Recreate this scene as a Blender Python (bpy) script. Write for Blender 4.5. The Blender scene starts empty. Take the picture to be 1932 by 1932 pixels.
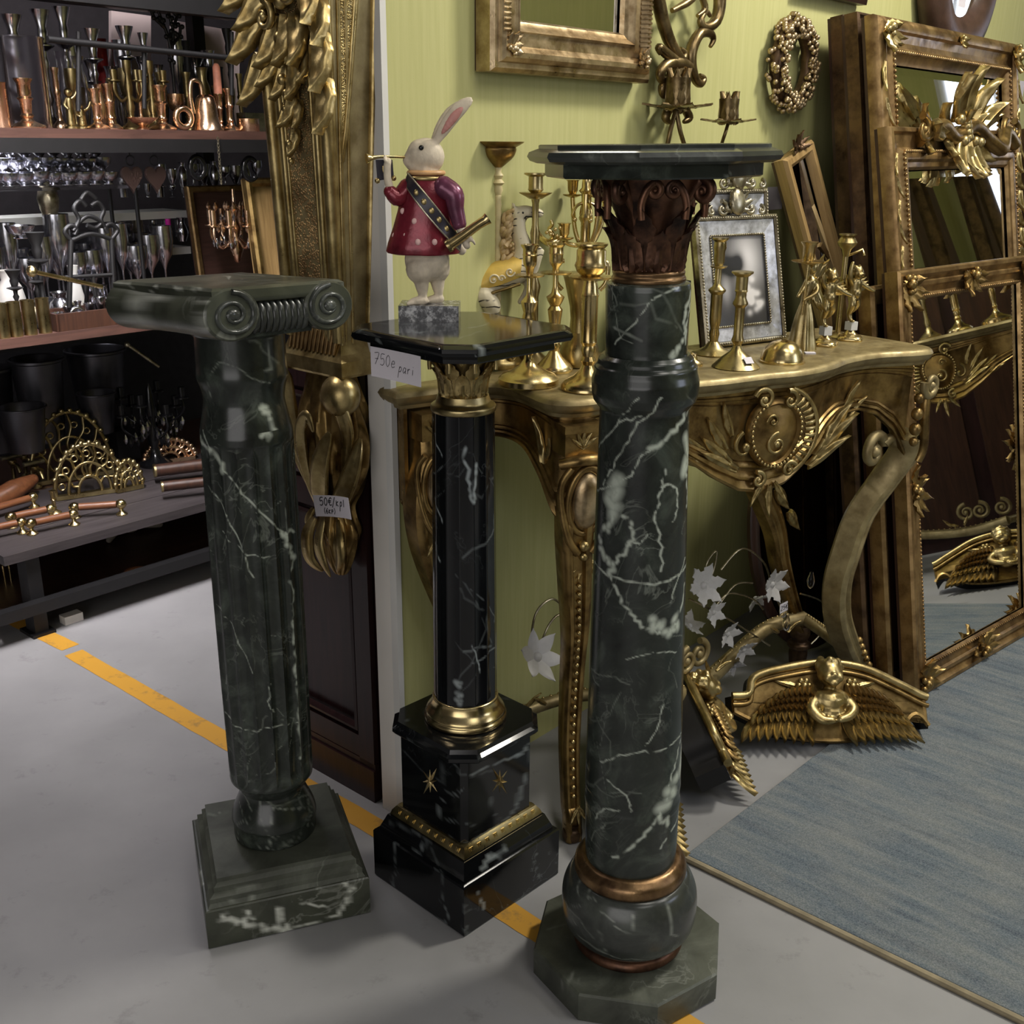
import bpy, bmesh, math, random
import numpy as np
from math import sin, cos, pi, radians, sqrt, atan2, hypot
from mathutils import Vector, Matrix, Euler

SC = bpy.context.scene
COL = SC.collection
rnd = random.Random(7)

# ------------------------------------------------------------------ camera
F_PX, PITCH, ROLL, CAM_H = 2050.0, radians(18.8), radians(0.46), 1.2
_fw = np.array([0, cos(PITCH), -sin(PITCH)])
_r0 = np.array([1.0, 0, 0]); _u0 = np.array([0, sin(PITCH), cos(PITCH)])
_rt = cos(ROLL) * _r0 + sin(ROLL) * _u0
_up = -sin(ROLL) * _r0 + cos(ROLL) * _u0
CAMP = np.array([0, 0, CAM_H])
cam_d = bpy.data.cameras.new('camera'); cam = bpy.data.objects.new('camera', cam_d); COL.objects.link(cam)
cam_d.sensor_width = 36; cam_d.lens = 36 * F_PX / 1932; cam_d.clip_start = 0.05; cam_d.clip_end = 60
cam.matrix_world = Matrix(((_rt[0], _up[0], -_fw[0], 0), (_rt[1], _up[1], -_fw[1], 0), (_rt[2], _up[2], -_fw[2], CAM_H), (0, 0, 0, 1)))
SC.camera = cam

def ray(x, y): return _fw + _rt * (x - 966) / F_PX - _up * (y - 966) / F_PX
def atz(x, y, z=0.0):
    d = ray(x, y); return CAMP + d * (z - CAM_H) / d[2]
def aty(x, y, Y):
    d = ray(x, y); return CAMP + d * Y / d[1]
def onpl(x, y, p, n):
    d = ray(x, y); return CAMP + d * (np.dot(p - CAMP, n) / np.dot(d, n))
def pxm(p):                      # pixels per metre at a point
    return F_PX / float((np.array(p) - CAMP) @ _fw)

# the green wall runs away to the right
WA = radians(41.0)
WD = np.array([sin(WA), cos(WA), 0]); WN = np.array([-cos(WA), sin(WA), 0])
P0 = np.array([-.196, 1.74, 0])
WROT = radians(49.0)
def W(u, v, z=0.0): return P0 + WD * u - WN * v + np.array([0, 0, z])
def wpx(x, y, v=0.0): return onpl(x, y, P0 - WN * v, WN)          # pixel -> plane parallel to the wall, v in front of it
S0 = np.array([-1.18, 2.55, 0])
def SH(u, v, z=0.0): return S0 + WD * u + WN * v + np.array([0, 0, z])    # shelving: u along, v to the back
def spx(x, y, v=0.1): return onpl(x, y, S0 + WN * v, WN)

# ------------------------------------------------------------------ light and exposure
SC.view_settings.view_transform = 'Standard'; SC.view_settings.look = 'None'
SC.view_settings.exposure = 0.0; SC.view_settings.gamma = 1.0; SC.view_settings.use_curve_mapping = False
SC.cycles.max_bounces = 8; SC.cycles.glossy_bounces = 4; SC.cycles.transmission_bounces = 6
SC.cycles.sample_clamp_indirect = 6; SC.cycles.caustics_reflective = False; SC.cycles.caustics_refractive = False
wd = bpy.data.worlds.new('world'); SC.world = wd; wd.use_nodes = True
wd.node_tree.nodes['Background'].inputs[0].default_value = (.55, .56, .62, 1)
wd.node_tree.nodes['Background'].inputs[1].default_value = 0.12
def area(name, loc, target, size, power, color, sy=None, spread=180):
    l = bpy.data.lights.new(name, 'AREA'); l.energy = power; l.color = color; l.size = size; l.spread = radians(spread)
    if sy: l.shape = 'RECTANGLE'; l.size_y = sy
    o = bpy.data.objects.new(name, l); COL.objects.link(o); o.location = loc
    d = Vector(target) - Vector(loc); o.rotation_euler = d.to_track_quat('-Z', 'Y').to_euler(); return o
area('lamp_key', W(1.7, 1.2, 2.85), W(.6, .2, .8), .34, 50, (1, .95, .84))
area('lamp_wall', W(.2, 1.3, 3.0), W(.5, .1, .9), .5, 14, (1, .95, .86), 1.2)
area('fill_overhead', (1.3, -.7, 3.1), (.3, 1.7, .5), 1.2, 16, (1, .97, .92))  # overhead fill added to raise the ambient level, not a known fitting
area('fill_front_left', (-1.3, -2.8, 1.45), (-.2, 1.9, .8), 3.4, 50, (1, .97, .96), 2.2)  # broad soft fill added behind the camera to lift the left-facing surfaces
area('lamp_rug', (2.2, 1.0, 3.0), (1.4, 2.2, .3), .4, 16, (1, .96, .9), 1.2)
area('lamp_aisle', SH(-.2, -.55, 2.35), SH(.15, .40, .85), .12, 15, (1, .95, .97), 1.5, 62)
area('lamp_aisle_far', SH(.9, -.5, 2.4), SH(.4, .35, .9), .10, 12, (1, .95, .96), .8)
area('lamp_aisle_top', SH(-.2, -.75, 2.0), SH(.3, .3, .9), .2, 15, (1, .93, .92), .9)
area('fill_under_shelf', SH(.2, .29, 1.15), SH(.2, .36, .75), .05, 4, (.95, .95, 1), 1.3)  # unseen strip added inside the shelving to brighten the glass and silver

# ------------------------------------------------------------------ mesh building
class MB:
    def __init__(s): s.v = []; s.f = []; s.n = 0
    def add(s, V, Fc):
        b = s.n
        V = np.asarray(V, float).reshape(-1, 3); s.v.append(V); s.n += len(V)
        s.f.extend([tuple(i + b for i in f) for f in Fc]); return b
    def box(s, c, size, rot=None):
        c = np.array(c, float); h = np.array(size, float) / 2
        V = np.array([[x, y, z] for x in (-1, 1) for y in (-1, 1) for z in (-1, 1)]) * h
        if rot is not None: V = V @ np.array(Euler(rot).to_matrix()).T
        s.add(V + c, [(0, 1, 3, 2), (4, 6, 7, 5), (0, 4, 5, 1), (2, 3, 7, 6), (0, 2, 6, 4), (1, 5, 7, 3)])
    def grid(s, P, cu=False, cv=False, flip=False):
        P = np.asarray(P, float); nu, nv = P.shape[:2]; b = s.n
        s.v.append(P.reshape(-1, 3)); s.n += nu * nv
        I = np.arange(nu * nv).reshape(nu, nv) + b
        A = I if not cu else np.vstack([I, I[:1]])
        if cv: A = np.hstack([A, A[:, :1]])
        q = np.stack([A[:-1, :-1], A[:-1, 1:], A[1:, 1:], A[1:, :-1]], -1).reshape(-1, 4)
        if flip: q = q[:, ::-1]
        s.f.extend(map(tuple, q.tolist())); return I
    def rings(s, R, caps=True, flip=False):                # R: list of closed loops, same count
        I = s.grid(np.array(R), cv=True, flip=flip)
        if caps:
            a, c = I[0].tolist(), I[-1].tolist()
            s.f.append(tuple(a if not flip else a[::-1])); s.f.append(tuple(c[::-1] if not flip else c))
        return I
    def lathe(s, prof, seg=32, c=(0, 0, 0), M=None, mod=None):
        th = np.linspace(0, 2 * pi, seg, endpoint=False); R = []
        for r, z in prof:
            rr = np.full(seg, max(r, 1e-5)) if mod is None else np.maximum(r, 1e-5) * mod(th, z)
            R.append(np.stack([rr * np.cos(th), rr * np.sin(th), np.full(seg, z)], -1))
        R = np.array(R)
        if M is not None: R = xf(R, M)
        s.rings(R + np.array(c), flip=True)
    def tube(s, pts, r, seg=8, cap=True, closed=False):
        P = np.asarray(pts, float); n = len(P)
        r = np.full(n, r, float) if np.isscalar(r) else np.asarray(r, float)
        T = np.gradient(P, axis=0) if not closed else np.roll(P, -1, 0) - np.roll(P, 1, 0)
        T /= np.linalg.norm(T, axis=1)[:, None] + 1e-12
        u = np.cross(T[0], [0, 0, 1.0]);
        if np.linalg.norm(u) < .1: u = np.cross(T[0], [1.0, 0, 0])
        u /= np.linalg.norm(u); R = []; th = np.linspace(0, 2 * pi, seg, endpoint=False)
        for i in range(n):
            u = u - T[i] * (u @ T[i]); u /= np.linalg.norm(u) + 1e-12; w = np.cross(T[i], u)
            R.append(P[i] + r[i] * (np.cos(th)[:, None] * u + np.sin(th)[:, None] * w))
        if closed: s.grid(np.array(R), cu=True, cv=True)
        else: s.rings(R, caps=cap)
    def ball(s, c, r, seg=10, rg=6, M=None):
        ph = np.linspace(0, pi, rg + 1); th = np.linspace(0, 2 * pi, seg, endpoint=False)
        r = np.array([r] * 3 if np.isscalar(r) else r, float)
        R = np.array([[[sin(p) * cos(t), sin(p) * sin(t), cos(p)] for t in th] for p in np.clip(ph, .02, pi - .02)]) * r
        if M is not None: R = R @ np.array(M.to_3x3()).T
        s.rings(R + np.array(c, float))
    def prism(s, poly, z0, z1, bev=0.0):                   # 2-D outline to a slab, optional chamfer top and bottom
        p = np.asarray(poly, float)
        if bev:
            q = inset(p, bev)
            L = [(q, z0), (p, z0 + bev), (p, z1 - bev), (q, z1)]
        else: L = [(p, z0), (p, z1)]
        s.rings([np.column_stack([a, np.full(len(a), z)]) for a, z in L], flip=True)
    def loft(s, L):                                        # list of (outline, z)
        s.rings([np.column_stack([np.asarray(a, float), np.full(len(a), z)]) for a, z in L], flip=True)
    def xform(s, M, start=0):
        for i, V in enumerate(s.v):
            if i >= start: s.v[i] = xf(V, M)
    def merge(s, o, M=None):
        V = np.vstack(o.v)
        s.add(V if M is None else xf(V, M), o.f)

def xf(V, M):
    A = np.array(M); return V @ A[:3, :3].T + A[:3, 3]
def inset(p, d):
    n = len(p); out = []
    area2 = sum(p[i][0] * p[(i + 1) % n][1] - p[(i + 1) % n][0] * p[i][1] for i in range(n)); sg = 1 if area2 > 0 else -1
    for i in range(n):
        a, b, c = p[i - 1], p[i], p[(i + 1) % n]
        e1 = (b - a) / (np.linalg.norm(b - a) + 1e-12); e2 = (c - b) / (np.linalg.norm(c - b) + 1e-12)
        n1 = np.array([-e1[1], e1[0]]) * sg; n2 = np.array([-e2[1], e2[0]]) * sg
        m = n1 + n2; m /= max(np.dot(m, n1), .3) + 1e-12
        out.append(b + m * d)
    return np.array(out)
def TM(loc=(0, 0, 0), rot=(0, 0, 0), sc=1.0):
    S = Matrix.Diagonal((sc, sc, sc, 1)) if np.isscalar(sc) else Matrix.Diagonal((*sc, 1))
    return Matrix.Translation(Vector(loc)) @ Euler(rot).to_matrix().to_4x4() @ S
def AX(o, x, y, z):                                        # matrix from origin and three axes
    return Matrix(((x[0], y[0], z[0], o[0]), (x[1], y[1], z[1], o[1]), (x[2], y[2], z[2], o[2]), (0, 0, 0, 1)))
def square(h, hy=None): hy = hy or h; return np.array([(-h, -hy), (h, -hy), (h, hy), (-h, hy)])
def cutsq(h, c): return np.array([(-h + c, -h), (h - c, -h), (h, -h + c), (h, h - c), (h - c, h), (-h + c, h), (-h, h - c), (-h, -h + c)])
def ngon(R, n, off=0.0): return np.array([(R * cos(off + 2 * pi * k / n), R * sin(off + 2 * pi * k / n)) for k in range(n)])
def smooth(P, k=6, closed=False):                          # Catmull-Rom through points
    P = np.asarray(P, float); n = len(P); out = []
    for i in range(n if closed else n - 1):
        if closed: a, b, c, d = P[i - 1], P[i], P[(i + 1) % n], P[(i + 2) % n]
        else: a, b, c, d = P[max(i - 1, 0)], P[i], P[i + 1], P[min(i + 2, n - 1)]
        for j in range(k):
            t = j / k
            out.append(.5 * (2 * b + (c - a) * t + (2 * a - 5 * b + 4 * c - d) * t * t + (3 * b - 3 * c + d - a) * t ** 3))
    if not closed: out.append(P[-1])
    return np.array(out)
def sprof(pts, k=5): return [tuple(p) for p in smooth(pts, k)]

def mesh(name, mb, mat, ang=35):
    me = bpy.data.meshes.new(name)
    V = np.vstack(mb.v)
    me.from_pydata(V.tolist(), [], mb.f)
    if mat is not None: me.materials.append(mat)
    if ang:
        me.polygons.foreach_set('use_smooth', np.ones(len(me.polygons), bool))
        me.set_sharp_from_angle(angle=radians(ang))
    me.update(); return me
def part(name, mb, mat, parent=None, ang=35, label=None):
    me = mb if isinstance(mb, bpy.types.Mesh) else mesh(name, mb, mat, ang)
    o = bpy.data.objects.new(name, me); COL.objects.link(o)
    if parent is not None: o.parent = parent
    if label: o['label'] = label
    return o
def tag(o, label, cat, group=None, kind=None):
    o['label'] = label; o['category'] = cat
    if group: o['group'] = group
    if kind: o['kind'] = kind
    return o
def thing(name, label, cat, loc=(0, 0, 0), rz=0.0, group=None, rot=None):
    o = bpy.data.objects.new(name, None); COL.objects.link(o); o.empty_display_size = .02
    o.location = [float(a) for a in loc]; o.rotation_euler = rot or (0, 0, rz)
    return tag(o, label, cat, group)
def single(name, mb, mat, label, cat, loc=(0, 0, 0), rot=(0, 0, 0), group=None, ang=35):
    o = part(name, mb, mat, None, ang); o.location = [float(a) for a in loc]; o.rotation_euler = rot
    return tag(o, label, cat, group)
def struct(name, mb, mat, parent=None, ang=0):
    o = part(name, mb, mat, parent, ang)
    if parent is None: o['kind'] = 'structure'
    return o
def dup(root, loc=None, rot=None, label=None, scale=None):
    r = root.copy(); COL.objects.link(r)
    if loc is not None: r.location = [float(a) for a in loc]
    if rot is not None: r.rotation_euler = rot
    if scale: r.scale = (scale,) * 3 if np.isscalar(scale) else scale
    if label: r['label'] = label
    def rec(a, b):
        for ch in a.children:
            c = ch.copy(); COL.objects.link(c); c.parent = b; rec(ch, c)
    rec(root, r); return r
# ------------------------------------------------------------------ materials
def S(r, g, b):                                            # sRGB 0-255 to linear
    f = lambda c: (c / 255 / 12.92) if c <= 10 else ((c / 255 + .055) / 1.055) ** 2.4
    return (f(r), f(g), f(b), 1)
class NT:
    def __init__(s, name):
        s.m = bpy.data.materials.new(name); s.m.use_nodes = True; s.t = s.m.node_tree
        s.b = s.t.nodes['Principled BSDF']
    def n(s, typ, **kw):
        nd = s.t.nodes.new(typ)
        for k, v in kw.items():
            if k in nd.inputs.keys():
                nd.inputs[k].default_value = v
            else: setattr(nd, k, v)
        return nd
    def l(s, a, b): s.t.links.new(a, b)
    def coord(s, scale=(1, 1, 1), kind='Object'):
        tc = s.n('ShaderNodeTexCoord'); mp = s.n('ShaderNodeMapping'); mp.inputs['Scale'].default_value = scale
        s.l(tc.outputs[kind], mp.inputs[0]); return mp.outputs[0]
    def noise(s, co, scale, detail=4, rough=.55, dist=0.0):
        nd = s.n('ShaderNodeTexNoise'); nd.inputs['Scale'].default_value = scale; nd.inputs['Detail'].default_value = detail
        nd.inputs['Roughness'].default_value = rough; nd.inputs['Distortion'].default_value = dist
        s.l(co, nd.inputs['Vector']); return nd.outputs[0]
    def ramp(s, fac, stops):
        r = s.n('ShaderNodeValToRGB'); e = r.color_ramp.elements
        while len(e) < len(stops): e.new(.5)
        for i, (p, c) in enumerate(stops): e[i].position = p; e[i].color = c if len(c) == 4 else (*c, 1)
        s.l(fac, r.inputs[0]); return r.outputs[0]
    def mix(s, fac, a, b, mode='MIX'):
        m = s.n('ShaderNodeMix'); m.data_type = 'RGBA'; m.blend_type = mode
        for i, x in ((0, fac), (6, a), (7, b)):
            if hasattr(x, 'links'): s.l(x, m.inputs[i])
            else: m.inputs[i].default_value = x
        return m.outputs[2]
    def math(s, op, a, b=0.0):
        m = s.n('ShaderNodeMath'); m.operation = op
        for i, x in enumerate((a, b)):
            if hasattr(x, 'links'): s.l(x, m.inputs[i])
            else: m.inputs[i].default_value = x
        return m.outputs[0]
    def bump(s, h, strength=.3, dist=.002):
        b = s.n('ShaderNodeBump'); b.inputs['Strength'].default_value = strength; b.inputs['Distance'].default_value = dist
        s.l(h, b.inputs['Height']); s.l(b.outputs[0], s.b.inputs['Normal'])
    def col(s, x):
        if hasattr(x, 'links'): s.l(x, s.b.inputs['Base Color'])
        else: s.b.inputs['Base Color'].default_value = x
    def set(s, rough=None, metal=None, **kw):
        if rough is not None:
            if hasattr(rough, 'links'): s.l(rough, s.b.inputs['Roughness'])
            else: s.b.inputs['Roughness'].default_value = rough
        if metal is not None: s.b.inputs['Metallic'].default_value = metal
        for k, v in kw.items(): s.b.inputs[k].default_value = v

def plain(name, c, rough=.5, metal=0.0, var=.25, scale=30, bump=0.0, **kw):
    t = NT(name); co = t.coord(); nz = t.noise(co, scale, 4)
    d = tuple(x * (1 - var) for x in c[:3]) + (1,); l = tuple(min(1, x * (1 + var)) for x in c[:3]) + (1,)
    t.col(t.ramp(nz, [(.3, d), (.7, l)])); t.set(rough, metal, **kw)
    if bump: t.bump(t.noise(co, scale * 4, 3), bump, .001)
    return t.m
def marble(name, dark, mid, light, vein, rough, scale=9, vw=.018):
    t = NT(name); co = t.coord()
    n1 = t.noise(co, scale, 7, .62, .6); base = t.ramp(n1, [(.32, dark), (.52, mid), (.75, light)])
    n2 = t.noise(co, scale * .8, 5, .55, 1.2)
    # fine veins: thin band where the noise crosses one half
    d = t.math('ABSOLUTE', t.math('SUBTRACT', n2, .5)); fine = t.ramp(d, [(0, (1, 1, 1)), (vw, (0, 0, 0))])
    brk = t.ramp(t.noise(co, scale * .5, 2), [(.5, (0, 0, 0)), (.66, (1, 1, 1))])
    fine = t.mix(1.0, fine, brk, 'MULTIPLY')
    c = t.mix(t.math('MULTIPLY', fine, .22), base, vein)
    at = t.n('ShaderNodeAttribute'); at.attribute_name = 'vein'
    brk2 = t.ramp(t.noise(co, scale * 7, 4), [(.2, (.75, .75, .75)), (.5, (1, 1, 1))])
    f2 = t.math('MULTIPLY', at.outputs['Fac'], brk2)
    c = t.mix(f2, c, vein); t.col(c); t.set(rough, 0)
    return t.m
def gilt(name, c, dark, rough=.33, metal=.92, scale=22, bump=.25, bsc=160):
    t = NT(name); co = t.coord()
    n1 = t.noise(co, scale, 5, .6); t.col(t.ramp(n1, [(.34, dark), (.62, c)]))
    r = t.ramp(t.noise(co, scale * 2.3, 4), [(.3, (rough * .75,) * 3), (.75, (rough * 1.35,) * 3)]); t.set(r, metal)
    if bump: t.bump(t.noise(co, bsc, 3), bump, .001)
    return t.m

M = {}
M['marble_green'] = marble('marble_green', S(27, 30, 27), S(44, 49, 44), S(80, 88, 79), S(186, 194, 180), .22, 15)
M['marble_moss'] = marble('marble_moss', S(42, 44, 36), S(62, 65, 54), S(82, 85, 72), S(205, 208, 196), .3, 8)
M['marble_plinth'] = marble('marble_plinth', S(50, 52, 44), S(74, 77, 67), S(104, 107, 96), S(180, 184, 172), .46, 11)
M['marble_grey'] = marble('marble_grey', S(40, 42, 39), S(58, 61, 57), S(84, 88, 82), S(190, 196, 184), .24, 12)
M['marble_black'] = marble('marble_black', S(12, 13, 14), S(16, 17, 19), S(24, 26, 28), S(150, 158, 158), .1, 6, .006)
M['granite'] = plain('granite', S(95, 95, 97), .15)
t = NT('granite'); co = t.coord(); t.col(t.ramp(t.noise(co, 110, 6, .7), [(.42, S(28, 28, 30)), (.5, S(90, 90, 92)), (.62, S(190, 190, 190))])); t.set(.15); M['granite'] = t.m
M['gold'] = gilt('gold_leaf', S(196, 176, 124), S(138, 116, 70), .34)
M['gold_old'] = gilt('gold_antique', S(168, 140, 88), S(100, 78, 46), .38)
M['gold_dull'] = gilt('gold_dull', S(168, 152, 110), S(126, 110, 74), .46, .6)
M['gold_wood'] = gilt('gold_frame', S(172, 142, 96), S(112, 86, 54), .38, .8)
M['gold_dark'] = gilt('gold_brown', S(112, 88, 64), S(62, 46, 33), .42, .7)
M['champagne'] = gilt('champagne_gilt', S(206, 184, 146), S(136, 112, 78), .34, .9)
M['brass'] = gilt('brass_polished', S(216, 197, 146), S(182, 154, 100), .24, 1.0, 14, 0)
M['brass_dull'] = gilt('brass_aged', S(190, 174, 128), S(136, 118, 78), .32, 1.0, 14, .1)
M['brass_pink'] = gilt('brass_warm', S(240, 208, 176), S(206, 164, 130), .26, 1.0, 14, 0)
M['bronze'] = gilt('bronze', S(152, 122, 86), S(84, 62, 44), .34, .9)
M['bronze_dark'] = gilt('bronze_dark', S(116, 82, 62), S(44, 32, 27), .4, .8)
M['silver'] = gilt('silver', S(226, 226, 232), S(150, 150, 158), .2, 1.0, 20, 0)
M['silver_old'] = gilt('silver_antique', S(190, 182, 158), S(110, 100, 78), .32, .9)
M['mirror'] = NT('mirror').m; _b = M['mirror'].node_tree.nodes['Principled BSDF']
_b.inputs['Base Color'].default_value = (.8, .82, .8, 1); _b.inputs['Metallic'].default_value = 1; _b.inputs['Roughness'].default_value = .015
M['antique_mirror'] = gilt('antique_mirror', S(214, 214, 216), S(138, 136, 132), .34, .45, 40, 0)
t = NT('glass'); t.col((.97, .98, 1, 1)); t.set(.03, 0, IOR=1.45); t.b.inputs['Transmission Weight'].default_value = 1; M['glass'] = t.m
t = NT('smoky_glass'); t.col((.93, .91, .95, 1)); t.set(.16, 0, IOR=1.25); t.b.inputs['Transmission Weight'].default_value = 1; M['thin_glass'] = t.m
M['paper'] = plain('paper', S(226, 220, 226), .8, 0, .03, 10)
M['ink'] = plain('ink', S(22, 22, 28), .6)
M['black'] = plain('black_paint', S(15, 14, 16), .6, 0, .3)
M['black_iron'] = plain('black_iron', S(16, 15, 16), .5, 0, .3)
M['black_gloss'] = plain('black_gloss', S(20, 20, 22), .18, 0, .2)
M['zinc_black'] = plain('black_zinc', S(88, 87, 92), .34, .85, .3, 8)
def wood(name, a, b, rough=.45, sc=(2, 24, 24)):
    t = NT(name); co = t.coord(sc); t.col(t.ramp(t.noise(co, 3, 6, .6, .8), [(.3, a), (.7, b)])); t.set(rough)
    return t.m
M['mahogany'] = wood('mahogany', S(34, 21, 22), S(54, 33, 33), .3, (24, 24, 2))
M['wood_shelf'] = wood('wood_shelf', S(64, 43, 37), S(90, 63, 54), .5)
M['wood_grey'] = wood('wood_grey', S(42, 37, 38), S(66, 60, 61), .6)
M['wood_handle'] = wood('wood_handle', S(88, 52, 32), S(126, 80, 50), .35)
M['wood_dark'] = wood('wood_dark', S(44, 28, 22), S(74, 48, 36), .4, (24, 24, 2))
M['wood_pale'] = wood('wood_pale', S(190, 160, 110), S(214, 186, 136), .6, (24, 24, 2))
M['wood_gold'] = wood('wood_gold', S(132, 106, 66), S(176, 146, 98), .35, (24, 24, 2))
M['white_paint'] = plain('white_paint', S(214, 212, 206), .6, 0, .05, 8)
M['grey_paint'] = plain('grey_paint', S(226, 221, 212), .7, 0, .06, 5)
M['cream'] = plain('cream_resin', S(226, 212, 176), .5, 0, .12, 30, .3)
M['rabbit_white'] = plain('rabbit_white', S(214, 200, 176), .6, 0, .18, 60, .5)
M['wine_red'] = plain('wine_red', S(124, 40, 52), .25, .25, .35, 45, .3)
M['pink'] = plain('pink', S(214, 150, 140), .5)
M['candle_pink'] = plain('candle_pink', S(226, 150, 122), .5)
M['white_leaf'] = plain('white_leaf', S(188, 186, 184), .55, 0, .12)
M['leather_brown'] = plain('leather_brown', S(74, 54, 44), .45, 0, .3, 24, .6)
M['red'] = plain('red', S(190, 50, 50), .5)
M['magenta'] = plain('magenta', S(220, 40, 170), .3)
# floor: smooth grey industrial coating
t = NT('floor_grey'); co = t.coord(); n1 = t.noise(co, 2.2, 6, .6); n2 = t.noise(co, 60, 3)
c = t.ramp(n1, [(.25, S(134, 134, 134)), (.75, S(162, 161, 162))]); sp = t.ramp(t.noise(co, 14, 5, .7), [(.28, (.55, .54, .54)), (.4, (1, 1, 1))])
t.col(t.mix(.5, c, t.mix(1.0, c, sp, 'MULTIPLY'))); t.set(t.ramp(n1, [(.3, (.42,) * 3), (.7, (.58,) * 3)])); t.bump(n2, .05, .001); M['floor'] = t.m
t = NT('yellow_line'); co = t.coord(); w_ = t.ramp(t.noise(co, 16, 6, .7), [(.3, S(140, 112, 70)), (.45, S(202, 150, 54))]); t.col(w_); t.set(.55); M['yellow'] = t.m
# wall: green grass-cloth paper with vertical streaks
t = NT('green_wallpaper'); co = t.coord((26, 26, 1.2)); n1 = t.noise(co, 4, 5, .6); co2 = t.coord(); n2 = t.noise(co2, 1.6, 3)
c = t.ramp(n1, [(.3, S(186, 184, 122)), (.7, S(197, 194, 134))]); c2 = t.ramp(n2, [(.35, (.9, .9, .86)), (.7, (1, 1, 1))])
t.col(t.mix(1.0, c, c2, 'MULTIPLY')); t.set(.75); t.bump(t.noise(t.coord((90, 90, 260)), 3, 2), .12, .0006); M['green'] = t.m
# rug: faded blue and grey, banded along its weave
t = NT('rug_blue'); co = t.coord((1.2, 16, 1)); n1 = t.noise(co, 2.2, 6, .65, .3); co2 = t.coord((3, 5, 1)); n2 = t.noise(co2, 2.6, 5, .6)
c = t.ramp(n1, [(.3, S(48, 62, 78)), (.48, S(78, 93, 104)), (.7, S(116, 122, 121))]); c = t.mix(t.ramp(n2, [(.4, (0, 0, 0)), (.7, (.7, .7, .7))]), c, S(118, 121, 118))
c = t.mix(.12, c, t.ramp(t.noise(t.coord(), 420, 2), [(.3, (0, 0, 0)), (.7, (1, 1, 1))])); t.col(c); t.set(.95); t.bump(t.noise(t.coord(), 700, 2), .6, .002); M['rug'] = t.m

M['sconce_gold'] = gilt('sconce_gold', S(150, 130, 92), S(84, 68, 44), .34, .9)
M['heart_brown'] = plain('heart_brown', S(42, 28, 24), .5)
# ------------------------------------------------------------------ room
mb = MB(); mb.add([(-6, -4, 0), (7, -4, 0), (7, 9, 0), (-6, 9, 0)], [(0, 1, 2, 3)]); floor = struct('floor', mb, M['floor'])
mb = MB(); mb.box((.5, 2.5, 3.25), (13, 13, .1)); struct('ceiling', mb, plain('ceiling_dark', S(120, 120, 122), .8))
def wallbox(name, a, b, h, th, mat, z0=0.0):
    a = np.array(a, float); b = np.array(b, float); d = b - a; L = np.linalg.norm(d[:2]); d = d / L; n = np.array([-d[1], d[0], 0])
    mb = MB(); base = [a, b, b + n * th, a + n * th]
    mb.add([(*p[:2], z0) for p in base] + [(*p[:2], h) for p in base], [(0, 3, 2, 1), (4, 5, 6, 7), (0, 1, 5, 4), (1, 2, 6, 5), (2, 3, 7, 6), (3, 0, 4, 7)])
    return struct(name, mb, mat)
wallbox('wall_right', P0, P0 + WD * 4.6, 3.2, .055, M['green'])
# painted end of the partition, with its pale corner bead
def face_strip(name, v0, v1, out, th, mat):
    q = [P0 + WN * v0 - WD * out, P0 + WN * v1 - WD * out, P0 + WN * v1 - WD * (out - th), P0 + WN * v0 - WD * (out - th)]
    mb = MB(); mb.add([(*p[:2], 0) for p in q] + [(*p[:2], 3.2) for p in q], [(0, 3, 2, 1)[::-1], (4, 5, 6, 7)[::-1], (0, 1, 5, 4)[::-1], (1, 2, 6, 5)[::-1], (2, 3, 7, 6)[::-1], (3, 0, 4, 7)[::-1]])
    return struct(name, mb, mat)
face_strip('trim_1', .008, .056, .004, .004, M['grey_paint'])
face_strip('trim_2', -.004, .012, .008, .012, M['white_paint'])
wallbox('wall_back', SH(-3, 1.15), SH(2.4, 1.15), 3.2, .1, plain('wall_dark', S(38, 34, 38), .8))
wallbox('wall_left', (-5.8, -3.9, 0), (-5.8, 8.5, 0), 3.2, .1, plain('wall_grey', S(120, 116, 118), .8))
wallbox('wall_front', (-5.8, -3.2, 0), (6.5, -3.2, 0), 3.2, -.1, plain('wall_shop', S(150, 140, 124), .8))
wallbox('wall_end', (3.4, -3.2, 0), (3.4, 6.2, 0), 3.2, -.1, M['green'])
# shop window beyond the frame: seen as the bright patch in the tall mirrors and as the cold glint on the marble
WIN = MB(); WIN.box((3.385, 4.45, 1.5), (.03, .52, .8)); WIN = struct('window_1', WIN, M['white_paint'])
t = NT('window_light'); t.b.inputs['Emission Color'].default_value = (.72, .78, 1, 1); t.b.inputs['Emission Strength'].default_value = 5; M['window_light'] = t.m
for y in (4.33, 4.57):
    for z in (1.31, 1.69): mb = MB(); mb.box((3.366, y, z), (.01, .21, .34)); part('pane', mb, M['window_light'], WIN, 0)
W2 = MB(); W2.box((3.385, .6, 1.75), (.03, 1.1, .9)); W2 = struct('window_2', W2, M['white_paint'])
for y in (.34, .86): mb = MB(); mb.box((3.366, y, 1.75), (.01, .48, .8)); part('pane', mb, M['window_light'], W2, 0)
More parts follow.
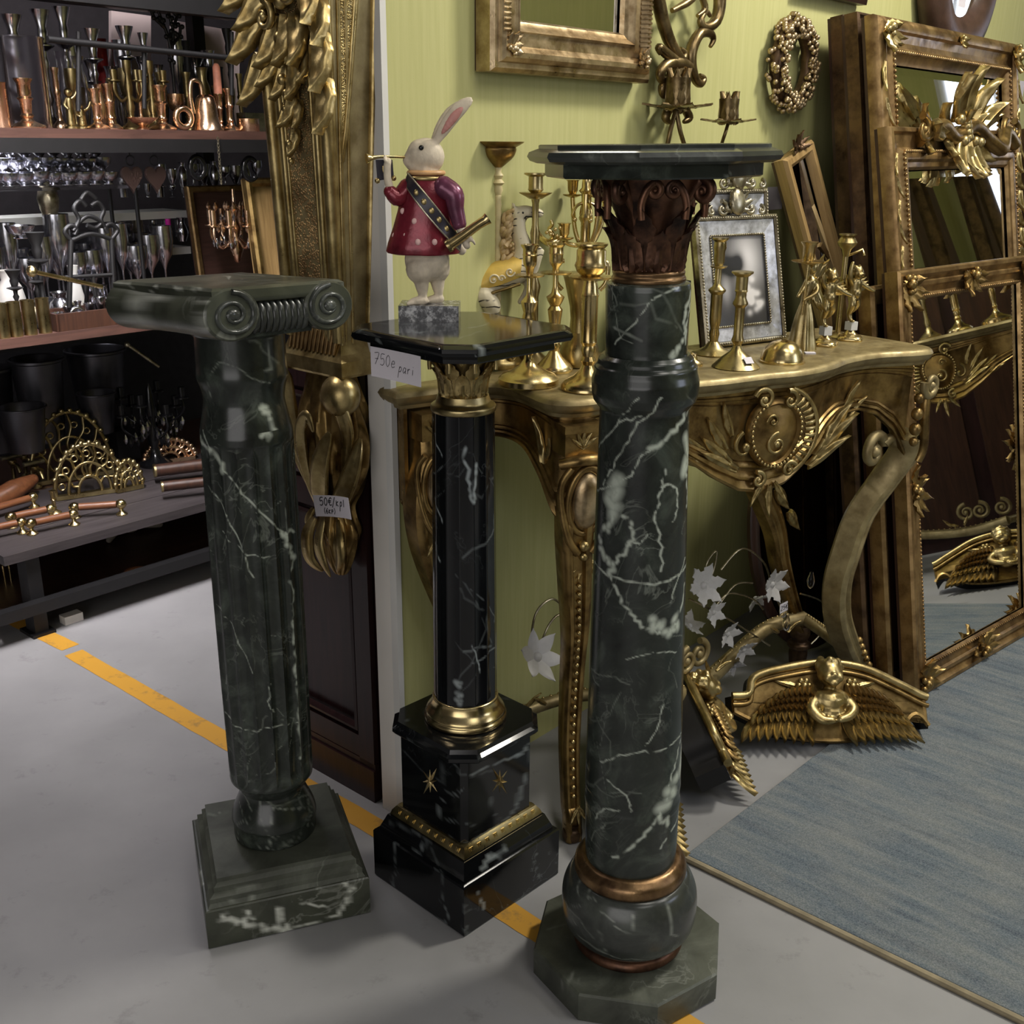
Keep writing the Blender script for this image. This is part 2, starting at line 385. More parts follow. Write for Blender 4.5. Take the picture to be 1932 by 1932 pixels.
# yellow line painted on the floor, square to the wall, worn near the wall end
LD = -np.array([.755, -.656, 0]); LQ = np.array([.755, -.656, 0])
def line_piece(a, b, w=.047):
    A = np.array([*atz(*a)[:2], 0]); B = np.array([*atz(*b)[:2], 0]); d = (B - A) / np.linalg.norm(B - A); n = np.array([-d[1], d[0], 0])
    mb = MB(); N = 24; P = []
    for i in range(N + 1):
        p = A + (B - A) * i / N; e = rnd.uniform(-.0012, .0012); f = rnd.uniform(-.0012, .0012)
        P.append([p + n * (w / 2 + e), p - n * (w / 2 + f)])
    P = np.array(P); P[:, :, 2] = .0008; mb.grid(P, flip=True); return mb
for a, b in (((-60, 1128), (133, 1222)), ((138, 1232), (760, 1590)), ((770, 1600), (1330, 1960))):
    part('painted_line', line_piece(a, b), M['yellow'], floor, 0)
# the rug with its bound edge: near corner runs out of the frame
rA = atz(1290, 1622); rB = atz(1640, 1792); rd = (rB - rA) / np.linalg.norm(rB - rA); rn = np.array([-rd[1], rd[0], 0])
rug = thing('rug', 'faded blue and grey area rug with bound edge under the mirrors', 'rug', (*rA[:2], 0), atan2(rd[1], rd[0]))
rl = Matrix.Rotation(-atan2(rd[1], rd[0]), 4, 'Z')
def rugl(p): q = rl @ Vector(p - np.array([*rA[:2], 0])); return (q[0], q[1])
rE = atz(1700, 1304); rE = rA + (rE - rA) * 1.9; rF = rA + (rB - rA) * 4.2
q = np.array([rugl(p) for p in (rA, rF, rF + (rE - rA), rE)]); q[:, 1] += .006
mb = MB(); mb.prism(q, .0005, .008, .002); part('pile', mb, M['rug'], rug, 20)
mb = MB(); mb.tube([(-.02, .0, .005), (1.0, 0, .005), (float(q[1][0]), 0, .005)], .006, 8); part('bound_edge', mb, plain('rug_edge', S(150, 138, 112), .9), rug, label='beige bound edge')
# ------------------------------------------------------------------ carved ornament kit
def leaf_mb(L, Wd, curl=.35, lobes=5, th=.12, bend=0.0, ridge=.25, nu=14, nv=7, amp=.22):
    """acanthus-like leaf: grows along +z, faces -y, tip curls towards -y; solid with a back"""
    t = np.linspace(0, 1, nu); s = np.linspace(-1, 1, nv); F_ = np.zeros((nu, nv, 3)); B_ = np.zeros((nu, nv, 3))
    for i, a in enumerate(t):
        w = Wd / 2 * (sin(pi * min(1, (a * .92 + .08)) ** .75) ** .7) * (1 + amp * cos(lobes * 2 * pi * a)) if a < 1 else Wd * .04
        ang = curl * 2.2 * max(0, a - .45) ** 1.3 * 2
        y = -L * (bend * a + curl * max(0, a - .4) ** 2 * 1.6); z = L * (a - curl * .9 * max(0, a - .55) ** 2)
        for j, b in enumerate(s):
            rip = .06 * Wd * cos(b * pi * 3) * (1 - a) + ridge * Wd * .35 * (1 - abs(b)) - .05 * Wd * cos(lobes * 2 * pi * a) * abs(b)
            F_[i, j] = (b * w, y - rip, z - abs(b) * .1 * L * .5)
            B_[i, j] = (b * w * .94, y + th * Wd, z - abs(b) * .1 * L * .5)
    mb = MB(); n = nu * nv; V = np.vstack([F_.reshape(-1, 3), B_.reshape(-1, 3)]); fs = []
    I = np.arange(n).reshape(nu, nv)
    for i in range(nu - 1):
        for j in range(nv - 1):
            a, b, c, d = I[i, j], I[i, j + 1], I[i + 1, j + 1], I[i + 1, j]
            fs.append((a, b, c, d)); fs.append((a + n, d + n, c + n, b + n))
    for i in range(nu - 1):
        fs.append((I[i, 0], I[i + 1, 0], I[i + 1, 0] + n, I[i, 0] + n)); fs.append((I[i + 1, -1], I[i, -1], I[i, -1] + n, I[i + 1, -1] + n))
    for j in range(nv - 1):
        fs.append((I[0, j + 1], I[0, j], I[0, j] + n, I[0, j + 1] + n)); fs.append((I[-1, j], I[-1, j + 1], I[-1, j + 1] + n, I[-1, j] + n))
    mb.add(V, [tuple(int(k) for k in f) for f in fs]); return mb
def spiral(R, turns=1.6, a0=0.0, n=36, inner=.12, sgn=1):
    k = np.linspace(0, 1, n); r = R * (inner + (1 - inner) * (1 - k)); a = a0 + sgn * 2 * pi * turns * k
    return np.column_stack([r * np.cos(a), np.zeros(n), r * np.sin(a)])
def scroll_mb(R, r, turns=1.6, a0=0.0, sgn=1, lead=None, seg=8, n=34, taper=.45):
    """C-scroll in the xz plane, eye at the origin"""
    P = spiral(R, turns, a0, n, sgn=sgn); rr = np.linspace(r, r * taper, n)
    if lead is not None:
        P = np.vstack([smooth(np.vstack([lead, P[:1]]), 6)[:-1], P]); rr = np.concatenate([np.linspace(r * .8, r, len(P) - n), rr])
    mb = MB(); mb.tube(P, rr, seg); mb.ball((0, 0, 0), (R * inner_eye, r * 1.1, R * inner_eye), 10, 6); return mb
inner_eye = .3
def paint_veins(me, lines, extra=0, seed=1, box=None, wscale=1.0):
    """'vein' attribute: lines = [(points, width)] in local space; extra = random hairline veins over the bounding box"""
    V = np.empty(len(me.vertices) * 3); me.vertices.foreach_get('co', V); V = V.reshape(-1, 3); out = np.zeros(len(V)); r = random.Random(seed)
    lo, hi = V.min(0), V.max(0)
    L = [(a, b, 1.0) for a, b in lines]
    for k in range((extra * 2 + 2) // 3):
        p = np.array([r.uniform(lo[i], hi[i]) for i in range(3)]); d = np.array([r.gauss(0, 1), r.gauss(0, 1), r.gauss(0, 1.2)]); d /= np.linalg.norm(d); p = V[int(np.argmin(((V - p) ** 2).sum(1)))]; pts = [p]
        for j in range(r.randint(5, 11)):
            d = d + np.array([r.gauss(0, .35) for _ in range(3)]); d /= np.linalg.norm(d)
            q_ = pts[-1] + d * .022; q_ = V[int(np.argmin(((V - q_) ** 2).sum(1)))]
            if np.linalg.norm(q_ - pts[-1]) > .006: pts.append(q_)
        if len(pts) < 3: continue
        L.append((pts, r.choice((.0009, .0011, .0014, .002)) * wscale, r.choice((.16, .22, .3, .42))))
    for pts, w, sg_ in L:
        pts = np.array(pts, float)
        # jitter the path
        if len(pts) < 16 and sg_ == 1: pts = smooth(pts, 5)
        if sg_ == 1: pts = np.array([V[int(np.argmin(((V - p) ** 2).sum(1)))] for p in pts])
        pts = pts + np.array([[r.gauss(0, 1) for _ in range(3)] for _ in pts]) * w * .7
        bb = (V > pts.min(0) - w * 3).all(1) & (V < pts.max(0) + w * 3).all(1); idx = np.where(bb)[0]
        if not len(idx): continue
        Q = V[idx]; dm = np.full(len(Q), 9.0)
        for i in range(len(pts) - 1):
            a, b = pts[i], pts[i + 1]; ab = b - a; tt = np.clip(((Q - a) @ ab) / (ab @ ab + 1e-12), 0, 1)
            wl = w * (.75 + .5 * abs(sin(i * .9 + seed)))
            dm = np.minimum(dm, np.linalg.norm(Q - a - tt[:, None] * ab, axis=1) / wl)
        out[idx] = np.maximum(out[idx], np.clip(1.25 - dm, 0, 1) * sg_)
    at = me.attributes.new('vein', 'FLOAT', 'POINT'); at.data.foreach_set('value', out)
def cylpt(face, R, s, z):                                   # point on a round shaft: s in -1..1 across the side facing 'face'
    a = face + math.asin(max(-1, min(1, s))); return (R * cos(a), R * sin(a), z)
def dense(prof, n):                                         # resample a profile evenly
    P = np.array(prof, float); d = np.concatenate([[0], np.cumsum(np.linalg.norm(np.diff(P, axis=0), axis=1))]); t = np.linspace(0, d[-1], n)
    return list(zip(np.interp(t, d, P[:, 0]), np.interp(t, d, P[:, 1])))
def vslab(L, sub=10):
    """loft of outlines with sub-divided edges, for veined slabs"""
    R = []
    for k in range(len(L) - 1):
        (a, z0), (b, z1) = L[k], L[k + 1]; m = max(1, int(abs(z1 - z0) / .004))
        for i in range(m + (k == len(L) - 2)):
            f = i / m; R.append((np.asarray(a) * (1 - f) + np.asarray(b) * f, z0 + (z1 - z0) * f))
    out = []
    for o, z in R:
        o = np.asarray(o); n = len(o); q = np.vstack([o[i] + (o[(i + 1) % n] - o[i]) * np.linspace(0, 1, sub, endpoint=False)[:, None] for i in range(n)])
        out.append(np.column_stack([q, np.full(len(q), z)]))
    # concentric caps so that veins show on top too
    top = out[-1]; c = top.mean(0); caps = [c + (top - c) * f for f in np.linspace(1, .02, sub)[1:]]
    mb = MB(); mb.rings(out + caps, flip=True); return mb

# ------------------------------------------------------------------ left pedestal: green marble, Ionic
LP = thing('marble_pedestal', 'left green marble pedestal with ionic scroll capital and stepped square plinth', 'pedestal', (-.392, 1.553, 0), radians(20))
mb = vslab([(square(.127), 0), (square(.129), .002), (square(.129), .068), (square(.127), .07)], 40); o = part('plinth', mb, M['marble_moss'], LP, 30)
fy = -.129
paint_veins(o.data, [([(-.105, fy, .055), (-.07, fy, .035), (-.03, fy, .012), (.0, fy, .004)], .0045), ([(-.02, fy, .052), (-.018, fy, .03), (-.016, fy, .006)], .005), ([(-.07, fy, .06), (-.058, fy, .04)], .003),
    ([(.09, fy, .066), (.1, fy, .055), (.09, fy, .035), (.075, fy, .012)], .0035), ([(.0, fy, .004), (.05, fy, .008), (.075, fy, .012)], .002), ([(.02, fy, .05), (.06, fy, .03)], .0018)], 8, 3)
mb = vslab([(square(.124), .07), (square(.12), .076), (square(.12), .084), (square(.112), .089), (square(.112), .098), (square(.106), .103), (square(.106), .11)], 30); o = part('plinth_step', mb, M['marble_plinth'], LP, 25); paint_veins(o.data, [], 5, 4)
mb = MB(); mb.lathe(sprof([(.064, .11), (.067, .113), (.0668, .138), (.069, .142), (.0655, .158), (.057, .178), (.0525, .19), (.052, .197)], 5), 96); o = part('base_ring', mb, M['marble_green'], LP, 50); paint_veins(o.data, [], 30, 5)
face_l = radians(-70 - 20 - 6)
def flutes(n, depth, z0, z1, ramp=.02):
    def f(th, z):
        k = min(1, max(0, (z - z0) / ramp)) * min(1, max(0, (z1 - z) / ramp)); k = sqrt(k)
        return 1 - depth * k * (np.abs(np.cos(th * n / 2)) ** .7)
    return f
prof = dense([(.052, .195), (.0535, .2), (.0664, .217), (.0672, .226), (.0686, .4), (.0690, .56), (.0684, .72), (.0678, .782), (.0672, .797), (.0655, .806)], 330)
mb = MB(); mb.lathe(prof, 256, mod=flutes(18, .075, .222, .785, .022)); o = part('shaft', mb, M['marble_green'], LP, 60)
cp = lambda s, z: cylpt(face_l, .0675, s, z)
def clp(x, y):
    z = aty(x, y, 1.49)[2]; xc = 446 + 62 * (y - 700) / 760; hw = .0675 * F_PX / float((np.array([-.39, 1.53, z]) - CAMP) @ _fw)
    a = atan2(-1.553, .392) - radians(20) + math.asin(max(-.99, min(.99, (x - xc) / hw))); return (.0685 * cos(a), .0685 * sin(a), z)
VL = [([(374, 815), (400, 865), (440, 920), (490, 975), (525, 1015)], .0016), ([(525, 1015), (540, 1040), (548, 1075)], .0042), ([(528, 1020), (546, 1022)], .003), ([(548, 1075), (543, 1110), (548, 1150), (544, 1190), (550, 1250), (553, 1300), (560, 1380), (566, 1450)], .003),
      ([(372, 835), (395, 860), (415, 882)], .0045), ([(430, 1375), (470, 1378), (520, 1372), (560, 1382)], .001), ([(480, 770), (492, 800), (498, 830)], .0042), ([(420, 1360), (440, 1375)], .0016), ([(412, 1005), (450, 1040), (500, 1055)], .0010), ([(395, 930), (430, 990), (470, 1090)], .0010), ([(505, 1290), (500, 1330), (515, 1345)], .0011), ([(400, 1150), (430, 1180), (470, 1270)], .0009)]
paint_veins(o.data, [([clp(*q) for q in pts], w) for pts, w in VL], 34, 6, wscale=.8)
mb = MB(); mb.lathe(dense(sprof([(.0655, .806), (.0605, .828), (.058, .845), (.0605, .862), (.0645, .875), (.0652, .883), (.064, .9), (.0635, .94)], 5), 60), 128); o = part('neck', mb, M['marble_green'], LP, 60)
paint_veins(o.data, [([cp(.4, .845), cp(.5, .83), cp(.65, .805)], .004)], 5, 8)
# capital: two rolls running front to back, a flat slab across and a reeded cushion between the scrolls
cap = part('capital', vslab([(square(.115, .128), 1.004), (square(.118, .13), 1.008), (square(.118, .13), 1.026), (square(.112, .124), 1.031)], 24), M['marble_moss'], LP, 30)
cap.matrix_basis = Matrix.Translation((-.012, -.020, .250)) @ Matrix.Rotation(radians(-2.6), 4, Vector((cos(radians(-5.6)), sin(radians(-5.6)), 0))) @ Matrix.Translation((0, 0, 0)) @ Matrix.Rotation(radians(29), 4, 'Z') @ Matrix.Diagonal((.93, .93, .74, 1)); paint_veins(cap.data, [], 24, 9)
for sx in (-1, 1):
    mb = MB(); n = 72; th = np.linspace(0, 2 * pi, n, endpoint=False); R = []
    for y, r in ((-.132, .0), (-.132, .02), (-.132, .043), (-.129, .0465), (-.09, .0455), (-.05, .0435), (0, .0428), (.05, .0435), (.09, .0455), (.129, .0465), (.132, .043), (.132, .0)):
        R.append(np.column_stack([sx * .087 + r * np.cos(th), np.full(n, y), .984 + r * np.sin(th)]))
    mb.rings(R, flip=False); o = part('roll', mb, M['marble_moss'], cap, 40); paint_veins(o.data, [], 20, 11 + sx)
    for sy in (-1, 1):
        mb = scroll_mb(.040, .0055, 1.9, pi / 2, sx * (1 if sy < 0 else -1) * -1 * -1, seg=8, n=44, taper=.6); mb.xform(TM((sx * .087, sy * .132, .984)))
        part('volute', mb, M['marble_grey'], cap, 50)
mb = MB(); mb.box((0, 0, .972), (.12, .238, .066)); part('cushion', mb, M['marble_green'], cap, 20)
for k in range(9):
    x = -.044 + .011 * k
    for sy in (-1, 1):
        mb = MB(); mb.tube([(x, sy * .116, .945), (x, sy * .1225, .952), (x, sy * .1265, .97), (x, sy * .125, .99), (x, sy * .12, 1.0)], [.003, .0055, .006, .0058, .004], 10); part('reed', mb, M['marble_grey'], cap, 60)
mb = MB(); mb.lathe([(.05, .935), (.068, .94), (.072, .946), (.06, .953)], 48); part('capital_ring', mb, M['marble_green'], LP, 40)

# ------------------------------------------------------------------ middle pedestal: black marble with brass
BP = thing('marble_pedestal', 'middle black marble pedestal with brass rings, gold star inlays and square top', 'pedestal', (-.0735, 1.578, 0), radians(46))
mb = vslab([(square(.110), 0), (square(.112), .002), (square(.112), .090), (square(.110), .093)], 36); o = part('plinth', mb, M['marble_black'], BP, 30); paint_veins(o.data, [([(.112, -.02, .01), (.112, .02, .05), (.112, .05, .06)], .002), ([(-.08, -.112, .07), (-.07, -.112, .03)], .0018)], 36, 21)
mb = vslab([(square(.104), .093), (square(.103), .1), (square(.098), .112), (square(.094), .122)], 26); o = part('plinth_step', mb, M['marble_black'], BP, 30); paint_veins(o.data, [([(-.07, -.1, .1), (.0, -.1, .108)], .004)], 14, 22)
mb = MB(); mb.loft([(square(.09), .122), (square(.091), .124), (square(.0885), .131), (square(.083), .139), (square(.08), .14)]); part('brass_band', mb, M['brass_dull'], BP, 30, 'engraved brass band')
gm = None
for sd in range(4):
    for k in range(9):
        m2 = MB(); m2.box((0, 0, 0), (.0075, .003, .007), (radians(-22), 0, 0)); m2.box((0, -.001, 0), (.003, .003, .004), (radians(-22), 0, 0))
        gm = gm or mesh('boss', m2, M['brass'], 20)
        o = part('boss', gm, None, BP); a = sd * pi / 2; x = -.072 + .018 * k; y = -.087
        o.location = (x * cos(a) - y * sin(a), x * sin(a) + y * cos(a), .1325); o.rotation_euler = (0, 0, a)
mb = vslab([(cutsq(.0795, .009), .139), (cutsq(.0795, .009), .286)], 14); o = part('block', mb, M['marble_black'], BP, 20)
paint_veins(o.data, [([(.0795, -.066, .16), (.0795, -.045, .172), (.0795, -.01, .205), (.0795, .03, .23)], .0022), ([(-.06, -.0795, .262), (.02, -.0795, .255), (.05, -.0795, .25), (.066, -.0795, .262)], .0012)], 22, 23)
for sd in range(4):
    mb = MB(); sg = 1 if sd % 2 == 0 else -1
    for ang, ln in ((118, .036), (90, .022), (35, .0215), (152, .020)):
        for h in (0, 180):
            a = radians(ang + h) if sg > 0 else radians(180 - ang - h); d = np.array([cos(a), 0, sin(a)]); n = np.array([-sin(a), 0, cos(a)])
            b = mb.n; w = .0026
            mb.add([n * w, -n * w, d * ln, (d * ln * .35) + np.array([0, -.0016, 0]), np.array([0, -.002, 0]), d * ln * .3 + n * w * 1.1, d * ln * .3 - n * w * 1.1],
                   [(0, 5, 3, 4), (4, 3, 6, 1), (5, 2, 3), (3, 2, 6)])
    o = part('star_inlay', mb, M['brass'], BP, 0, 'gold star inlay'); a = sd * pi / 2; y = -.0797; o.location = (-y * sin(a) * 1, y * cos(a), .222); o.rotation_euler = (0, 0, a)
    o.location = (sin(a) * .0797, -cos(a) * .0797, .222)
mb = vslab([(cutsq(.083, .03), .284), (cutsq(.097, .033), .290), (cutsq(.1, .033), .294), (cutsq(.1, .033), .3), (cutsq(.094, .031), .304), (cutsq(.092, .03), .311)], 16); o = part('block_cap', mb, M['marble_black'], BP, 25); paint_veins(o.data, [], 10, 24)
mb = MB(); mb.lathe(sprof([(.060, .31), (.0668, .312), (.0672, .318), (.065, .322), (.0645, .326), (.0615, .331), (.0565, .338), (.0535, .347), (.053, .352), (.046, .353)], 4), 72); part('base_ring', mb, M['brass'], BP, 50, 'polished brass base ring')
face_b = radians(-90 - 46 - 3)
prof = dense([(.049, .346), (.0515, .349), (.0515, .36), (.0505, .5), (.0485, .7), (.0468, .822)], 200)
mb = MB(); mb.lathe(prof, 240, mod=flutes(14, .04, .350, .829, .006)); o = part('shaft', mb, M['marble_black'], BP, 60)
cp = lambda s, z: cylpt(face_b, .049, s, z)
paint_veins(o.data, [([cp(.1, .78), cp(.2, .73), cp(.3, .695), cp(.42, .70), cp(.5, .75)], .0026), ([cp(-.1, .40), cp(-.15, .38), cp(-.05, .37), cp(-.1, .357)], .004), ([cp(.3, .46), cp(.5, .43), cp(.55, .41)], .0013), ([cp(-.9, .79), cp(-.6, .76)], .0012), ([cp(-.9, .69), cp(-.6, .66)], .0014), ([cp(-.9, .62), cp(-.7, .59)], .0016)], 36, 26)
mb = MB(); mb.lathe(sprof([(.044, .821), (.0478, .823), (.049, .828), (.0478, .832), (.042, .836), (.04, .84), (.038, .847)], 4), 64); part('neck_ring', mb, M['brass_dull'], BP, 50)
def corinthian(parent, zb, zt, rb, rt, mat, n=8, corner=.0, rz=0.0, back=None, low=.52):
    H = zt - zb; mb = MB(); mb.lathe(sprof([(rb * .96, zb), (rb * .9, zb + H * .2), (rb * .95, zb + H * .55), (rt * .82, zb + H * .85), (rt * .92, zt)], 4), 40)
    c = part('capital', mb, back or mat, parent, 50)
    for row, (sc, z, rr) in enumerate(((low, zb + .0, rb * .93), (low * 1.45, zb + .002, rb * .86))):
        m = leaf_mb(H * sc, rb * 2 * pi / n * 1.06, .34, 6, .1, .10 if row == 0 else .20, .35, amp=.14); me = mesh('acanthus_leaf', m, mat, 60)
        for k in range(n):
            a = rz + 2 * pi * (k + .5 * row) / n; o = part('acanthus_leaf', me, None, c); o.location = (rr * cos(a), rr * sin(a), z); o.rotation_euler = (0, 0, a + pi / 2)
    sm = scroll_mb(H * .13, H * .058, 1.4, pi * .55, -1, [(-rt * .5, 0, -H * .40), (-rt * .42, 0, -H * .2), (-rt * .2, 0, -H * .02)], 8, 26); me = mesh('volute', sm, mat, 60)
    for k in range(4):
        a = rz + pi / 4 + k * pi / 2
        o = part('volute', me, None, c); o.location = (rt * .98 * cos(a), rt * .98 * sin(a), zt - H * .15); o.rotation_euler = (0, 0, a)
    s2 = scroll_mb(H * .085, H * .048, 1.3, pi * .5, -1, [(-rt * .2, 0, -H * .30), (-rt * .21, 0, -H * .14), (-rt * .13, 0, -H * .0)], 8, 22); me2 = mesh('small_volute', s2, mat, 60)
    for k in range(4):
        for sg in (-1, 1):
            a = rz + k * pi / 2; t_ = np.array([-sin(a), cos(a)]); p = np.array([cos(a), sin(a)]) * rt * .84 + t_ * sg * rt * .17
            o = part('small_volute', me2, None, c); o.location = (p[0], p[1], zt - H * .13); o.rotation_euler = (0, 0, a + (pi / 2 if sg < 0 else -pi / 2)); 
    return c
corinthian(BP, .845, .919, .034, .056, M['gold'], 8, rz=radians(0), low=.6)
mb = vslab([(cutsq(.109, .032), .917), (cutsq(.11, .033), .919), (cutsq(.11, .033), .931)], 14); o = part('lower_slab', mb, M['marble_black'], BP, 25); paint_veins(o.data, [], 10, 27)
mb = vslab([(cutsq(.121, .035), .929), (cutsq(.127, .034), .931), (cutsq(.129, .033), .936), (cutsq(.128, .033), .941), (cutsq(.123, .032), .945), (cutsq(.121, .032), .946)], 22); o = part('top_slab', mb, M['marble_black'], BP, 40)
paint_veins(o.data, [([(-.085, -.135, .925), (-.09, -.13, .94), (-.085, -.12, .947)], .0035), ([(.135, .06, .925), (.129, .055, .936), (.12, .045, .946)], .003), ([(-.105, -.135, .915), (-.107, -.128, .93)], .0022)], 10, 28)

# ------------------------------------------------------------------ right pedestal: green marble, bronze capital, octagonal top
RP = thing('marble_pedestal', 'right tall green marble pedestal with bronze leaf capital and octagonal top', 'pedestal', (.184, 1.372, 0), 0, rot=(0, radians(-.92), 0))
ov = radians(191)
mb = vslab([(ngon(.146, 8, ov), 0), (ngon(.148, 8, ov), .002), (ngon(.148, 8, ov), .045), (ngon(.145, 8, ov), .048)], 20); o = part('plinth', mb, M['marble_plinth'], RP, 30); paint_veins(o.data, [], 5, 31)
mb = MB(); mb.lathe(sprof([(.07, .046), (.0815, .048), (.083, .054), (.080, .06), (.074, .064), (.07, .066)], 4), 72); part('base_ring', mb, M['bronze_dark'], RP, 50, 'dark bronze ring')
mb = MB(); mb.lathe(dense(sprof([(.07, .064), (.082, .068), (.0965, .085), (.1012, .112), (.1002, .14), (.091, .163), (.082, .172), (.07, .174)], 6), 60), 128); o = part('bun_base', mb, M['marble_grey'], RP, 60); paint_veins(o.data, [], 40, 32)
mb = MB(); mb.lathe(sprof([(.07, .171), (.081, .172), (.0835, .180), (.082, .189), (.076, .196), (.0715, .199), (.066, .200)], 4), 72); part('shaft_ring', mb, M['bronze'], RP, 50, 'bronze ring at the foot of the shaft')
face_r = radians(-90 + 7.5)
prof = [(.066, .197), (.0672, .2), (.0682, .29), (.0694, .294), (.0694, .301), (.0684, .305), (.0684, .318), (.0694, .322), (.0690, .33), (.0672, .42), (.0650, .55), (.0618, .69), (.0595, .79), (.0578, .868), (.0578, .878), (.066, .889), (.0685, .898), (.0688, .915), (.066, .925), (.0655, .932), (.062, .936), (.06, .943), (.055, .948)]
mb = MB(); mb.lathe(dense(prof, 420), 224); o = part('shaft', mb, M['marble_green'], RP, 45)
def cq(s, z):
    R = np.interp(z, [p[1] for p in prof], [p[0] for p in prof]); return cylpt(face_r, R, s, z)
def cqp(x, y):                                               # a mark on the shaft's near side
    z = aty(x, y, 1.315)[2] * 1.0; R = float(np.interp(z, [p[1] for p in prof], [p[0] for p in prof])); xc = 1222 - 32 * (y - 535) / 1065; hw = R * F_PX / float((np.array([.18, 1.35, z]) - CAMP) @ _fw)
    return cylpt(radians(-90 + 7.5), R, (x - xc) / hw, z)
VL = [([(1293, 783), (1267, 802), (1228, 833), (1207, 847)], .0032), ([(1207, 847), (1186, 864), (1176, 885), (1166, 901), (1135, 926), (1122, 947)], .0012),
      ([(1150, 905), (1145, 930), (1143, 957), (1141, 978)], .0085), ([(1141, 978), (1132, 1009), (1122, 1030), (1128, 1055), (1141, 1071), (1135, 1088)], .0042), ([(1157, 974), (1172, 988), (1170, 1015), (1164, 1030), (1153, 1050), (1141, 1071)], .0024), ([(1166, 1026), (1185, 1022), (1200, 1006)], .0012),
      ([(1284, 850), (1288, 880), (1283, 905)], .0075), ([(1283, 905), (1288, 940), (1286, 980)], .003), ([(1234, 889), (1226, 920), (1219, 947), (1215, 978), (1224, 1030), (1226, 1075)], .0015), ([(1226, 920), (1242, 916), (1256, 930), (1259, 960), (1252, 990)], .0015),
      ([(1180, 746), (1157, 786), (1141, 819), (1126, 860)], .0010), ([(1219, 748), (1205, 779), (1184, 800), (1155, 854), (1141, 889), (1128, 926)], .0013), ([(1110, 1083), (1140, 1092), (1200, 1099), (1250, 1096), (1290, 1086)], .0016),
      ([(1135, 1088), (1148, 1120), (1165, 1150), (1185, 1175), (1215, 1190), (1245, 1195), (1268, 1170), (1282, 1120)], .0022), ([(1205, 1172), (1230, 1186), (1252, 1190), (1262, 1172)], .0055), ([(1282, 1070), (1262, 1100), (1245, 1140)], .0012),
      ([(1120, 1445), (1150, 1422), (1185, 1412), (1230, 1414), (1276, 1405)], .0012), ([(1275, 1418), (1262, 1445), (1250, 1470), (1243, 1490)], .0018), ([(1277, 1462), (1262, 1480), (1246, 1500), (1236, 1516)], .0085), ([(1240, 1508), (1218, 1540), (1205, 1556), (1170, 1590), (1140, 1615)], .0026), ([(1222, 1545), (1240, 1552)], .004),
      ([(1130, 1475), (1160, 1495), (1168, 1525)], .0013), ([(1275, 1565), (1250, 1580), (1222, 1600)], .0018), ([(1112, 1560), (1125, 1530), (1150, 1525)], .0013), ([(1160, 1240), (1210, 1228), (1262, 1240)], .0008), ([(1230, 1330), (1215, 1375), (1195, 1400)], .0010), ([(1150, 800), (1175, 790), (1190, 782)], .0012)]
paint_veins(o.data, [([cqp(*q) for q in pts], w) for pts, w in VL], 34, 33, wscale=.8)
prof2 = dense([(.052, .945), (.0518, .952), (.0522, .985), (.0532, 1.03), (.052, 1.036), (.046, 1.038)], 110)
mb = MB(); mb.lathe(prof2, 200); o = part('upper_shaft', mb, M['marble_green'], RP, 45)
cq = lambda s, z: cylpt(face_r, .0526, s, z)
paint_veins(o.data, [([cq(.9, 1.028), cq(.7, 1.0), cq(.75, .975), cq(.5, .958), cq(.4, .95)], .0036), ([cq(.95, 1.012), cq(.8, .99), cq(.82, .965)], .0026), ([cq(-.2, 1.02), cq(.2, 1.03), cq(.5, 1.034)], .0013), ([cq(-.2, 1.02), cq(-.5, .995), cq(-.9, .965)], .001)], 22, 35)
mb = MB(); mb.lathe(sprof([(.042, 1.036), (.0455, 1.038), (.0465, 1.042), (.0445, 1.046), (.0452, 1.05), (.043, 1.053), (.04, 1.054)], 4), 64); part('neck_ring', mb, M['bronze'], RP, 50)
corinthian(RP, 1.052, 1.163, .043, .071, M['bronze_dark'], 8, rz=radians(8), low=.5)
o8 = radians(-90 + 7.5 + 22.5 + 3)
mb = vslab([(ngon(.128, 8, o8), 1.162), (ngon(.131, 8, o8), 1.164), (ngon(.131, 8, o8), 1.180)], 16); o = part('lower_slab', mb, M['marble_green'], RP, 25); paint_veins(o.data, [], 10, 36)
mb = vslab([(ngon(.141, 8, o8), 1.178), (ngon(.15, 8, o8), 1.181), (ngon(.1535, 8, o8), 1.186), (ngon(.151, 8, o8), 1.191), (ngon(.141, 8, o8), 1.1945), (ngon(.139, 8, o8), 1.195), (ngon(.139, 8, o8), 1.1985), (ngon(.137, 8, o8), 1.1995)], 16); o = part('top_slab', mb, M['marble_grey'], RP, 25); paint_veins(o.data, [], 12, 37)
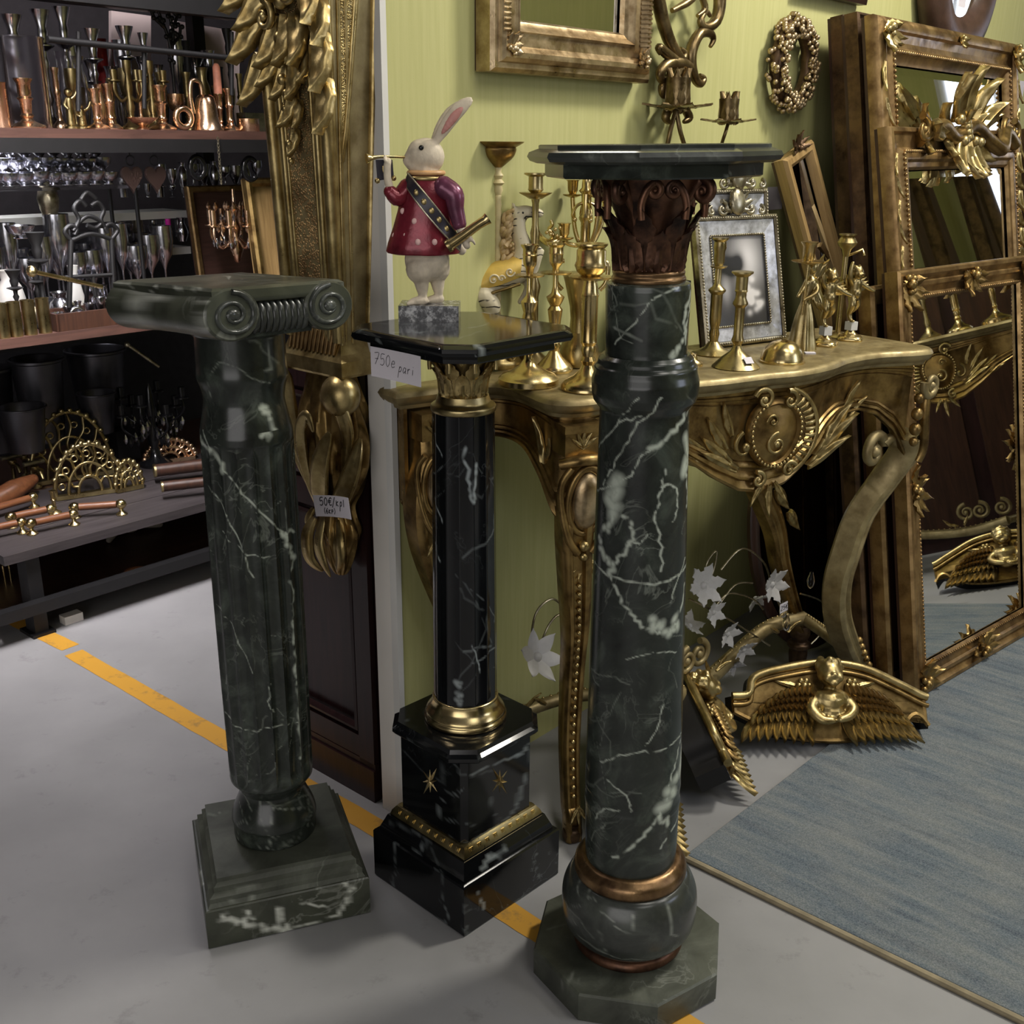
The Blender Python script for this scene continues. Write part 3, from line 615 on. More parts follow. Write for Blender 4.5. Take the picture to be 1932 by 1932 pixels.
# ------------------------------------------------------------------ handwriting on cards
GL = {'7': [[(0, 1), (.55, 1), (.15, 0)], [(.1, .5), (.5, .52)]], '5': [[(.55, 1), (.15, .98), (.1, .55), (.4, .62), (.55, .3), (.35, .02), (.05, .08)]],
      '0': [[(.3, 1), (.08, .7), (.08, .25), (.3, 0), (.5, .3), (.5, .75), (.3, 1)]], 'e': [[(.08, .3), (.45, .34), (.35, .58), (.15, .5), (.05, .2), (.2, 0), (.48, .1)]],
      'p': [[(.2, .6), (.0, -.6)], [(.15, .35), (.35, .6), (.52, .4), (.35, .08), (.12, .1)]], 'a': [[(.5, .5), (.25, .58), (.05, .25), (.2, 0), (.45, .3), (.5, .55), (.45, .1), (.58, 0)]],
      'r': [[(.1, .55), (.12, 0)], [(.1, .3), (.3, .55), (.45, .5)]], 'i': [[(.2, .55), (.18, 0)], [(.24, .82), (.26, .86)]], '/': [[(.5, 1.1), (0, -.2)]],
      'E': [[(.62, .85), (.45, 1), (.2, .8), (.15, .4), (.3, .05), (.62, .12)], [(0, .6), (.5, .62)], [(0, .4), (.45, .42)]], 'k': [[(.08, .7), (.05, 0)], [(.45, .6), (.1, .3), (.45, 0)]],
      'l': [[(.2, .9), (.15, 0)]], '2': [[(.05, .8), (.25, 1), (.5, .75), (.05, .02), (.55, .04)]], '6': [[(.45, 1), (.1, .5), (.1, .15), (.3, 0), (.5, .2), (.35, .48), (.12, .35)]],
      '(': [[(.3, 1.1), (.1, .5), (.3, -.1)]], ')': [[(.1, 1.1), (.3, .5), (.1, -.1)]], 'K': [[(.08, .75), (.05, 0)], [(.45, .7), (.1, .35), (.48, 0)]], 'P': [[(.08, .75), (.05, -.05)], [(.08, .7), (.4, .7), (.4, .4), (.1, .36)]], ' ': []}
def writing(text, x, y, hgt, r, adv=.72, slant=.12):
    mb = MB()
    for chx in text:
        for st in GL[chx]:
            P = smooth([(x + (q[0] + slant * q[1]) * hgt, 0, y + q[1] * hgt) for q in st], 4) if len(st) > 2 else np.array([(x + (q[0] + slant * q[1]) * hgt, 0, y + q[1] * hgt) for q in st])
            n0 = len(mb.v); mb.tube(P, r, 5)
            for i in range(n0, len(mb.v)): mb.v[i][:, 1] *= .25
        x += hgt * (adv if chx not in 'li ()' else .48)
    return mb
def card(name, label, c, xd, up, w, h, texts, cat='price tag', th=.0006, bend=0.0):
    """thin paper card: c centre, xd to its right, up; text on the face towards the viewer"""
    xd = np.array(xd, float); xd /= np.linalg.norm(xd); up = np.array(up, float); up -= xd * (up @ xd); up /= np.linalg.norm(up); n = np.cross(xd, up)   # n faces the reader
    t = thing(name, label, cat, c); t.rotation_euler = AX((0, 0, 0), xd, -n, up).to_euler()
    mb = MB(); N = 8; X = np.linspace(-w / 2, w / 2, N)
    A = np.array([[(x, -bend * (x / w * 2) ** 2, z) for z in (-h / 2, h / 2)] for x in X]); B = A + [0, th, 0]
    R = [np.vstack([A[i], B[i][::-1]]) for i in range(N)]; mb.rings(R); part('paper_card', mb, M['paper'], t, 30)
    for tx, x, y, hg, r in texts:
        m = writing(tx, x, y, hg, r)
        for i, v in enumerate(m.v): v[:, 1] += -bend * (v[:, 0] / w * 2) ** 2 - .0004
        part('handwriting', m, M['ink'], t, 60)
    return t
bn = np.array([-cos(radians(46)), -sin(radians(46)), 0]); bx = np.array([sin(radians(46)), -cos(radians(46)), 0])
bc = np.array([-.0735, 1.578, 0]) + bn * .1125
pq = [onpl(x, y, bc, bn) for x, y in ((701, 656), (796, 668), (703, 712), (795, 728))]
card('price_tag', 'white price card reading 750e pari taped under black pedestal top', sum(pq) / 4, bx, (0, 0, 1), .108, .043, [('750e', -.047, -.003, .0165, .00045), ('pari', .004, -.0075, .0135, .0005)], bend=.002)

# ------------------------------------------------------------------ mahogany cabinet beside the wall end
Q0 = np.array([-.251, 1.80, 0]); GROT = atan2(WN[1], WN[0])          # local x along WN (to the left), y towards the viewer
CB = thing('cabinet', 'dark mahogany cabinet with recessed panels standing at the wall end', 'cabinet', Q0 + WD * .0, GROT)
mb = MB(); mb.box((.15, -.16, .417), (.30, .3, .834)); part('carcass', mb, M['mahogany'], CB, 20)
mb = MB(); mb.box((.15, .004, .034), (.304, .018, .068)); mb.box((.15, .004, .074), (.304, .010, .014)); part('plinth', mb, M['mahogany'], CB, 20)
for x, w in ((.021, .042), (.279, .042)): mb = MB(); mb.box((x, .003, .452), (w, .012, .764)); part('stile', mb, M['mahogany'], CB, 20)
for z, hh in ((.105, .045), (.59, .05), (.81, .048)): mb = MB(); mb.box((.15, .0025, z), (.22, .011, hh)); part('rail', mb, M['mahogany'], CB, 20)
for z0, z1 in ((.132, .560), (.62, .782)):
    mb = MB(); q = np.array([(.046, z0 + .004), (.254, z0 + .004), (.254, z1 - .004), (.046, z1 - .004)])
    P = [np.column_stack([a[:, 0], np.full(4, y), a[:, 1]]) for a, y in ((q, .001), (q, .0075), (inset(q, .006), .009), (inset(q, .012), .004), (inset(q, .014), .001))]
    mb.rings(P, caps=False); part('panel_moulding', mb, M['mahogany'], CB, 30)
mb = MB(); mb.box((.205, .010, .683), (.06, .003, .026)); part('label_plate', mb, M['brass'], CB, 20, 'small brass label plate')

# ------------------------------------------------------------------ gilded wall bracket, tapering down, with a leaf drop below
GB = thing('gilded_bracket', 'tall gilded tapering wall bracket with carved fruit and curled leaf drop', 'bracket', Q0 + np.array([0, 0, .87]), GROT)
def gx(z): return (-.024 - .044 * (z - .0) / .52, .103 - .026 * z / .52)         # right and left edge at height z above the moulding
def gd(z): return .066 + .044 * z / .52
def sec(z, dx=0.0, dd=0.0):
    a, b = gx(z); d = gd(z); return np.array([(a - dx, 0), (b + dx, 0), (b + dx, d + dd), (a - dx, d + dd)])
mb = MB(); mb.loft([(sec(z), z) for z in (0.02, .2, .4, .62, .72)]); part('body', mb, M['gold_dull'], GB, 20)
def gpt(fx, z, out=0.0):                                     # point on the front face, fx 0 right .. 1 left
    a, b = gx(z); return np.array([a + (b - a) * fx, gd(z) + out, z])
for fx, r in ((.03, .011), (.2, .0055), (.27, .0035), (.8, .0055), (.74, .0035), (.97, .011)):
    mb = MB(); mb.tube([gpt(fx, z, .0) for z in np.linspace(.025, .715, 12)], r, 8); part('front_moulding', mb, M['gold'], GB, 60)
def stipple(pts, n, mat, parent, nm, rad=.0022):
    mb = MB()
    for p, nrm in pts: mb.ball(p, (rad, rad, rad) if nrm is None else rad, 6, 4)
    o = part(nm, mb, mat, parent, 60); o['kind'] = 'stuff'; return o
pts = []
for k in range(2400):
    z = rnd.uniform(.03, .7); f = rnd.uniform(.29, .72); pts.append((gpt(f, z, -.0008), None))
stipple(pts, 0, M['gold_wood'], GB, 'stippled_ground', .0021)
def gside(fy, z, out=0.0):                                   # right-hand face, fy 0 at the wall .. 1 at the front corner
    a, b = gx(z); return np.array([a - out, gd(z) * fy, z])
for f0, f1, r, z1 in ((.95, .9, .005, .715), (.86, .70, .004, .715), (.10, .10, .009, .715), (.55, .22, .005, .715), (.62, .62, .003, .715)):
    mb = MB(); mb.tube([gside(f0 + (f1 - f0) * t_ if f0 != .55 else .78 - .52 * t_ ** .7, .28 * (f0 == .55) + .02 + (z1 - .02 - .28 * (f0 == .55)) * t_) for t_ in np.linspace(0, 1, 10)], r, 8); part('side_moulding', mb, M['gold'], GB, 60)
pts = []
for k in range(1500):
    z = rnd.uniform(.34, .71); t_ = (z - .3) / .41; f = rnd.uniform(.78 - .5 * t_ ** .7, .80 + (-.06) * t_); pts.append((gside(f, z, -.0008), None))
stipple(pts, 0, M['gold'], GB, 'stippled_side_ground', .002)
mb = MB(); mb.loft([(sec(0, .016, .014), -.032), (sec(0, .018, .016), -.028), (sec(0, .018, .016), -.006), (sec(0, .013, .012), -.001), (sec(0, .008, .008), .004), (sec(.01, .002, .002), .02), (sec(.02, 0, 0), .03)]); part('foot_moulding', mb, M['gold'], GB, 25)
mb = MB()
for k in range(12):
    f = .06 + .08 * k; mb.tube([gpt(f, .045, -.002), gpt(f + .01, .022, .004), gpt(f + .015, .004, .009)], [.003, .0045, .003], 6)
part('gadrooning', mb, M['gold_wood'], GB, 60)
# carved drop of leaves and fruit on the front
def put(me, parent, name, loc, rot, sc=1.0, mat=None):
    o = part(name, me, mat, parent); o.location = [float(a) for a in loc]; o.rotation_euler = rot; o.scale = (sc,) * 3 if np.isscalar(sc) else sc; return o
LEAF = mesh('acanthus_leaf', leaf_mb(.10, .05, .16, 3, .3, .05, .6, amp=.07), M['gold'], 60)
LEAFN = mesh('long_leaf', leaf_mb(.12, .028, .12, 3, .25, .06, .55, amp=.08), M['gold'], 60)
cr_ = random.Random(17)
DROP = [(.5, .50, 0, .75), (.36, .50, -.3, .8), (.64, .50, .3, .8), (.2, .55, -.5, .85), (.8, .55, .5, .85), (.44, .44, -.15, .6), (.57, .44, .2, .6), (.5, .40, 0, .55), (.42, .385, -.2, .42), (.58, .385, .25, .42), (.5, .345, .0, .42), (.3, .46, -.35, .6), (.7, .46, .35, .65), (.96, .52, .35, .95), (.99, .45, .25, .8), (.95, .58, .5, .9), (.02, .47, -.25, .85), (-.01, .41, -.2, .8), (.05, .52, -.45, .8), (.5, .60, 0, .9), (.3, .62, -.3, .9), (.7, .62, .3, .9), (.12, .62, -.5, .9), (.88, .64, .5, .9)]
for fx, z, a, s_ in DROP:
    p = gpt(fx, z, .010); put(LEAF, GB, 'acanthus_leaf', p, (radians(12), pi + a, pi), s_)
FRU = [(.74, .545, .020), (.66, .575, .016), (.82, .585, .016), (.5, .565, .017), (.42, .6, .016), (.58, .61, .018), (.52, .47, .010), (.58, .45, .009), (.46, .445, .009), (.54, .415, .008), (.49, .395, .007), (.53, .375, .006), (.5, .355, .006), (.51, .325, .006), (.5, .30, .005), (.34, .56, .014), (.26, .585, .015), (.47, .52, .012), (.6, .53, .012), (.4, .54, .010)]
for fx, z, r in FRU:
    mb = MB(); mb.ball((0, 0, 0), (r, r, r * 1.1), 14, 9); o = part('fruit', mb, M['gold'], GB, 60); o.location = [float(a) for a in gpt(fx, z, .02)]
for fx, z, R_, sg in ((.3, .53, .022, 1), (.72, .50, .022, -1), (.5, .535, .018, 1), (.85, .61, .024, -1), (.18, .6, .022, 1)):
    m = scroll_mb(R_, R_ * .28, 1.2, pi * .5, sg); o = part('carved_scroll', m, M['gold'], GB, 60); o.location = [float(a) for a in gpt(fx, z, .024)]; o.rotation_euler = (0, 0, pi)
# the leaf drop below the moulding
mb = MB(); LOBE = lambda th, z: 1 + .10 * np.cos(9 * th + z * 30) + .05 * np.cos(17 * th)
prof = sprof([(.012, -.40), (.022, -.385), (.036, -.345), (.044, -.315), (.036, -.29), (.033, -.268), (.048, -.24), (.064, -.2), (.070, -.15), (.064, -.10), (.05, -.06), (.042, -.034)], 5)
mb.lathe(dense(prof, 70), 72, mod=LOBE); mb.xform(TM((.040, .036, 0), (0, 0, 0), (1, .72, 1)))
drop = part('leaf_drop', mb, M['gold_old'], GB, 60)
def curl_leaf(pts, wd, name='curled_leaf', mat='gold'):
    P = smooth(pts, 6); n = len(P); k = np.linspace(0, 1, n); r = wd * (np.sin(pi * np.clip(k * .86 + .10, 0, 1)) ** .8)
    mb = MB(); T = np.gradient(P, axis=0); T /= np.linalg.norm(T, axis=1)[:, None]; R = []
    for i in range(n):
        out = np.array([0, 1.0, 0]); s = np.cross(T[i], out); s /= np.linalg.norm(s); o_ = np.cross(s, T[i]); th = np.linspace(0, 2 * pi, 14, endpoint=False)
        R.append(P[i] + np.outer(np.cos(th) * r[i], s) + np.outer(np.sin(th) * r[i] * .38 * (1 + .5 * np.cos(th * 3)), o_))
    mb.rings(R); return part(name, mb, M[mat], drop, 60)
for pts, wd in (([(.07, .06, -.25), (.10, .07, -.16), (.108, .075, -.09), (.104, .08, -.045), (.098, .085, -.03)], .018), ([(.06, .06, -.27), (.11, .06, -.19), (.135, .06, -.14), (.152, .06, -.118)], .015),
                ([(.05, .07, -.27), (.06, .085, -.2), (.055, .095, -.13), (.03, .10, -.10), (.018, .098, -.125)], .014), ([(.04, .07, -.27), (.02, .09, -.23), (.0, .1, -.17), (-.02, .095, -.12)], .022),
                ([(.02, .06, -.27), (-.02, .08, -.24), (-.05, .075, -.18), (-.055, .06, -.13)], .02), ([(-.01, .06, -.20), (-.035, .07, -.13), (-.03, .08, -.08), (-.012, .09, -.055), (.005, .088, -.075)], .017),
                ([(.06, .06, -.27), (.04, .085, -.24), (.02, .09, -.2), (.025, .095, -.165)], .012), ([(.08, .055, -.30), (.085, .07, -.33), (.075, .075, -.37), (.06, .06, -.395)], .016), ([(.02, .055, -.29), (.0, .07, -.32), (.0, .07, -.35), (.02, .06, -.385)], .014), ([(.05, .06, -.29), (.045, .078, -.33), (.04, .075, -.365), (.04, .06, -.40)], .012), ([(.088, .05, -.285), (.1, .055, -.31), (.1, .05, -.335)], .009)):
    curl_leaf(pts, wd)
mb = MB(); mb.ball((-.022, .07, -.062), (.034, .032, .036), 18, 12); part('curled_bud', mb, M['gold'], drop, 60)
tc = Q0 + WN * .030 - WD * .105 + np.array([0, 0, .596])
tq = [onpl(x, y, Q0 - WD * .112, WD) for x, y in ((599, 932), (666, 937), (597, 972), (665, 981))]
card('price_tag', 'white price card with black pen on gilded leaf drop', sum(tq) / 4, tq[1] - tq[0], (0, 0, 1), np.linalg.norm(tq[1] - tq[0]), .036, [('50E/kpl', -.034, .001, .0135, .0009), ('(6KP)', -.027, -.0125, .009, .0008)], bend=.006)

# ------------------------------------------------------------------ gilded console table
KA = radians(54); K0 = np.array([-.2, 1.75, 0]); KE1 = np.array([sin(KA), cos(KA), 0]); KE2 = np.array([cos(KA), -sin(KA), 0]); KROT = pi / 2 - KA
def KW(a, b, z=0.0): return K0 + KE1 * a + KE2 * b + np.array([0, 0, z])
def kpx(x, y, b): return onpl(x, y, K0 + KE2 * b, KE2)
KT = thing('console_table', 'gilded carved console table with serpentine top crowded with brass candlesticks', 'table', K0, KROT)
front = [(-.015, .045), (.07, .052), (.148, .052), (.176, .09), (.168, .157), (.163, .215), (.205, .25), (.30, .25), (.426, .247), (.506, .262), (.599, .272), (.675, .287), (.762, .281), (.847, .258), (.936, .258), (1.014, .284), (1.062, .288), (1.085, .25), (1.085, .12)]
fo = smooth(front, 5); out2 = np.vstack([fo, [(1.085, .02), (1.085, -.01), (.6, -.01), (-.015, -.01)]]); out2[:, 1] *= -1          # local y = -b
mb = MB(); L = []
for d, z in ((.022, .786), (.012, .788), (.010, .794), (.004, .797), (.0, .803), (-.003, .81), (.0, .816), (.005, .8195), (.012, .82)): L.append((inset(out2, d), z))
mb.loft(L); part('top', mb, M['gold_dull'], KT, 40)
ap_path = inset(out2, .024)[:len(fo)]; s_ = np.concatenate([[0], np.cumsum(np.linalg.norm(np.diff(ap_path, axis=0), axis=1))])
iL = int(np.argmin(np.linalg.norm(ap_path - [.195, -.235], axis=1))); iR = int(np.argmin(np.linalg.norm(ap_path - [1.04, -.265], axis=1)))
ap = np.array([np.interp(np.linspace(s_[0], s_[iL], 60), s_, ap_path[:, k]) for k in (0, 1)]).T
fr = np.array([np.interp(np.linspace(s_[iL], s_[iR], 140), s_, ap_path[:, k]) for k in (0, 1)]).T
def arch_side(f):
    return .60 + .12 * (1 - abs(2 * f - .95) ** 2.4)
def arch_front(f):
    a = abs(f - .5) * 2
    kx = np.array([0, .12, .25, .4, .55, .7, .82, .92, 1.0]); kz = np.array([.592, .602, .632, .675, .702, .704, .69, .655, .60])
    return float(np.interp(a, kx, kz))
def apron(path, fn, name):
    n = len(path); T = np.gradient(path, axis=0); T /= np.linalg.norm(T, axis=1)[:, None]; N = np.column_stack([T[:, 1], -T[:, 0]])
    rows = [(0, .0), (.05, .0), (.06, .003), (.09, .003), (.10, 0), (.13, 0), (.14, .002), (.155, 0), (.70, -.001), (.72, .003), (.76, .004), (.78, .001), (.80, .001), (.83, .006), (.88, .007), (.90, .002), (.93, .005), (.97, .008), (1.0, .006), (1.0, -.014), (0, -.014)]
    P = []
    for i in range(n):
        zb = fn(i / (n - 1)); zt = .788
        P.append([(path[i][0] + N[i][0] * o, path[i][1] + N[i][1] * o, zt + (zb - zt) * t_ - .0) for t_, o in rows])
    mb = MB(); mb.rings(P); return part(name, mb, M['gold_old'], KT, 40), N
a_side, Ns = apron(ap, arch_side, 'side_apron'); a_front, Nf = apron(fr, arch_front, 'front_apron')
def fpt(f, z, out=.006):                                    # point in front of the front apron
    i = min(139, max(0, int(round(f * 139)))); return np.array([fr[i][0] + Nf[i][0] * out, fr[i][1] + Nf[i][1] * out, z])
def spt(f, z, out=.006):
    i = min(59, max(0, int(round(f * 59)))); return np.array([ap[i][0] + Ns[i][0] * out, ap[i][1] + Ns[i][1] * out, z])
def frot(f): i = min(139, max(0, int(round(f * 139)))); return atan2(Nf[i][1], Nf[i][0]) + pi / 2
# cartouche in the middle of the front
f0 = .52; cz = .705; cc = fpt(f0, cz, .010); cr = frot(f0)
CT = MB(); n = 40; th = np.linspace(0, 2 * pi, n, endpoint=False); R = []
for k, y in ((1.0, .004), (.97, -.006), (.86, -.010), (.8, -.005), (.7, -.006), (.35, -.014), (.02, -.016)): R.append(np.column_stack([.058 * k * np.cos(th) * (1 + .12 * np.sin(th)), np.full(n, y), .066 * k * np.sin(th)]))
CT.rings(R, flip=True); cto = part('cartouche', CT, M['gold_old'], KT, 50); cto.location = [float(a) for a in cc]; cto.rotation_euler = (0, 0, cr)
bm = MB(); bm.ball((0, 0, 0), .0034, 8, 6); bme = mesh('bead', bm, M['gold'], 60)
for k in range(34):
    a = -pi * .5 + (k - 17) * 2 * pi / 40; put(bme, cto, 'bead', (.052 * cos(a) * (1 + .12 * sin(a)), -.011, .060 * sin(a)), (0, 0, 0))
for p, R_, r_, tn, a0, sg in (((-.03, -.008, .066), .022, .0055, 1.2, pi * .9, -1), ((.022, -.012, .062), .018, .0055, 1.1, pi * .6, -1), ((0, -.014, -.018), .022, .004, 1.4, pi * .5, 1), ((-.012, -.014, .026), .013, .003, 1.2, pi, -1), ((.036, -.008, -.070), .016, .005, 1.2, pi * .2, 1), ((-.06, -.006, -.02), .03, .005, .6, pi * .6, 1), ((-.028, -.006, -.084), .016, .005, 1.2, pi * .6, -1)):
    m = scroll_mb(R_, r_, tn, a0, sg); m.xform(TM(p)); part('scroll', m, M['gold'], cto, 60)
for k in range(14):
    a = radians(-62 + 9.3 * k); mb = MB(); p = np.array([.062 * cos(a) * 1.05, -.006, .064 * sin(a)]); q = np.array([.088 * cos(a) * 1.02, -.003, .082 * sin(a)]); mb.tube([p, (p + q) / 2 + [0, -.004, 0], q], [.003, .0042, .003], 6); part('shell_rib', mb, M['gold'], cto, 60)
mb = MB(); mb.tube([(.09 * cos(a) * 1.02, -.003, .086 * sin(a)) for a in np.linspace(radians(-66), radians(70), 20)], .005, 8); part('shell_rim', mb, M['gold'], cto, 60)
for k, (x, z, ry_, s_) in enumerate(((-.075, -.06, -1.1, .8), (-.09, -.045, -.9, .75), (-.10, -.02, -.65, .7), (-.09, .005, -.4, .6), (-.12, -.05, -1.25, .8), (-.135, -.03, -.9, .6), (.10, -.05, .75, .9), (.115, -.03, .5, .8), (.085, -.07, .95, .8), (0, -.10, pi, .5), (.012, -.095, pi - .6, .4), (-.016, -.095, pi + .6, .4))):
    put(LEAFN, cto, 'long_leaf', (x, -.002, z), (0, ry_, 0), s_)
for f, z, ry_, s_ in ((.80, .69, .35, .7), (.83, .695, .8, .45), (.2, .69, -.35, .7), (.16, .7, -.8, .45)):
    o = put(LEAFN, KT, 'apron_leaf', fpt(f, z, .003), (0, ry_, frot(f)), s_)
for f, z, ry_, s_ in ((.83, .70, -.2, .65), (.87, .71, .5, .4)):
    i = int(f * 59); o = put(LEAFN, KT, 'apron_leaf', spt(f, z, .003), (0, ry_, atan2(Ns[i][1], Ns[i][0]) + pi / 2), s_)
# legs
def sweep_leg(path, w, d, ang, name, mat='gold_old', groove=True):
    """legs: path of points in table space, section w x d turned by ang, with a groove down the front"""
    P = smooth(path, 8); n = len(P); mb = MB(); R = []
    sec_ = [(-1, -.7), (-.7, -1), (-.45, -1), (-.3, -.72), (0, -.66), (.3, -.72), (.45, -1), (.7, -1), (1, -.7), (1, .8), (.8, 1), (-.8, 1), (-1, .8)]
    T = np.gradient(P, axis=0); T /= np.linalg.norm(T, axis=1)[:, None]; X = np.array([cos(ang), sin(ang), 0])
    for i in range(n):
        k = i / (n - 1); ww = np.interp(k, np.linspace(0, 1, len(w)), w); dd = np.interp(k, np.linspace(0, 1, len(d)), d)
        x = X - T[i] * (X @ T[i]); x /= np.linalg.norm(x); y = np.cross(T[i], x) * -1
        R.append([P[i] + x * a * ww + (-y) * b * dd * (-1) for a, b in sec_])
    mb.rings(R); return part(name, mb, M[mat], KT, 45)
lr = sweep_leg([(1.055, -.262, .64), (1.062, -.255, .60), (1.04, -.235, .545), (.99, -.22, .47), (.955, -.22, .39), (.945, -.215, .32), (.965, -.21, .24), (1.01, -.205, .165), (1.065, -.2, .09), (1.10, -.2, .035), (1.115, -.2, .008)], [.026, .026, .027, .028, .027, .025, .022, .02], [.03, .028, .026, .026, .024, .022, .02, .018], radians(18), 'front_leg', 'gold_dull')
ll = sweep_leg([(.205, -.235, .66), (.203, -.235, .58), (.215, -.225, .5), (.235, -.205, .4), (.24, -.195, .3), (.23, -.205, .18), (.218, -.228, .07), (.214, -.238, .05), (.214, -.24, .002)], [.030, .026, .024, .019, .017, .015, .014, .015], [.028, .026, .024, .02, .018, .016, .015, .016], radians(-18), 'front_leg', 'gold_old')
bl = sweep_leg([(.045, -.04, .78), (.042, -.05, .70), (.03, -.05, .62), (.05, -.04, .52), (.10, -.035, .38), (.15, -.035, .24), (.19, -.035, .12), (.2, -.035, .0)], [.028, .03, .028, .02, .016, .015], [.026, .03, .026, .02, .016, .015], 0, 'back_leg', 'gold_old')
br = sweep_leg([(.79, -.03, .62), (.83, -.04, .56), (.875, -.045, .49), (.925, -.05, .40), (.955, -.05, .31), (1.01, -.05, .19), (1.045, -.05, .13)], [.02, .022, .024, .02, .016, .015], [.02] * 6, 0, 'back_leg', 'gold_old')
for z0, z1, s_ in ((.50, .40, .55), (.44, .33, .5)):
    put(LEAF, br, 'acanthus_leaf', (.90 if s_ == .55 else .945, -.075, z0), (0, pi - .5, 0), s_)
mb = MB(); mb.lathe(sprof([(.013, 0), (.016, .02), (.022, .06), (.020, .075), (.026, .08), (.026, .09), (.018, .096), (.024, .115), (.02, .135)], 4), 24, (1.05, -.05, 0)); part('turned_foot', mb, M['gold_dark'], KT, 50)
mb = MB(); mb.lathe(sprof([(.013, 0), (.016, .02), (.022, .06), (.020, .075), (.026, .08), (.026, .09), (.018, .096), (.024, .115), (.02, .135)], 4), 24, (.2, -.035, 0)); part('turned_foot', mb, M['gold_dark'], KT, 50)
# corner blocks, cartouches, shells and beads on the front legs
mb = MB(); mb.box((0, 0, 0), (.062, .05, .05)); mb.box((0, -.004, .02), (.07, .056, .012)); o = part('corner_block', mb, M['gold_old'], KT, 30); o.location = (.205, -.232, .755); o.rotation_euler = (0, 0, radians(-14))
for k in range(5):
    put(LEAFN, o, 'palmette_leaf', (0, -.027, -.012), (0, (k - 2) * .45, 0), .26)
mb = MB(); mb.tube([(-.036, -.02, 0), (-.02, -.034, .006), (0, -.04, .009), (.02, -.034, .006), (.036, -.02, 0)], .009, 10); o2 = part('leg_brow', mb, M['gold_old'], KT, 60); o2.location = (.205, -.232, .718); o2.rotation_euler = (0, 0, radians(-14))
mb = MB(); mb.ball((0, 0, 0), (.027, .018, .050), 24, 16); o = part('leg_cartouche', mb, M['champagne'], KT, 60, 'smooth oval boss on the front leg'); o.location = (.205, -.262, .655); o.rotation_euler = (radians(6), 0, radians(-14))
mb = MB(); a_ = np.linspace(0, 2 * pi, 30, endpoint=False); mb.tube([(.033 * cos(t_), -.0, .058 * sin(t_)) for t_ in a_], .006, 8, closed=True); part('cartouche_rim', mb, M['gold_old'], o, 60)
for sg in (-1, 1): mb = MB(); mb.tube(smooth([(sg * .030, .0, .06), (sg * .045, .004, .03), (sg * .040, .002, -.02), (sg * .028, -.004, -.065), (sg * .012, -.006, -.09)], 5), [.006] * 10 + [.007] * 11, 8); part('cartouche_scroll', mb, M['gold_old'], o, 60)
mb = MB(); mb.ball((0, -.004, -.078), .010, 12, 8); mb.ball((0, -.004, -.098), .008, 12, 8); part('cartouche_drop', mb, M['gold'], o, 60)
for k in range(5): put(LEAFN, KT, 'shell_leaf', (.222, -.247, .545), (0, pi + (k - 2) * .5, radians(-14)), .33)
for k in range(26):
    z = .50 - .0165 * k; x = np.interp(z, [.0, .07, .18, .3, .4, .5], [.214, .218, .23, .24, .235, .215]); y = np.interp(z, [.0, .07, .18, .3, .4, .5], [-.24, -.228, -.205, -.195, -.205, -.225]); hh = np.interp(z, [.05, .5], [.016, .024])
    put(bme, ll, 'bead', (x + hh * sin(radians(-18)) * .8, y - hh * .82, z), (0, 0, 0), 1.25)
for ry_ in (-.5, 0, .5): put(LEAFN, ll, 'foot_leaf', (.214, -.256, .075), (0, pi + ry_, radians(-18)), .3)
mb = MB(); mb.lathe(sprof([(.015, 0), (.018, .006), (.018, .02), (.013, .026), (.016, .034)], 4), 20, (.214, -.24, 0)); part('toe', mb, M['gold_dark'], KT, 50)
# boss, brow and husks on the left back leg
mb = MB(); mb.ball((0, 0, 0), (.019, .014, .044), 20, 14); o = part('leg_cartouche', mb, M['champagne'], KT, 60, 'smooth oval boss on the back leg'); o.location = (.034, -.088, .665); o.rotation_euler = (radians(4), 0, radians(-20))
mb = MB(); mb.tube([(.024 * cos(t_), .002, .052 * sin(t_)) for t_ in a_], .005, 8, closed=True); part('cartouche_rim', mb, M['gold_old'], o, 60)
for sg in (-1, 1): mb = MB(); mb.tube(smooth([(sg * .022, .0, .055), (sg * .034, .006, .03), (sg * .030, .004, -.02), (sg * .02, -.002, -.06), (sg * .006, -.004, -.085)], 5), [.005] * 21, 8); part('cartouche_scroll', mb, M['gold_old'], o, 60)
mb = MB(); mb.box((0, 0, 0), (.055, .05, .045)); o = part('corner_block', mb, M['gold_old'], KT, 30); o.location = (.04, -.05, .762)
for k in range(5): put(LEAFN, o, 'palmette_leaf', (0, -.027, -.012), (0, (k - 2) * .45, 0), .24)
for k in range(4): put(LEAFN, KT, 'shell_leaf', (.036, -.085, .575), (0, pi + (k - 1.5) * .45, radians(-10)), .33)
# right corner: volute, beads and shell, knee scroll
m = scroll_mb(.026, .009, 1.5, pi * .9, 1); o = part('corner_volute', m, M['gold_dull'], KT, 60); o.location = (1.062, -.296, .748); o.rotation_euler = (0, 0, radians(4))
for z, r in ((.725, .010), (.693, .012), (.662, .012), (.636, .009)): mb = MB(); mb.ball((1.028, -.296, z), (r, r, r * 1.1), 12, 8); part('husk_bead', mb, M['gold_old'], KT, 60)
for k in range(6): put(LEAFN, KT, 'shell_leaf', (1.072, -.285, .705), (0, .5 + k * .28, radians(45)), .42)
mb = MB(); mb.tube(smooth([(1.06, -.29, .73), (1.058, -.293, .69), (1.07, -.29, .65), (1.08, -.285, .61), (1.075, -.28, .585)], 5), [.010] * 21, 8); part('leg_spine', mb, M['gold_old'], KT, 60)
m = scroll_mb(.038, .012, 1.35, pi * .1, 1); o = part('knee_scroll', m, M['gold_dull'], KT, 60); o.location = (.975, -.245, .612); o.rotation_euler = (0, 0, radians(6))
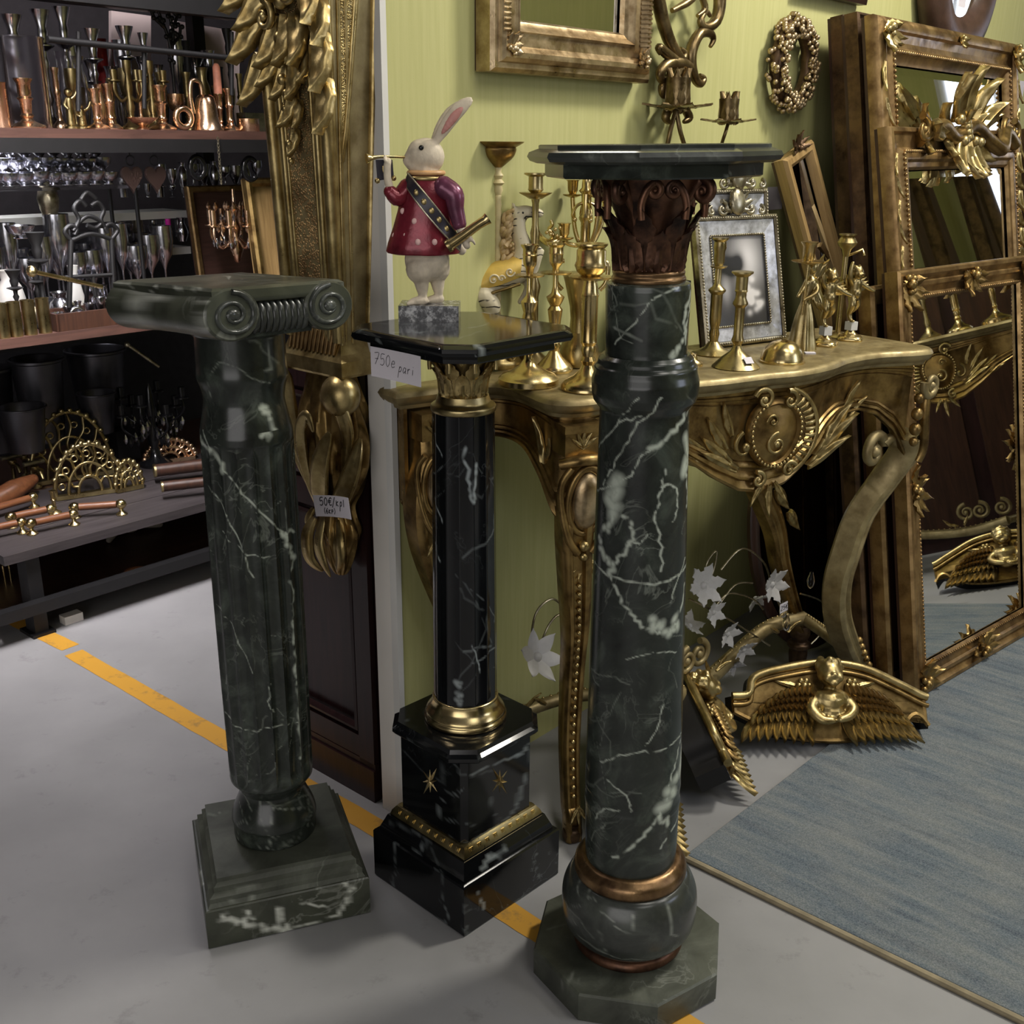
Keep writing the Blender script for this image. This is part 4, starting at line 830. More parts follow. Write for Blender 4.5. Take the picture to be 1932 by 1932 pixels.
mb = MB(); mb.tube(smooth([(1.005, -.245, .625), (1.02, -.25, .635), (1.04, -.25, .62)], 4), .011, 8); part('knee_bridge', mb, M['gold_dull'], KT, 60)
for z in np.linspace(.16, .05, 7): mb = MB(); mb.ball((float(np.interp(z, [.05, .16], [1.115, 1.045])), -.215, z), .009, 8, 6); part('husk_bead', mb, M['gold_old'], KT, 60)
mb = MB(); mb.ball((1.0, -.17, .04), .028, 16, 10); part('scroll_foot', mb, M['gold_dark'], KT, 60)
# stretcher
def rail(path, r, name='stretcher'):
    P = smooth(path, 8); mb = MB(); mb.tube(P, r, 12); o = part(name, mb, M['gold_dull'], KT, 60)
    for i in range(3, len(P) - 3, 1):
        put(bme, o, 'bead', P[i] + np.array([0, .002, r]), (0, 0, 0), .9)
    return o
rail([(.52, -.165, .155), (.64, -.13, .135), (.78, -.085, .14), (.92, -.06, .165), (1.03, -.07, .165)], .017)
rail([(1.03, -.07, .165), (1.02, -.13, .16), (.99, -.2, .165)], .014)
rail([(.52, -.165, .155), (.40, -.045, .15), (.28, .0, .13), (.19, -.02, .13)], .013)
for x, y, sg in ((.60, -.125, 1), (.645, -.115, -1), (.53, -.14, 1)):
    m = scroll_mb(.030, .0075, 1.7, pi * .5, sg); o = part('stretcher_volute', m, M['gold_dull'], KT, 60); o.location = (x, y, .20); o.rotation_euler = (0, 0, radians(5))
for x, y, ry_ in ((.68, -.12, 1.2), (.7, -.11, .7), (.66, -.12, -.5), (.95, -.08, 1.0), (.93, -.07, -1.0), (.26, -.02, .9), (.3, -.03, -.9)): put(LEAFN, KT, 'stretcher_leaf', (x, y - .015, .16), (0, ry_, 0), .35)
# ------------------------------------------------------------------ frames: mouldings swept round a rectangle, base centre at the origin, front -y
def frame(name, label, cat, w, h, prof, mat, loc, rz, lean=0.0, roll=0.0, glass='mirror', gy=None, back='wood_dark', group=None, beads=None, bevel=0.0, glabel=None):
    t = thing(name, label, cat, loc, 0, group, rot=(-lean, roll, rz)); wi = prof[-1][0]
    P = []
    for d, y in prof: P.append([(-w / 2 + d, -y, d), (w / 2 - d, -y, d), (w / 2 - d, -y, h - d), (-w / 2 + d, -y, h - d)])
    mb = MB(); mb.grid(np.array(P), cv=True); part('frame', mb, M[mat], t, 30)
    mb = MB(); mb.box((0, .004, h / 2), (w - .004, .008, h - .004)); part('back_board', mb, M[back], t, 20)
    gy = gy if gy is not None else max(.004, prof[-1][1] - .002)
    if glass:
        mb = MB(); wi2 = wi - .002
        if bevel: 
            q = np.array([(-w / 2 + wi2, wi2), (w / 2 - wi2, wi2), (w / 2 - wi2, h - wi2), (-w / 2 + wi2, h - wi2)]); qi = inset(q, bevel)
            mb.rings([np.column_stack([a[:, 0], np.full(4, y), a[:, 1]]) for a, y in ((q, -gy + .004), (q, -gy + .003), (qi, -gy), (qi * .999 + .0, -gy))], caps=True)
        else: mb.box((0, -gy + .003, h / 2), (w - 2 * wi2, .004, h - 2 * wi2))
        part('mirror_glass' if 'mirror' in glass else 'picture', mb, M[glass], t, 5)
    if beads:
        d0, y0, r0, step = beads; bb = MB()
        for x0, z0, x1, z1 in ((-w / 2 + d0, d0, w / 2 - d0, d0), (-w / 2 + d0, h - d0, w / 2 - d0, h - d0), (-w / 2 + d0, d0, -w / 2 + d0, h - d0), (w / 2 - d0, d0, w / 2 - d0, h - d0)):
            L = hypot(x1 - x0, z1 - z0); m = int(L / step)
            for k in range(m): f = (k + .5) / m; bb.ball((x0 + (x1 - x0) * f, -y0, z0 + (z1 - z0) * f), r0, 6, 4)
        o = part('beading', bb, M[mat], t, 60); o['kind'] = 'stuff'
    return t
def ornament(kind, seed, mat, s=1.0):
    """small carved cluster: leaves fanned round a boss"""
    r = random.Random(seed); mb = MB()
    angs = {'corner': (-.2, .4, .8, 1.2, 1.77), 'mid': (-1.57, -1.1, -.5, .5, 1.1, 1.57), 'top': (-1.7, -1.2, -.7, -.25, .25, .7, 1.2, 1.7)}[kind]
    for a in angs:
        L = (.055 if kind != 'top' else .075) * r.uniform(.8, 1.15); lm = leaf_mb(L, .024, .16, 4, .25, .04, .5, nu=9, nv=5); mb.merge(lm, TM((0, 0, 0), (r.uniform(.05, .35), a, 0)))
    for k in range(4): a = r.uniform(0, 6.28); mb.ball((.014 * cos(a), -.010, .014 * sin(a)), .007, 8, 6)
    mb.ball((0, -.012, 0), .010, 10, 7); mb.xform(TM(sc=s)); return mesh('corner_ornament', mb, M[mat], 60)
def corners(t, w, h, d, y, me, sc=1.0, mids=None, name='corner_ornament'):
    for sx, sz, a in ((-1, 0, 0.0), (1, 0, -pi / 2), (1, 1, pi), (-1, 1, pi / 2)):
        put(me, t, name, (sx * (w / 2 - d), -y, d if sz == 0 else h - d), (0, a, 0), sc)
    if mids:
        for x, z, a in ((0, d, 0), (0, h - d, pi), (-w / 2 + d, h / 2, pi / 2), (w / 2 - d, h / 2, -pi / 2)): put(mids, t, 'middle_ornament', (x, -y, z), (0, a, 0), sc)

# mirror hanging on the wall
mw = .444
wm = frame('wall_mirror', 'champagne gilt framed mirror hanging on the green wall above the rabbit', 'mirror', mw, .62, [(0, 0), (0, .03), (.006, .036), (.014, .036), (.016, .042), (.022, .046), (.03, .046), (.034, .042), (.04, .036), (.052, .034), (.058, .036), (.062, .040), (.066, .036), (.07, .030), (.078, .026), (.082, .018)], 'champagne', W(.419, .004, 1.307), WROT, 0)
mb = MB()
for sx in (-1, 1):
    for k in range(64): z = .062 + .0078 * k; mb.tube([(sx * (mw / 2 - .018), -.044, z), (sx * (mw / 2 - .028), -.0485, z), (sx * (mw / 2 - .040), -.036, z)], .0026, 5)
o = part('ribbing', mb, M['champagne'], wm, 60); o['kind'] = 'stuff'
co_ = ornament('corner', 3, 'champagne', .6)
for sx in (-1, 1): put(co_, wm, 'corner_ornament', (sx * (mw / 2 - .034), -.044, .034), (0, 0 if sx < 0 else -pi / 2, 0))

# carved wall sconce
SC_ = thing('wall_sconce', 'antique gold scrollwork wall sconce with leaf candle cups and pans', 'sconce', W(.80, .004, 1.2), WROT)
def s_local(x, y, v=.03): p = wpx(x, y, v) - W(.80, .004, 1.2); return np.array([p @ WD, -(v - .004), p[2]])
def s_tube(pts, r, v=.03, name='scroll', mat='sconce_gold', k=6):
    P = smooth([s_local(*q[:2], v=q[2] if len(q) > 2 else v) for q in pts], k); n = len(P)
    rr = r if np.isscalar(r) else np.interp(np.linspace(0, 1, n), np.linspace(0, 1, len(r)), r)
    mb = MB(); mb.tube(P, rr, 10); return part(name, mb, M[mat], SC_, 60)
s_tube([(1262, -120), (1240, -40), (1246, 20), (1262, 75), (1280, 105), (1288, 112), (1292, 100), (1284, 92)], [.010, .013, .013, .012, .010, .008, .006, .004])
s_tube([(1300, -140), (1350, -60), (1358, 0), (1350, 40), (1330, 52), (1322, 38), (1332, 22), (1340, 30)], [.010, .012, .013, .012, .009, .007, .005, .004])
s_tube([(1340, 88), (1346, 74), (1338, 62), (1320, 64), (1306, 90), (1304, 120), (1312, 150), (1322, 158), (1328, 148), (1320, 142)], [.004, .006, .009, .011, .012, .011, .009, .008, .006, .004])
s_tube([(1268, 20), (1296, 5), (1310, -10), (1304, -30)], [.005, .008, .008, .006]); s_tube([(1318, -20), (1330, 15), (1316, 30)], [.006, .007, .004])
s_tube([(1300, 128), (1280, 118), (1258, 122), (1245, 138), (1250, 152), (1262, 150), (1260, 138)], [.012, .012, .011, .009, .008, .006, .004])
s_tube([(1246, 102), (1243, 90), (1256, 100), (1275, 115)], [.004, .008, .010, .010])
s_tube([(1258, 150), (1250, 165), (1252, 180), (1262, 176)], [.008, .009, .007, .004]); s_tube([(1262, 205), (1256, 222), (1264, 232)], [.010, .009, .004]); s_tube([(1292, 205), (1300, 222), (1290, 230)], [.009, .009, .004])
s_tube([(1282, 128), (1282, 160), (1280, 190), (1278, 215)], [.016, .020, .018, .008], .025, 'scroll_body')
s_tube([(1276, 205, .05), (1264, 250, .05), (1255, 300, .04)], .0045, .05, 'arm'); s_tube([(1276, 205, .05), (1284, 250, .06), (1300, 300, .06)], .0045, .05, 'arm')
s_tube([(1374, 232, .12), (1366, 258, .12), (1350, 300, .09), (1320, 330, .04)], .0035, .12, 'arm')
def leaf_cup(x, y, v, s, mat, nm='candle_cup'):
    c = s_local(x, y, v); mb = MB(); mb.lathe([(.012 * s, 0), (.017 * s, .006 * s), (.019 * s, .03 * s), (.020 * s, .045 * s), (.018 * s, .045 * s), (.016 * s, .01 * s)], 16, c); o = part(nm, mb, M[mat], SC_, 50)
    lm = mesh('cup_leaf', leaf_mb(.06 * s, .026 * s, .10, 3, .2, -.05, .3, 8, 5), M[mat], 60)
    for k in range(7): a = k * 2 * pi / 7; put(lm, o, 'cup_leaf', c + np.array([cos(a) * .017 * s, sin(a) * .017 * s, 0]), (0, 0, a + pi / 2))
    lm2 = mesh('pan_leaf', leaf_mb(.062 * s, .03 * s, .05, 4, .06, 0, .1, 9, 5), M[mat], 60)
    for k in range(8): a = k * 2 * pi / 8 + .2; put(lm2, o, 'pan_leaf', c + np.array([cos(a) * .004, sin(a) * .004, .002]), (radians(-86), 0, a + pi / 2))
leaf_cup(1277, 206, .06, 1.25, 'sconce_gold'); leaf_cup(1373, 233, .12, 1.0, 'sconce_gold')

# bead wreath
c = wpx(1499, 121, .03); WR = thing('bead_wreath', 'oval wreath of champagne metallic beads hanging on the green wall', 'wreath', c, WROT)
mb = MB(); a_ = np.linspace(0, 2 * pi, 40, endpoint=False); mb.tube([(.074 * cos(t_), .006, .078 * sin(t_)) for t_ in a_], .015, 10, closed=True); part('ring', mb, M['gold_dark'], WR, 60)
b1 = MB(); b1.ball((0, 0, 0), .0058, 10, 7); bmw = mesh('bead', b1, M['champagne'], 60)
for k in range(296):
    t_ = rnd.uniform(0, 2 * pi); f = rnd.uniform(-2.6, .6); rr = .021 * rnd.uniform(.8, 1.2)
    put(bmw, WR, 'bead', ((.074 + rr * cos(f)) * cos(t_), .004 + rr * sin(f), (.079 + rr * cos(f)) * sin(t_)), (0, 0, 0), rnd.uniform(.85, 1.2))
# round leather mirror at the top right, and the edge of a dark frame beside it
c = wpx(1812, -62, .03); RM = thing('round_mirror', 'round mirror in wide brown hammered leather frame, top right of the wall', 'mirror', c, WROT)
mb = MB(); R = []
for r, y in ((.02, .02), (.245, .02), (.252, .0), (.24, -.03), (.2, -.045), (.16, -.038), (.13, -.018), (.125, -.01)): R.append([(r * cos(t_), y, r * sin(t_)) for t_ in np.linspace(0, 2 * pi, 56, endpoint=False)])
mb.rings(R, caps=False, flip=True); part('leather_frame', mb, M['leather_brown'], RM, 60)
mb = MB(); mb.rings([[(.128 * cos(t_), y, .128 * sin(t_)) for t_ in np.linspace(0, 2 * pi, 48, endpoint=False)] for y in (-.008, -.0125)]); part('mirror_glass', mb, M['mirror'], RM, 20)
lc = wpx(1816, 1, .062); card('price_label', 'small white label on the brown round leather mirror', lc, WD, (0, 0, 1), .052, .034, [], cat='label')
c = wpx(1590, 3, .01); frame('picture_frame', 'dark brown picture frame high on the wall, only its lower edge showing', 'frame', .34, .4, [(0, 0), (0, .022), (.01, .028), (.03, .02), (.04, .014)], 'wood_dark', wpx(1560, -2, .004), WROT)
card('wall_label', 'blank white card fixed to the wall left of the leaning narrow frame', wpx(1462, 374, .003), WD, (0, 0, 1), .078, .052, [], cat='label')
card('wall_label', 'small white card fixed to the wall right of the tall frames', wpx(1927, 168, .003), WD, (0, 0, 1), .05, .05, [], cat='label')

# ------------------------------------------------------------------ frames leaning on the right
def lean_at(v_top, z_top, v_bot): return math.atan((v_bot - v_top) / z_top)
PA = [(0, 0), (0, .02), (.004, .028), (.014, .034), (.022, .036), (.03, .034), (.034, .026), (.05, .020), (.062, .022), (.068, .030), (.074, .032), (.08, .026), (.088, .020), (.098, .016)]
def leaning(name, label, u0, u1, vt, zt, vb, prof, mat, **kw):
    ln = lean_at(vt, zt, vb); h = zt / cos(ln)
    return frame(name, label, 'mirror' if kw.get('glass', 'mirror') else 'frame', u1 - u0, h, prof, mat, W((u0 + u1) / 2, vb, .0), WROT, ln, **kw), h
uA0 = 1.262; uA1 = 2.19
PS = [(0, 0), (0, .03), (.006, .034), (.012, .028), (.018, .034), (.026, .030), (.05, .016), (.06, .012)]
leaning('picture_frame', 'rearmost brown ridged frame of the stack leaning on the wall', 1.335, 2.12, .05, 1.475, .28, PS, 'gold_dark', glass=None)
leaning('picture_frame', 'second brown ridged frame leaning behind the tall gilt mirror', 1.30, 2.16, .10, 1.475, .345, PS, 'gold_dark', glass=None)
tA, hA = leaning('gilt_mirror', 'tallest leaning mirror in gilt frame with dark carved top edge', uA0, uA1, .165, 1.465, .42, PA, 'gold_wood', bevel=.022, beads=(.074, .032, .0045, .012))
cA = ornament('corner', 11, 'gold', .9)
for sx, sz, a in ((1, 1, pi), (-1, 1, pi / 2)): put(cA, tA, 'corner_ornament', (sx * ((uA1 - uA0) / 2 - .03), -.036, hA - .03), (0, a, 0), 1.2)
put(ornament('mid', 12, 'gold', .6), tA, 'middle_ornament', (.02, -.036, hA - .022), (0, pi, 0))
wA = uA1 - uA0
for k in range(16):
    z = hA - .10 - .075 * k
    for sx in (-1, 1): put(LEAFN, tA, 'carved_leaf', (sx * (wA / 2 - .018), -.034, z), (0, pi + sx * .25 * (1 if k % 2 else -1), 0), .55)
# the gold mirror with the big leaf crest
uB0, uB1 = 1.232, 2.085
PB = [(0, 0), (0, .022), (.004, .03), (.012, .032), (.016, .026), (.045, .022), (.050, .026), (.056, .034), (.064, .036), (.072, .034), (.078, .028), (.088, .026), (.094, .018)]
tB, hB = leaning('gilt_mirror', 'gold mirror with a large leaf and ribbon crest, leaning in front of the tallest mirror', uB0, uB1, .235, 1.235, .475, PB, 'gold_wood', bevel=.02, beads=(.055, .035, .004, .011))
wB = uB1 - uB0
for k in range(22):
    z = hB - .06 - .05 * k
    put(LEAF, tB, 'carved_leaf', (wB / 2 - .022 + .010 * (-1) ** k, -.030, z), (0, (pi if k % 2 else pi * .82) + .5 * (-1) ** k, 0), .55)
    put(LEAFN, tB, 'carved_leaf', (-wB / 2 + .020 + .004 * (-1) ** k, -.030, z), (0, pi + .4 * (-1) ** k, 0), .42)
CR = part('crest', (lambda m: (m.tube(smooth([(-.30, -.03, -.02), (-.2, -.045, .01), (-.1, -.04, -.015), (0, -.05, .01), (.1, -.05, -.02), (.17, -.06, -.045), (.25, -.045, .0), (.33, -.04, -.03)], 6), .018, 10), m)[1])(MB()), M['gold_old'], tB, 60); CR.location = (.02, 0, hB - .01)
rr_ = random.Random(5)
LFC = mesh('crest_leaf', leaf_mb(.12, .056, .20, 2, .25, .05, .55, amp=.06), M['gold'], 60)
for x, z, a, s_ in ((0, .03, 0, 1.05), (-.05, .03, -.5, .95), (.05, .03, .5, .95), (-.09, .0, -1.0, .95), (.09, .01, .95, .9), (-.15, -.005, -1.45, .9), (.02, .02, .2, .8), (-.03, .05, -.25, .75), (-.20, .02, -1.0, .6), (-.22, -.03, -2.0, .55),
                    (0, -.02, pi, .85), (-.04, -.02, pi + .45, .8), (.045, -.02, pi - .45, .8), (-.085, -.015, pi + .9, .75), (.085, -.02, pi - .85, .75), (.01, -.05, pi + .1, .65), (-.05, -.05, pi + .3, .6), (.06, -.05, pi - .3, .6), (.12, .02, 1.3, .7), (.0, .0, -.8, .6), (.04, .0, .9, .6)):
    put(LFC, CR, 'crest_leaf', (x - .035, -.03 - rr_.uniform(0, .02), z), (rr_.uniform(.05, .4), a, 0), s_)
for k in range(9): mb = MB(); mb.ball((0, 0, 0), .013, 10, 7); o = part('crest_berry', mb, M['gold'], CR, 60); o.location = (rr_.uniform(-.10, .03), -.055, rr_.uniform(-.03, .05))
for x, s_, sg in ((.26, .9, 1), (.33, .8, -1), (-.3, .7, -1)): m = scroll_mb(.03, .009, 1.3, pi * .5, sg); o = part('crest_scroll', m, M['gold_old'], CR, 60); o.location = (x, -.045, .0)
# front mirror low on the right
pC = np.array([.903, 2.229, 0]); aC = radians(40.8); dC = np.array([cos(aC), sin(aC), 0]); wC, hC, lC = .625, .958, radians(10.4)
PC = [(0, 0), (0, .03), (.004, .036), (.012, .036), (.016, .030), (.024, .026), (.028, .030), (.036, .030), (.040, .024), (.052, .020), (.056, .024), (.062, .024), (.066, .016)]
tC = frame('gilt_mirror', 'gilt mirror standing on the rug at the right, leaf ornaments on its corners', 'mirror', wC, hC, PC, 'gold_wood', pC + dC * wC / 2, aC, lC, beads=(.059, .024, .0028, .009))
corners(tC, wC, hC, .03, .032, ornament('corner', 21, 'gold_old', 1.15), 1.0, ornament('mid', 22, 'gold_old', 1.0))
nC = np.array([-sin(aC), cos(aC), 0])
for k, (off, lab) in enumerate(((.052, 'gilt frame edge directly behind the low right mirror'), (.094, 'second brown frame behind the low right mirror'))):
    frame('picture_frame', lab, 'frame', wC - .02, hC - .035 - .02 * k, [(0, 0), (0, .03), (.008, .036), (.02, .030), (.04, .02)], 'gold_wood' if k == 0 else 'gold_dark', pC + nC * off + dC * (wC / 2 - .035 - .028 * k), aC, lC, glass=None)
# dark frames at the far right
frame('picture_frame', 'brown carved frame cut off by the right edge, behind the gold mirrors', 'frame', .8, 1.28, [(0, 0), (0, .03), (.012, .036), (.03, .03), (.036, .036), (.05, .036), (.07, .02)], 'gold_dark', W(2.9, .42, 0), WROT, radians(13), glass=None)
f2 = frame('picture_frame', 'dark carved frame standing at the right edge beside the low mirror', 'frame', .7, .78, [(0, 0), (0, .04), (.02, .05), (.05, .04), (.07, .02)], 'gold_dark', pC + dC * (wC + .375) + nC * .07, aC, lC, glass=None)
for k in range(9): put(LEAFN, f2, 'carved_leaf', (-.33, -.045, .74 - .08 * k), (0, pi + .35 * (-1) ** k, 0), .7)
# dark round-topped glass leaning below the console, and dark framed boards
c = kpx(1585, 1045, -.02); OV = thing('oval_mirror', 'dark oval mirror leaning under the console behind the right leg', 'mirror', KW(1.2, -.02, .0), KROT, rot=(radians(-8), 0, KROT))
mb = MB(); mb.rings([[(.23 * k * cos(t_), y, .34 + .33 * k * sin(t_)) for t_ in np.linspace(0, 2 * pi, 48, endpoint=False)] for k, y in ((.99, .0), (1, -.012), (.97, -.02), (.9, -.02), (.88, -.012))], caps=True, flip=True); part('frame', mb, M['wood_dark'], OV, 50)
mb = MB(); mb.rings([[(.205 * cos(t_), y, .34 + .292 * sin(t_)) for t_ in np.linspace(0, 2 * pi, 48, endpoint=False)] for y in (-.012, -.016)], flip=True); part('mirror_glass', mb, M['mirror'], OV, 20)
# narrow frame leaning askew with a carved top, and the loose mouldings behind it
tl = wpx(1457, 262, .10); 
q = [wpx(1457, 262, .08), wpx(1532, 270, .08), wpx(1541, 590, .16), wpx(1606, 600, .16)]
ang = math.atan2((q[0] - q[2]) @ WD, q[0][2] - q[2][2]); wE = .135
hE = hypot((q[0] - q[2]) @ WD, q[0][2] - q[2][2]) + .02
E_ = frame('narrow_frame', 'narrow gilt frame leaning askew against the wall with carved leaf crest', 'frame', wE, hE, [(0, 0), (0, .022), (.006, .03), (.018, .030), (.026, .022), (.03, .014)], 'wood_gold', (q[2] + q[3]) / 2 - np.array([0, 0, .02]), WROT, radians(12), ang, glass='mirror')
o_ = ornament('top', 31, 'gold_dark', .55); put(o_, E_, 'crest', (0, -.026, hE + .002), (0, 0, 0), 1.0)
def batten(label, a, b, w, th, mat, va, vb):
    A = wpx(*a, v=va); B = wpx(*b, v=vb); d = B - A; L = np.linalg.norm(d); zx = d / L; yx = WN - zx * (WN @ zx); yx /= np.linalg.norm(yx); xx = np.cross(yx, zx)
    mb = MB(); mb.box((0, 0, L / 2), (w, th, L)); mb.box((w * .3, -th * .6, L / 2), (w * .3, th * .4, L)); o = single('moulding', mb, M[mat], label, 'moulding', A); o.rotation_euler = AX((0, 0, 0), xx, yx, zx).to_euler(); return o
batten('dark brown loose moulding leaning inside the narrow gilt frame', (1612, 560), (1500, 290), .05, .02, 'gold_dark', .10, .05)
batten('pale bare wood batten leaning behind the narrow gilt frame', (1566, 520), (1520, 395), .045, .016, 'wood_pale', .14, .10)
batten('gilt loose moulding leaning low behind the brass candle cups', (1650, 640), (1535, 470), .04, .02, 'gold_wood', .16, .12)
# ------------------------------------------------------------------ organic shapes: overlapping solids fused into one skin
def fuse(name, mb, vox, mat, parent=None, it=6, ang=60, label=None):
    me = mesh('tmp', mb, None, 0); o = bpy.data.objects.new('tmp', me); COL.objects.link(o)
    m = o.modifiers.new('r', 'REMESH'); m.mode = 'VOXEL'; m.voxel_size = vox
    s = o.modifiers.new('s', 'SMOOTH'); s.factor = .5; s.iterations = it
    dg = bpy.context.evaluated_depsgraph_get(); dg.update(); me2 = bpy.data.meshes.new_from_object(o.evaluated_get(dg)); me2.name = name
    bpy.data.objects.remove(o); bpy.data.meshes.remove(me)
    me2.materials.clear(); me2.materials.append(mat); me2.polygons.foreach_set('use_smooth', np.ones(len(me2.polygons), bool)); me2.update()
    if parent == 'mesh': return me2
    return part(name, me2, None, parent, label=label)
def limb(mb, pts, rr, seg=12, k=5):
    P = smooth(pts, k); n = len(P); r = np.interp(np.linspace(0, 1, n), np.linspace(0, 1, len(rr)), rr)
    mb.tube(P, r, seg); mb.ball(P[0], r[0], seg, 8); mb.ball(P[-1], r[-1], seg, 8)

# ------------------------------------------------------------------ turned brass traced from silhouettes (half-width px, y px)
ZT = .8195
def turned(name, label, px, py, segs, mat, cat='candlestick', group=None, z0=ZT, base=None, seg=32):
    """segs: list of (part name, [(half width, y)...]); sizes in photograph pixels at the thing's own distance"""
    B = base if base is not None else atz(px, py, z0); t = thing(name, label, cat, (B[0], B[1], B[2]), 0, group); k = 1 / pxm(B)
    for nm, pr, *mm in segs:
        prof = []
        for hw, y in pr:
            z = aty(px, y, B[1])[2] - B[2]; prof.append((hw * k, max(0.0, z)))
        if nm == 'base': prof = [(prof[0][0] * .96, 0.0)] + [(r, max(z, .002)) for r, z in prof]
        prof = [(.0005, prof[0][1])] + prof + [(.0005, prof[-1][1])]
        mb = MB(); mb.lathe(prof, seg); part(nm, mb, M[mm[0] if mm else mat], t, 40)
    return t
turned('candlestick', 'brass candlestick with round base, nearest to the black pedestal top', 997, 725, [('base', [(57, 727), (57, 713), (52, 709), (50, 706), (34, 699), (17, 689), (9, 677), (8, 668)]), ('stem', [(8, 669), (11, 662), (9, 656), (9, 645), (12, 630), (13, 612), (13, 597), (11, 590), (13, 582), (15, 576), (16, 569), (11, 563), (6, 556), (5, 540), (5, 524)]), ('drip_pan', [(5, 525), (26, 521), (28, 518), (8, 517)]), ('socket', [(6, 518), (8, 506), (12, 499), (13, 490), (13, 482), (14, 481), (13, 479), (13, 470), (17, 464), (17, 461), (13, 461), (11, 470)])], 'brass')
turned('candlestick', 'brass candlestick behind the nearest one, under the ornate crescent arm', 1045, 700, [('base', [(36, 701), (36, 693), (31, 687), (15, 671), (9, 661)]), ('stem', [(9, 662), (12, 652), (9, 645), (9, 630), (11, 607), (14, 584), (9, 577), (14, 568), (17, 560), (8, 553), (5, 540), (5, 518)]), ('drip_pan', [(5, 519), (28, 516), (30, 513), (8, 512)]), ('socket', [(6, 513), (6, 505), (12, 497), (13, 490), (13, 480), (14, 478), (13, 474), (13, 466), (17, 461), (17, 458), (13, 458)])], 'brass')
turned('candlestick', 'tallest plain brass candlestick, behind the carved horse head', 1006, 690, [('base', [(38, 694), (38, 684), (30, 678), (14, 664), (9, 650)]), ('stem', [(9, 652), (12, 635), (8, 620), (8, 560), (12, 540), (7, 525), (6, 470), (9, 440), (6, 425), (6, 384), (8, 376)]), ('drip_pan', [(12, 375), (18, 371), (29, 365), (30, 363), (10, 364)]), ('socket', [(9, 364), (14, 358), (13, 354), (13, 333), (21, 329), (21, 326), (12, 326)])], 'brass_dull')
turned('candlestick', 'stout brass candlestick with fluted column beside the tall green pedestal', 1108, 735, [('base', [(50, 740), (50, 727), (45, 721), (43, 718), (28, 710), (16, 698), (11, 688)]), ('stem', [(10, 690), (15, 680), (11, 672), (14, 660), (12, 652), (16, 645), (15, 640), (15, 560), (17, 556), (15, 550), (14, 540), (11, 528)]), ('drip_pan', [(12, 530), (38, 525), (41, 521), (12, 520)]), ('socket', [(16, 521), (26, 512), (30, 500), (27, 492), (27, 472), (24, 468), (30, 462), (30, 459), (24, 459)])], 'brass')
t = turned('brass_urn', 'brass urn lamp with small handles behind the stout candlestick', 1092, 690, [('base', [(34, 696), (36, 690), (38, 676), (36, 655), (30, 640), (22, 626)]), ('body', [(20, 628), (18, 600), (20, 578), (26, 550), (30, 532), (33, 521), (38, 518), (38, 515), (30, 514)])], 'brass_dull', 'urn')
for sg in (-1, 1): mb = MB(); mb.tube(smooth([(sg * .03, 0, .185), (sg * .046, 0, .18), (sg * .044, 0, .15), (sg * .033, 0, .135)], 5), .004, 8); part('handle', mb, M['brass'], t, 60)
t = turned('candelabra', 'brass branched candelabra with crescent arm, half hidden by the tall green pedestal', 1098, 672, [('base', [(40, 676), (40, 668), (20, 655), (10, 640)]), ('stem', [(10, 642), (8, 600), (14, 560), (10, 530), (9, 480), (13, 465), (9, 455), (9, 420), (13, 410), (9, 402), (9, 366), (14, 360), (9, 354), (8, 335)]), ('socket', [(8, 337), (12, 330), (12, 318), (16, 314), (10, 314)])], 'brass')
kk_ = 1 / pxm(np.array(t.location)); tz = lambda y: aty(1098, y, t.location[1])[2] - t.location[2]
for i, (ex, ey, dy) in enumerate(((-24, 362, .02), (22, 362, -.02), (-40, 440, -.03), (36, 372, .03))):
    P = smooth([(0, 0, tz(455)), (ex * .35 * kk_, dy * .4, tz(462)), (ex * .8 * kk_, dy * .8, tz(430 if ey < 400 else 458)), (ex * kk_, dy, tz(ey + 12))], 6); mb = MB(); mb.tube(P, .0042, 8); a = part('arm', mb, M['brass'], t, 60)
    mb = MB(); mb.lathe([(.001, 0), (.006, 0), (.017, .004), (.018, .006), (.006, .007), (.009, .012), (.010, .028), (.013, .031), (.009, .031)], 16, (ex * kk_, dy, tz(ey + 12))); part('socket', mb, M['brass'], a, 50)
P = smooth([(-34 * kk_, -.02, tz(425)), (-45 * kk_, -.03, tz(445)), (-63 * kk_, -.04, tz(456)), (-80 * kk_, -.03, tz(448)), (-90 * kk_, -.02, tz(432))], 6); mb = MB(); mb.tube(P, [.003 + .004 * sin(pi * k / (len(P) - 1)) for k in range(len(P))], 8); ar = part('crescent_arm', mb, M['brass'], t, 60)
mb = MB(); mb.tube(smooth([(-66 * kk_, -.036, tz(452)), (-60 * kk_, -.036, tz(440)), (-68 * kk_, -.036, tz(430)), (-62 * kk_, -.036, tz(422)), (-65 * kk_, -.036, tz(413))], 5), [.005, .004, .003, .004, .0015] , 6) if False else mb.tube(smooth([(-66 * kk_, -.036, tz(452)), (-60 * kk_, -.036, tz(440)), (-68 * kk_, -.036, tz(430)), (-62 * kk_, -.036, tz(422)), (-65 * kk_, -.036, tz(413))], 5), .0035, 6); part('finial', mb, M['brass'], ar, 60)
for k in range(7): mb = MB(); mb.ball((-60 * kk_ + .012 * cos(k), -.04, tz(445 - 3 * k)), .0035, 8, 5); part('leaf_bud', mb, M['brass'], ar, 60)
for k in range(4): mb = MB(); f = k * 1.57 + .3; mb.tube(smooth([(0, 0, tz(380)), (.018 * cos(f), .018 * sin(f), tz(388)), (.026 * cos(f), .026 * sin(f), tz(404)), (.022 * cos(f), .022 * sin(f), tz(412))], 4), .003, 6); mb.ball((.022 * cos(f), .022 * sin(f), tz(414)), .005, 8, 6); part('hanging_drop', mb, M['brass'], t, 60)
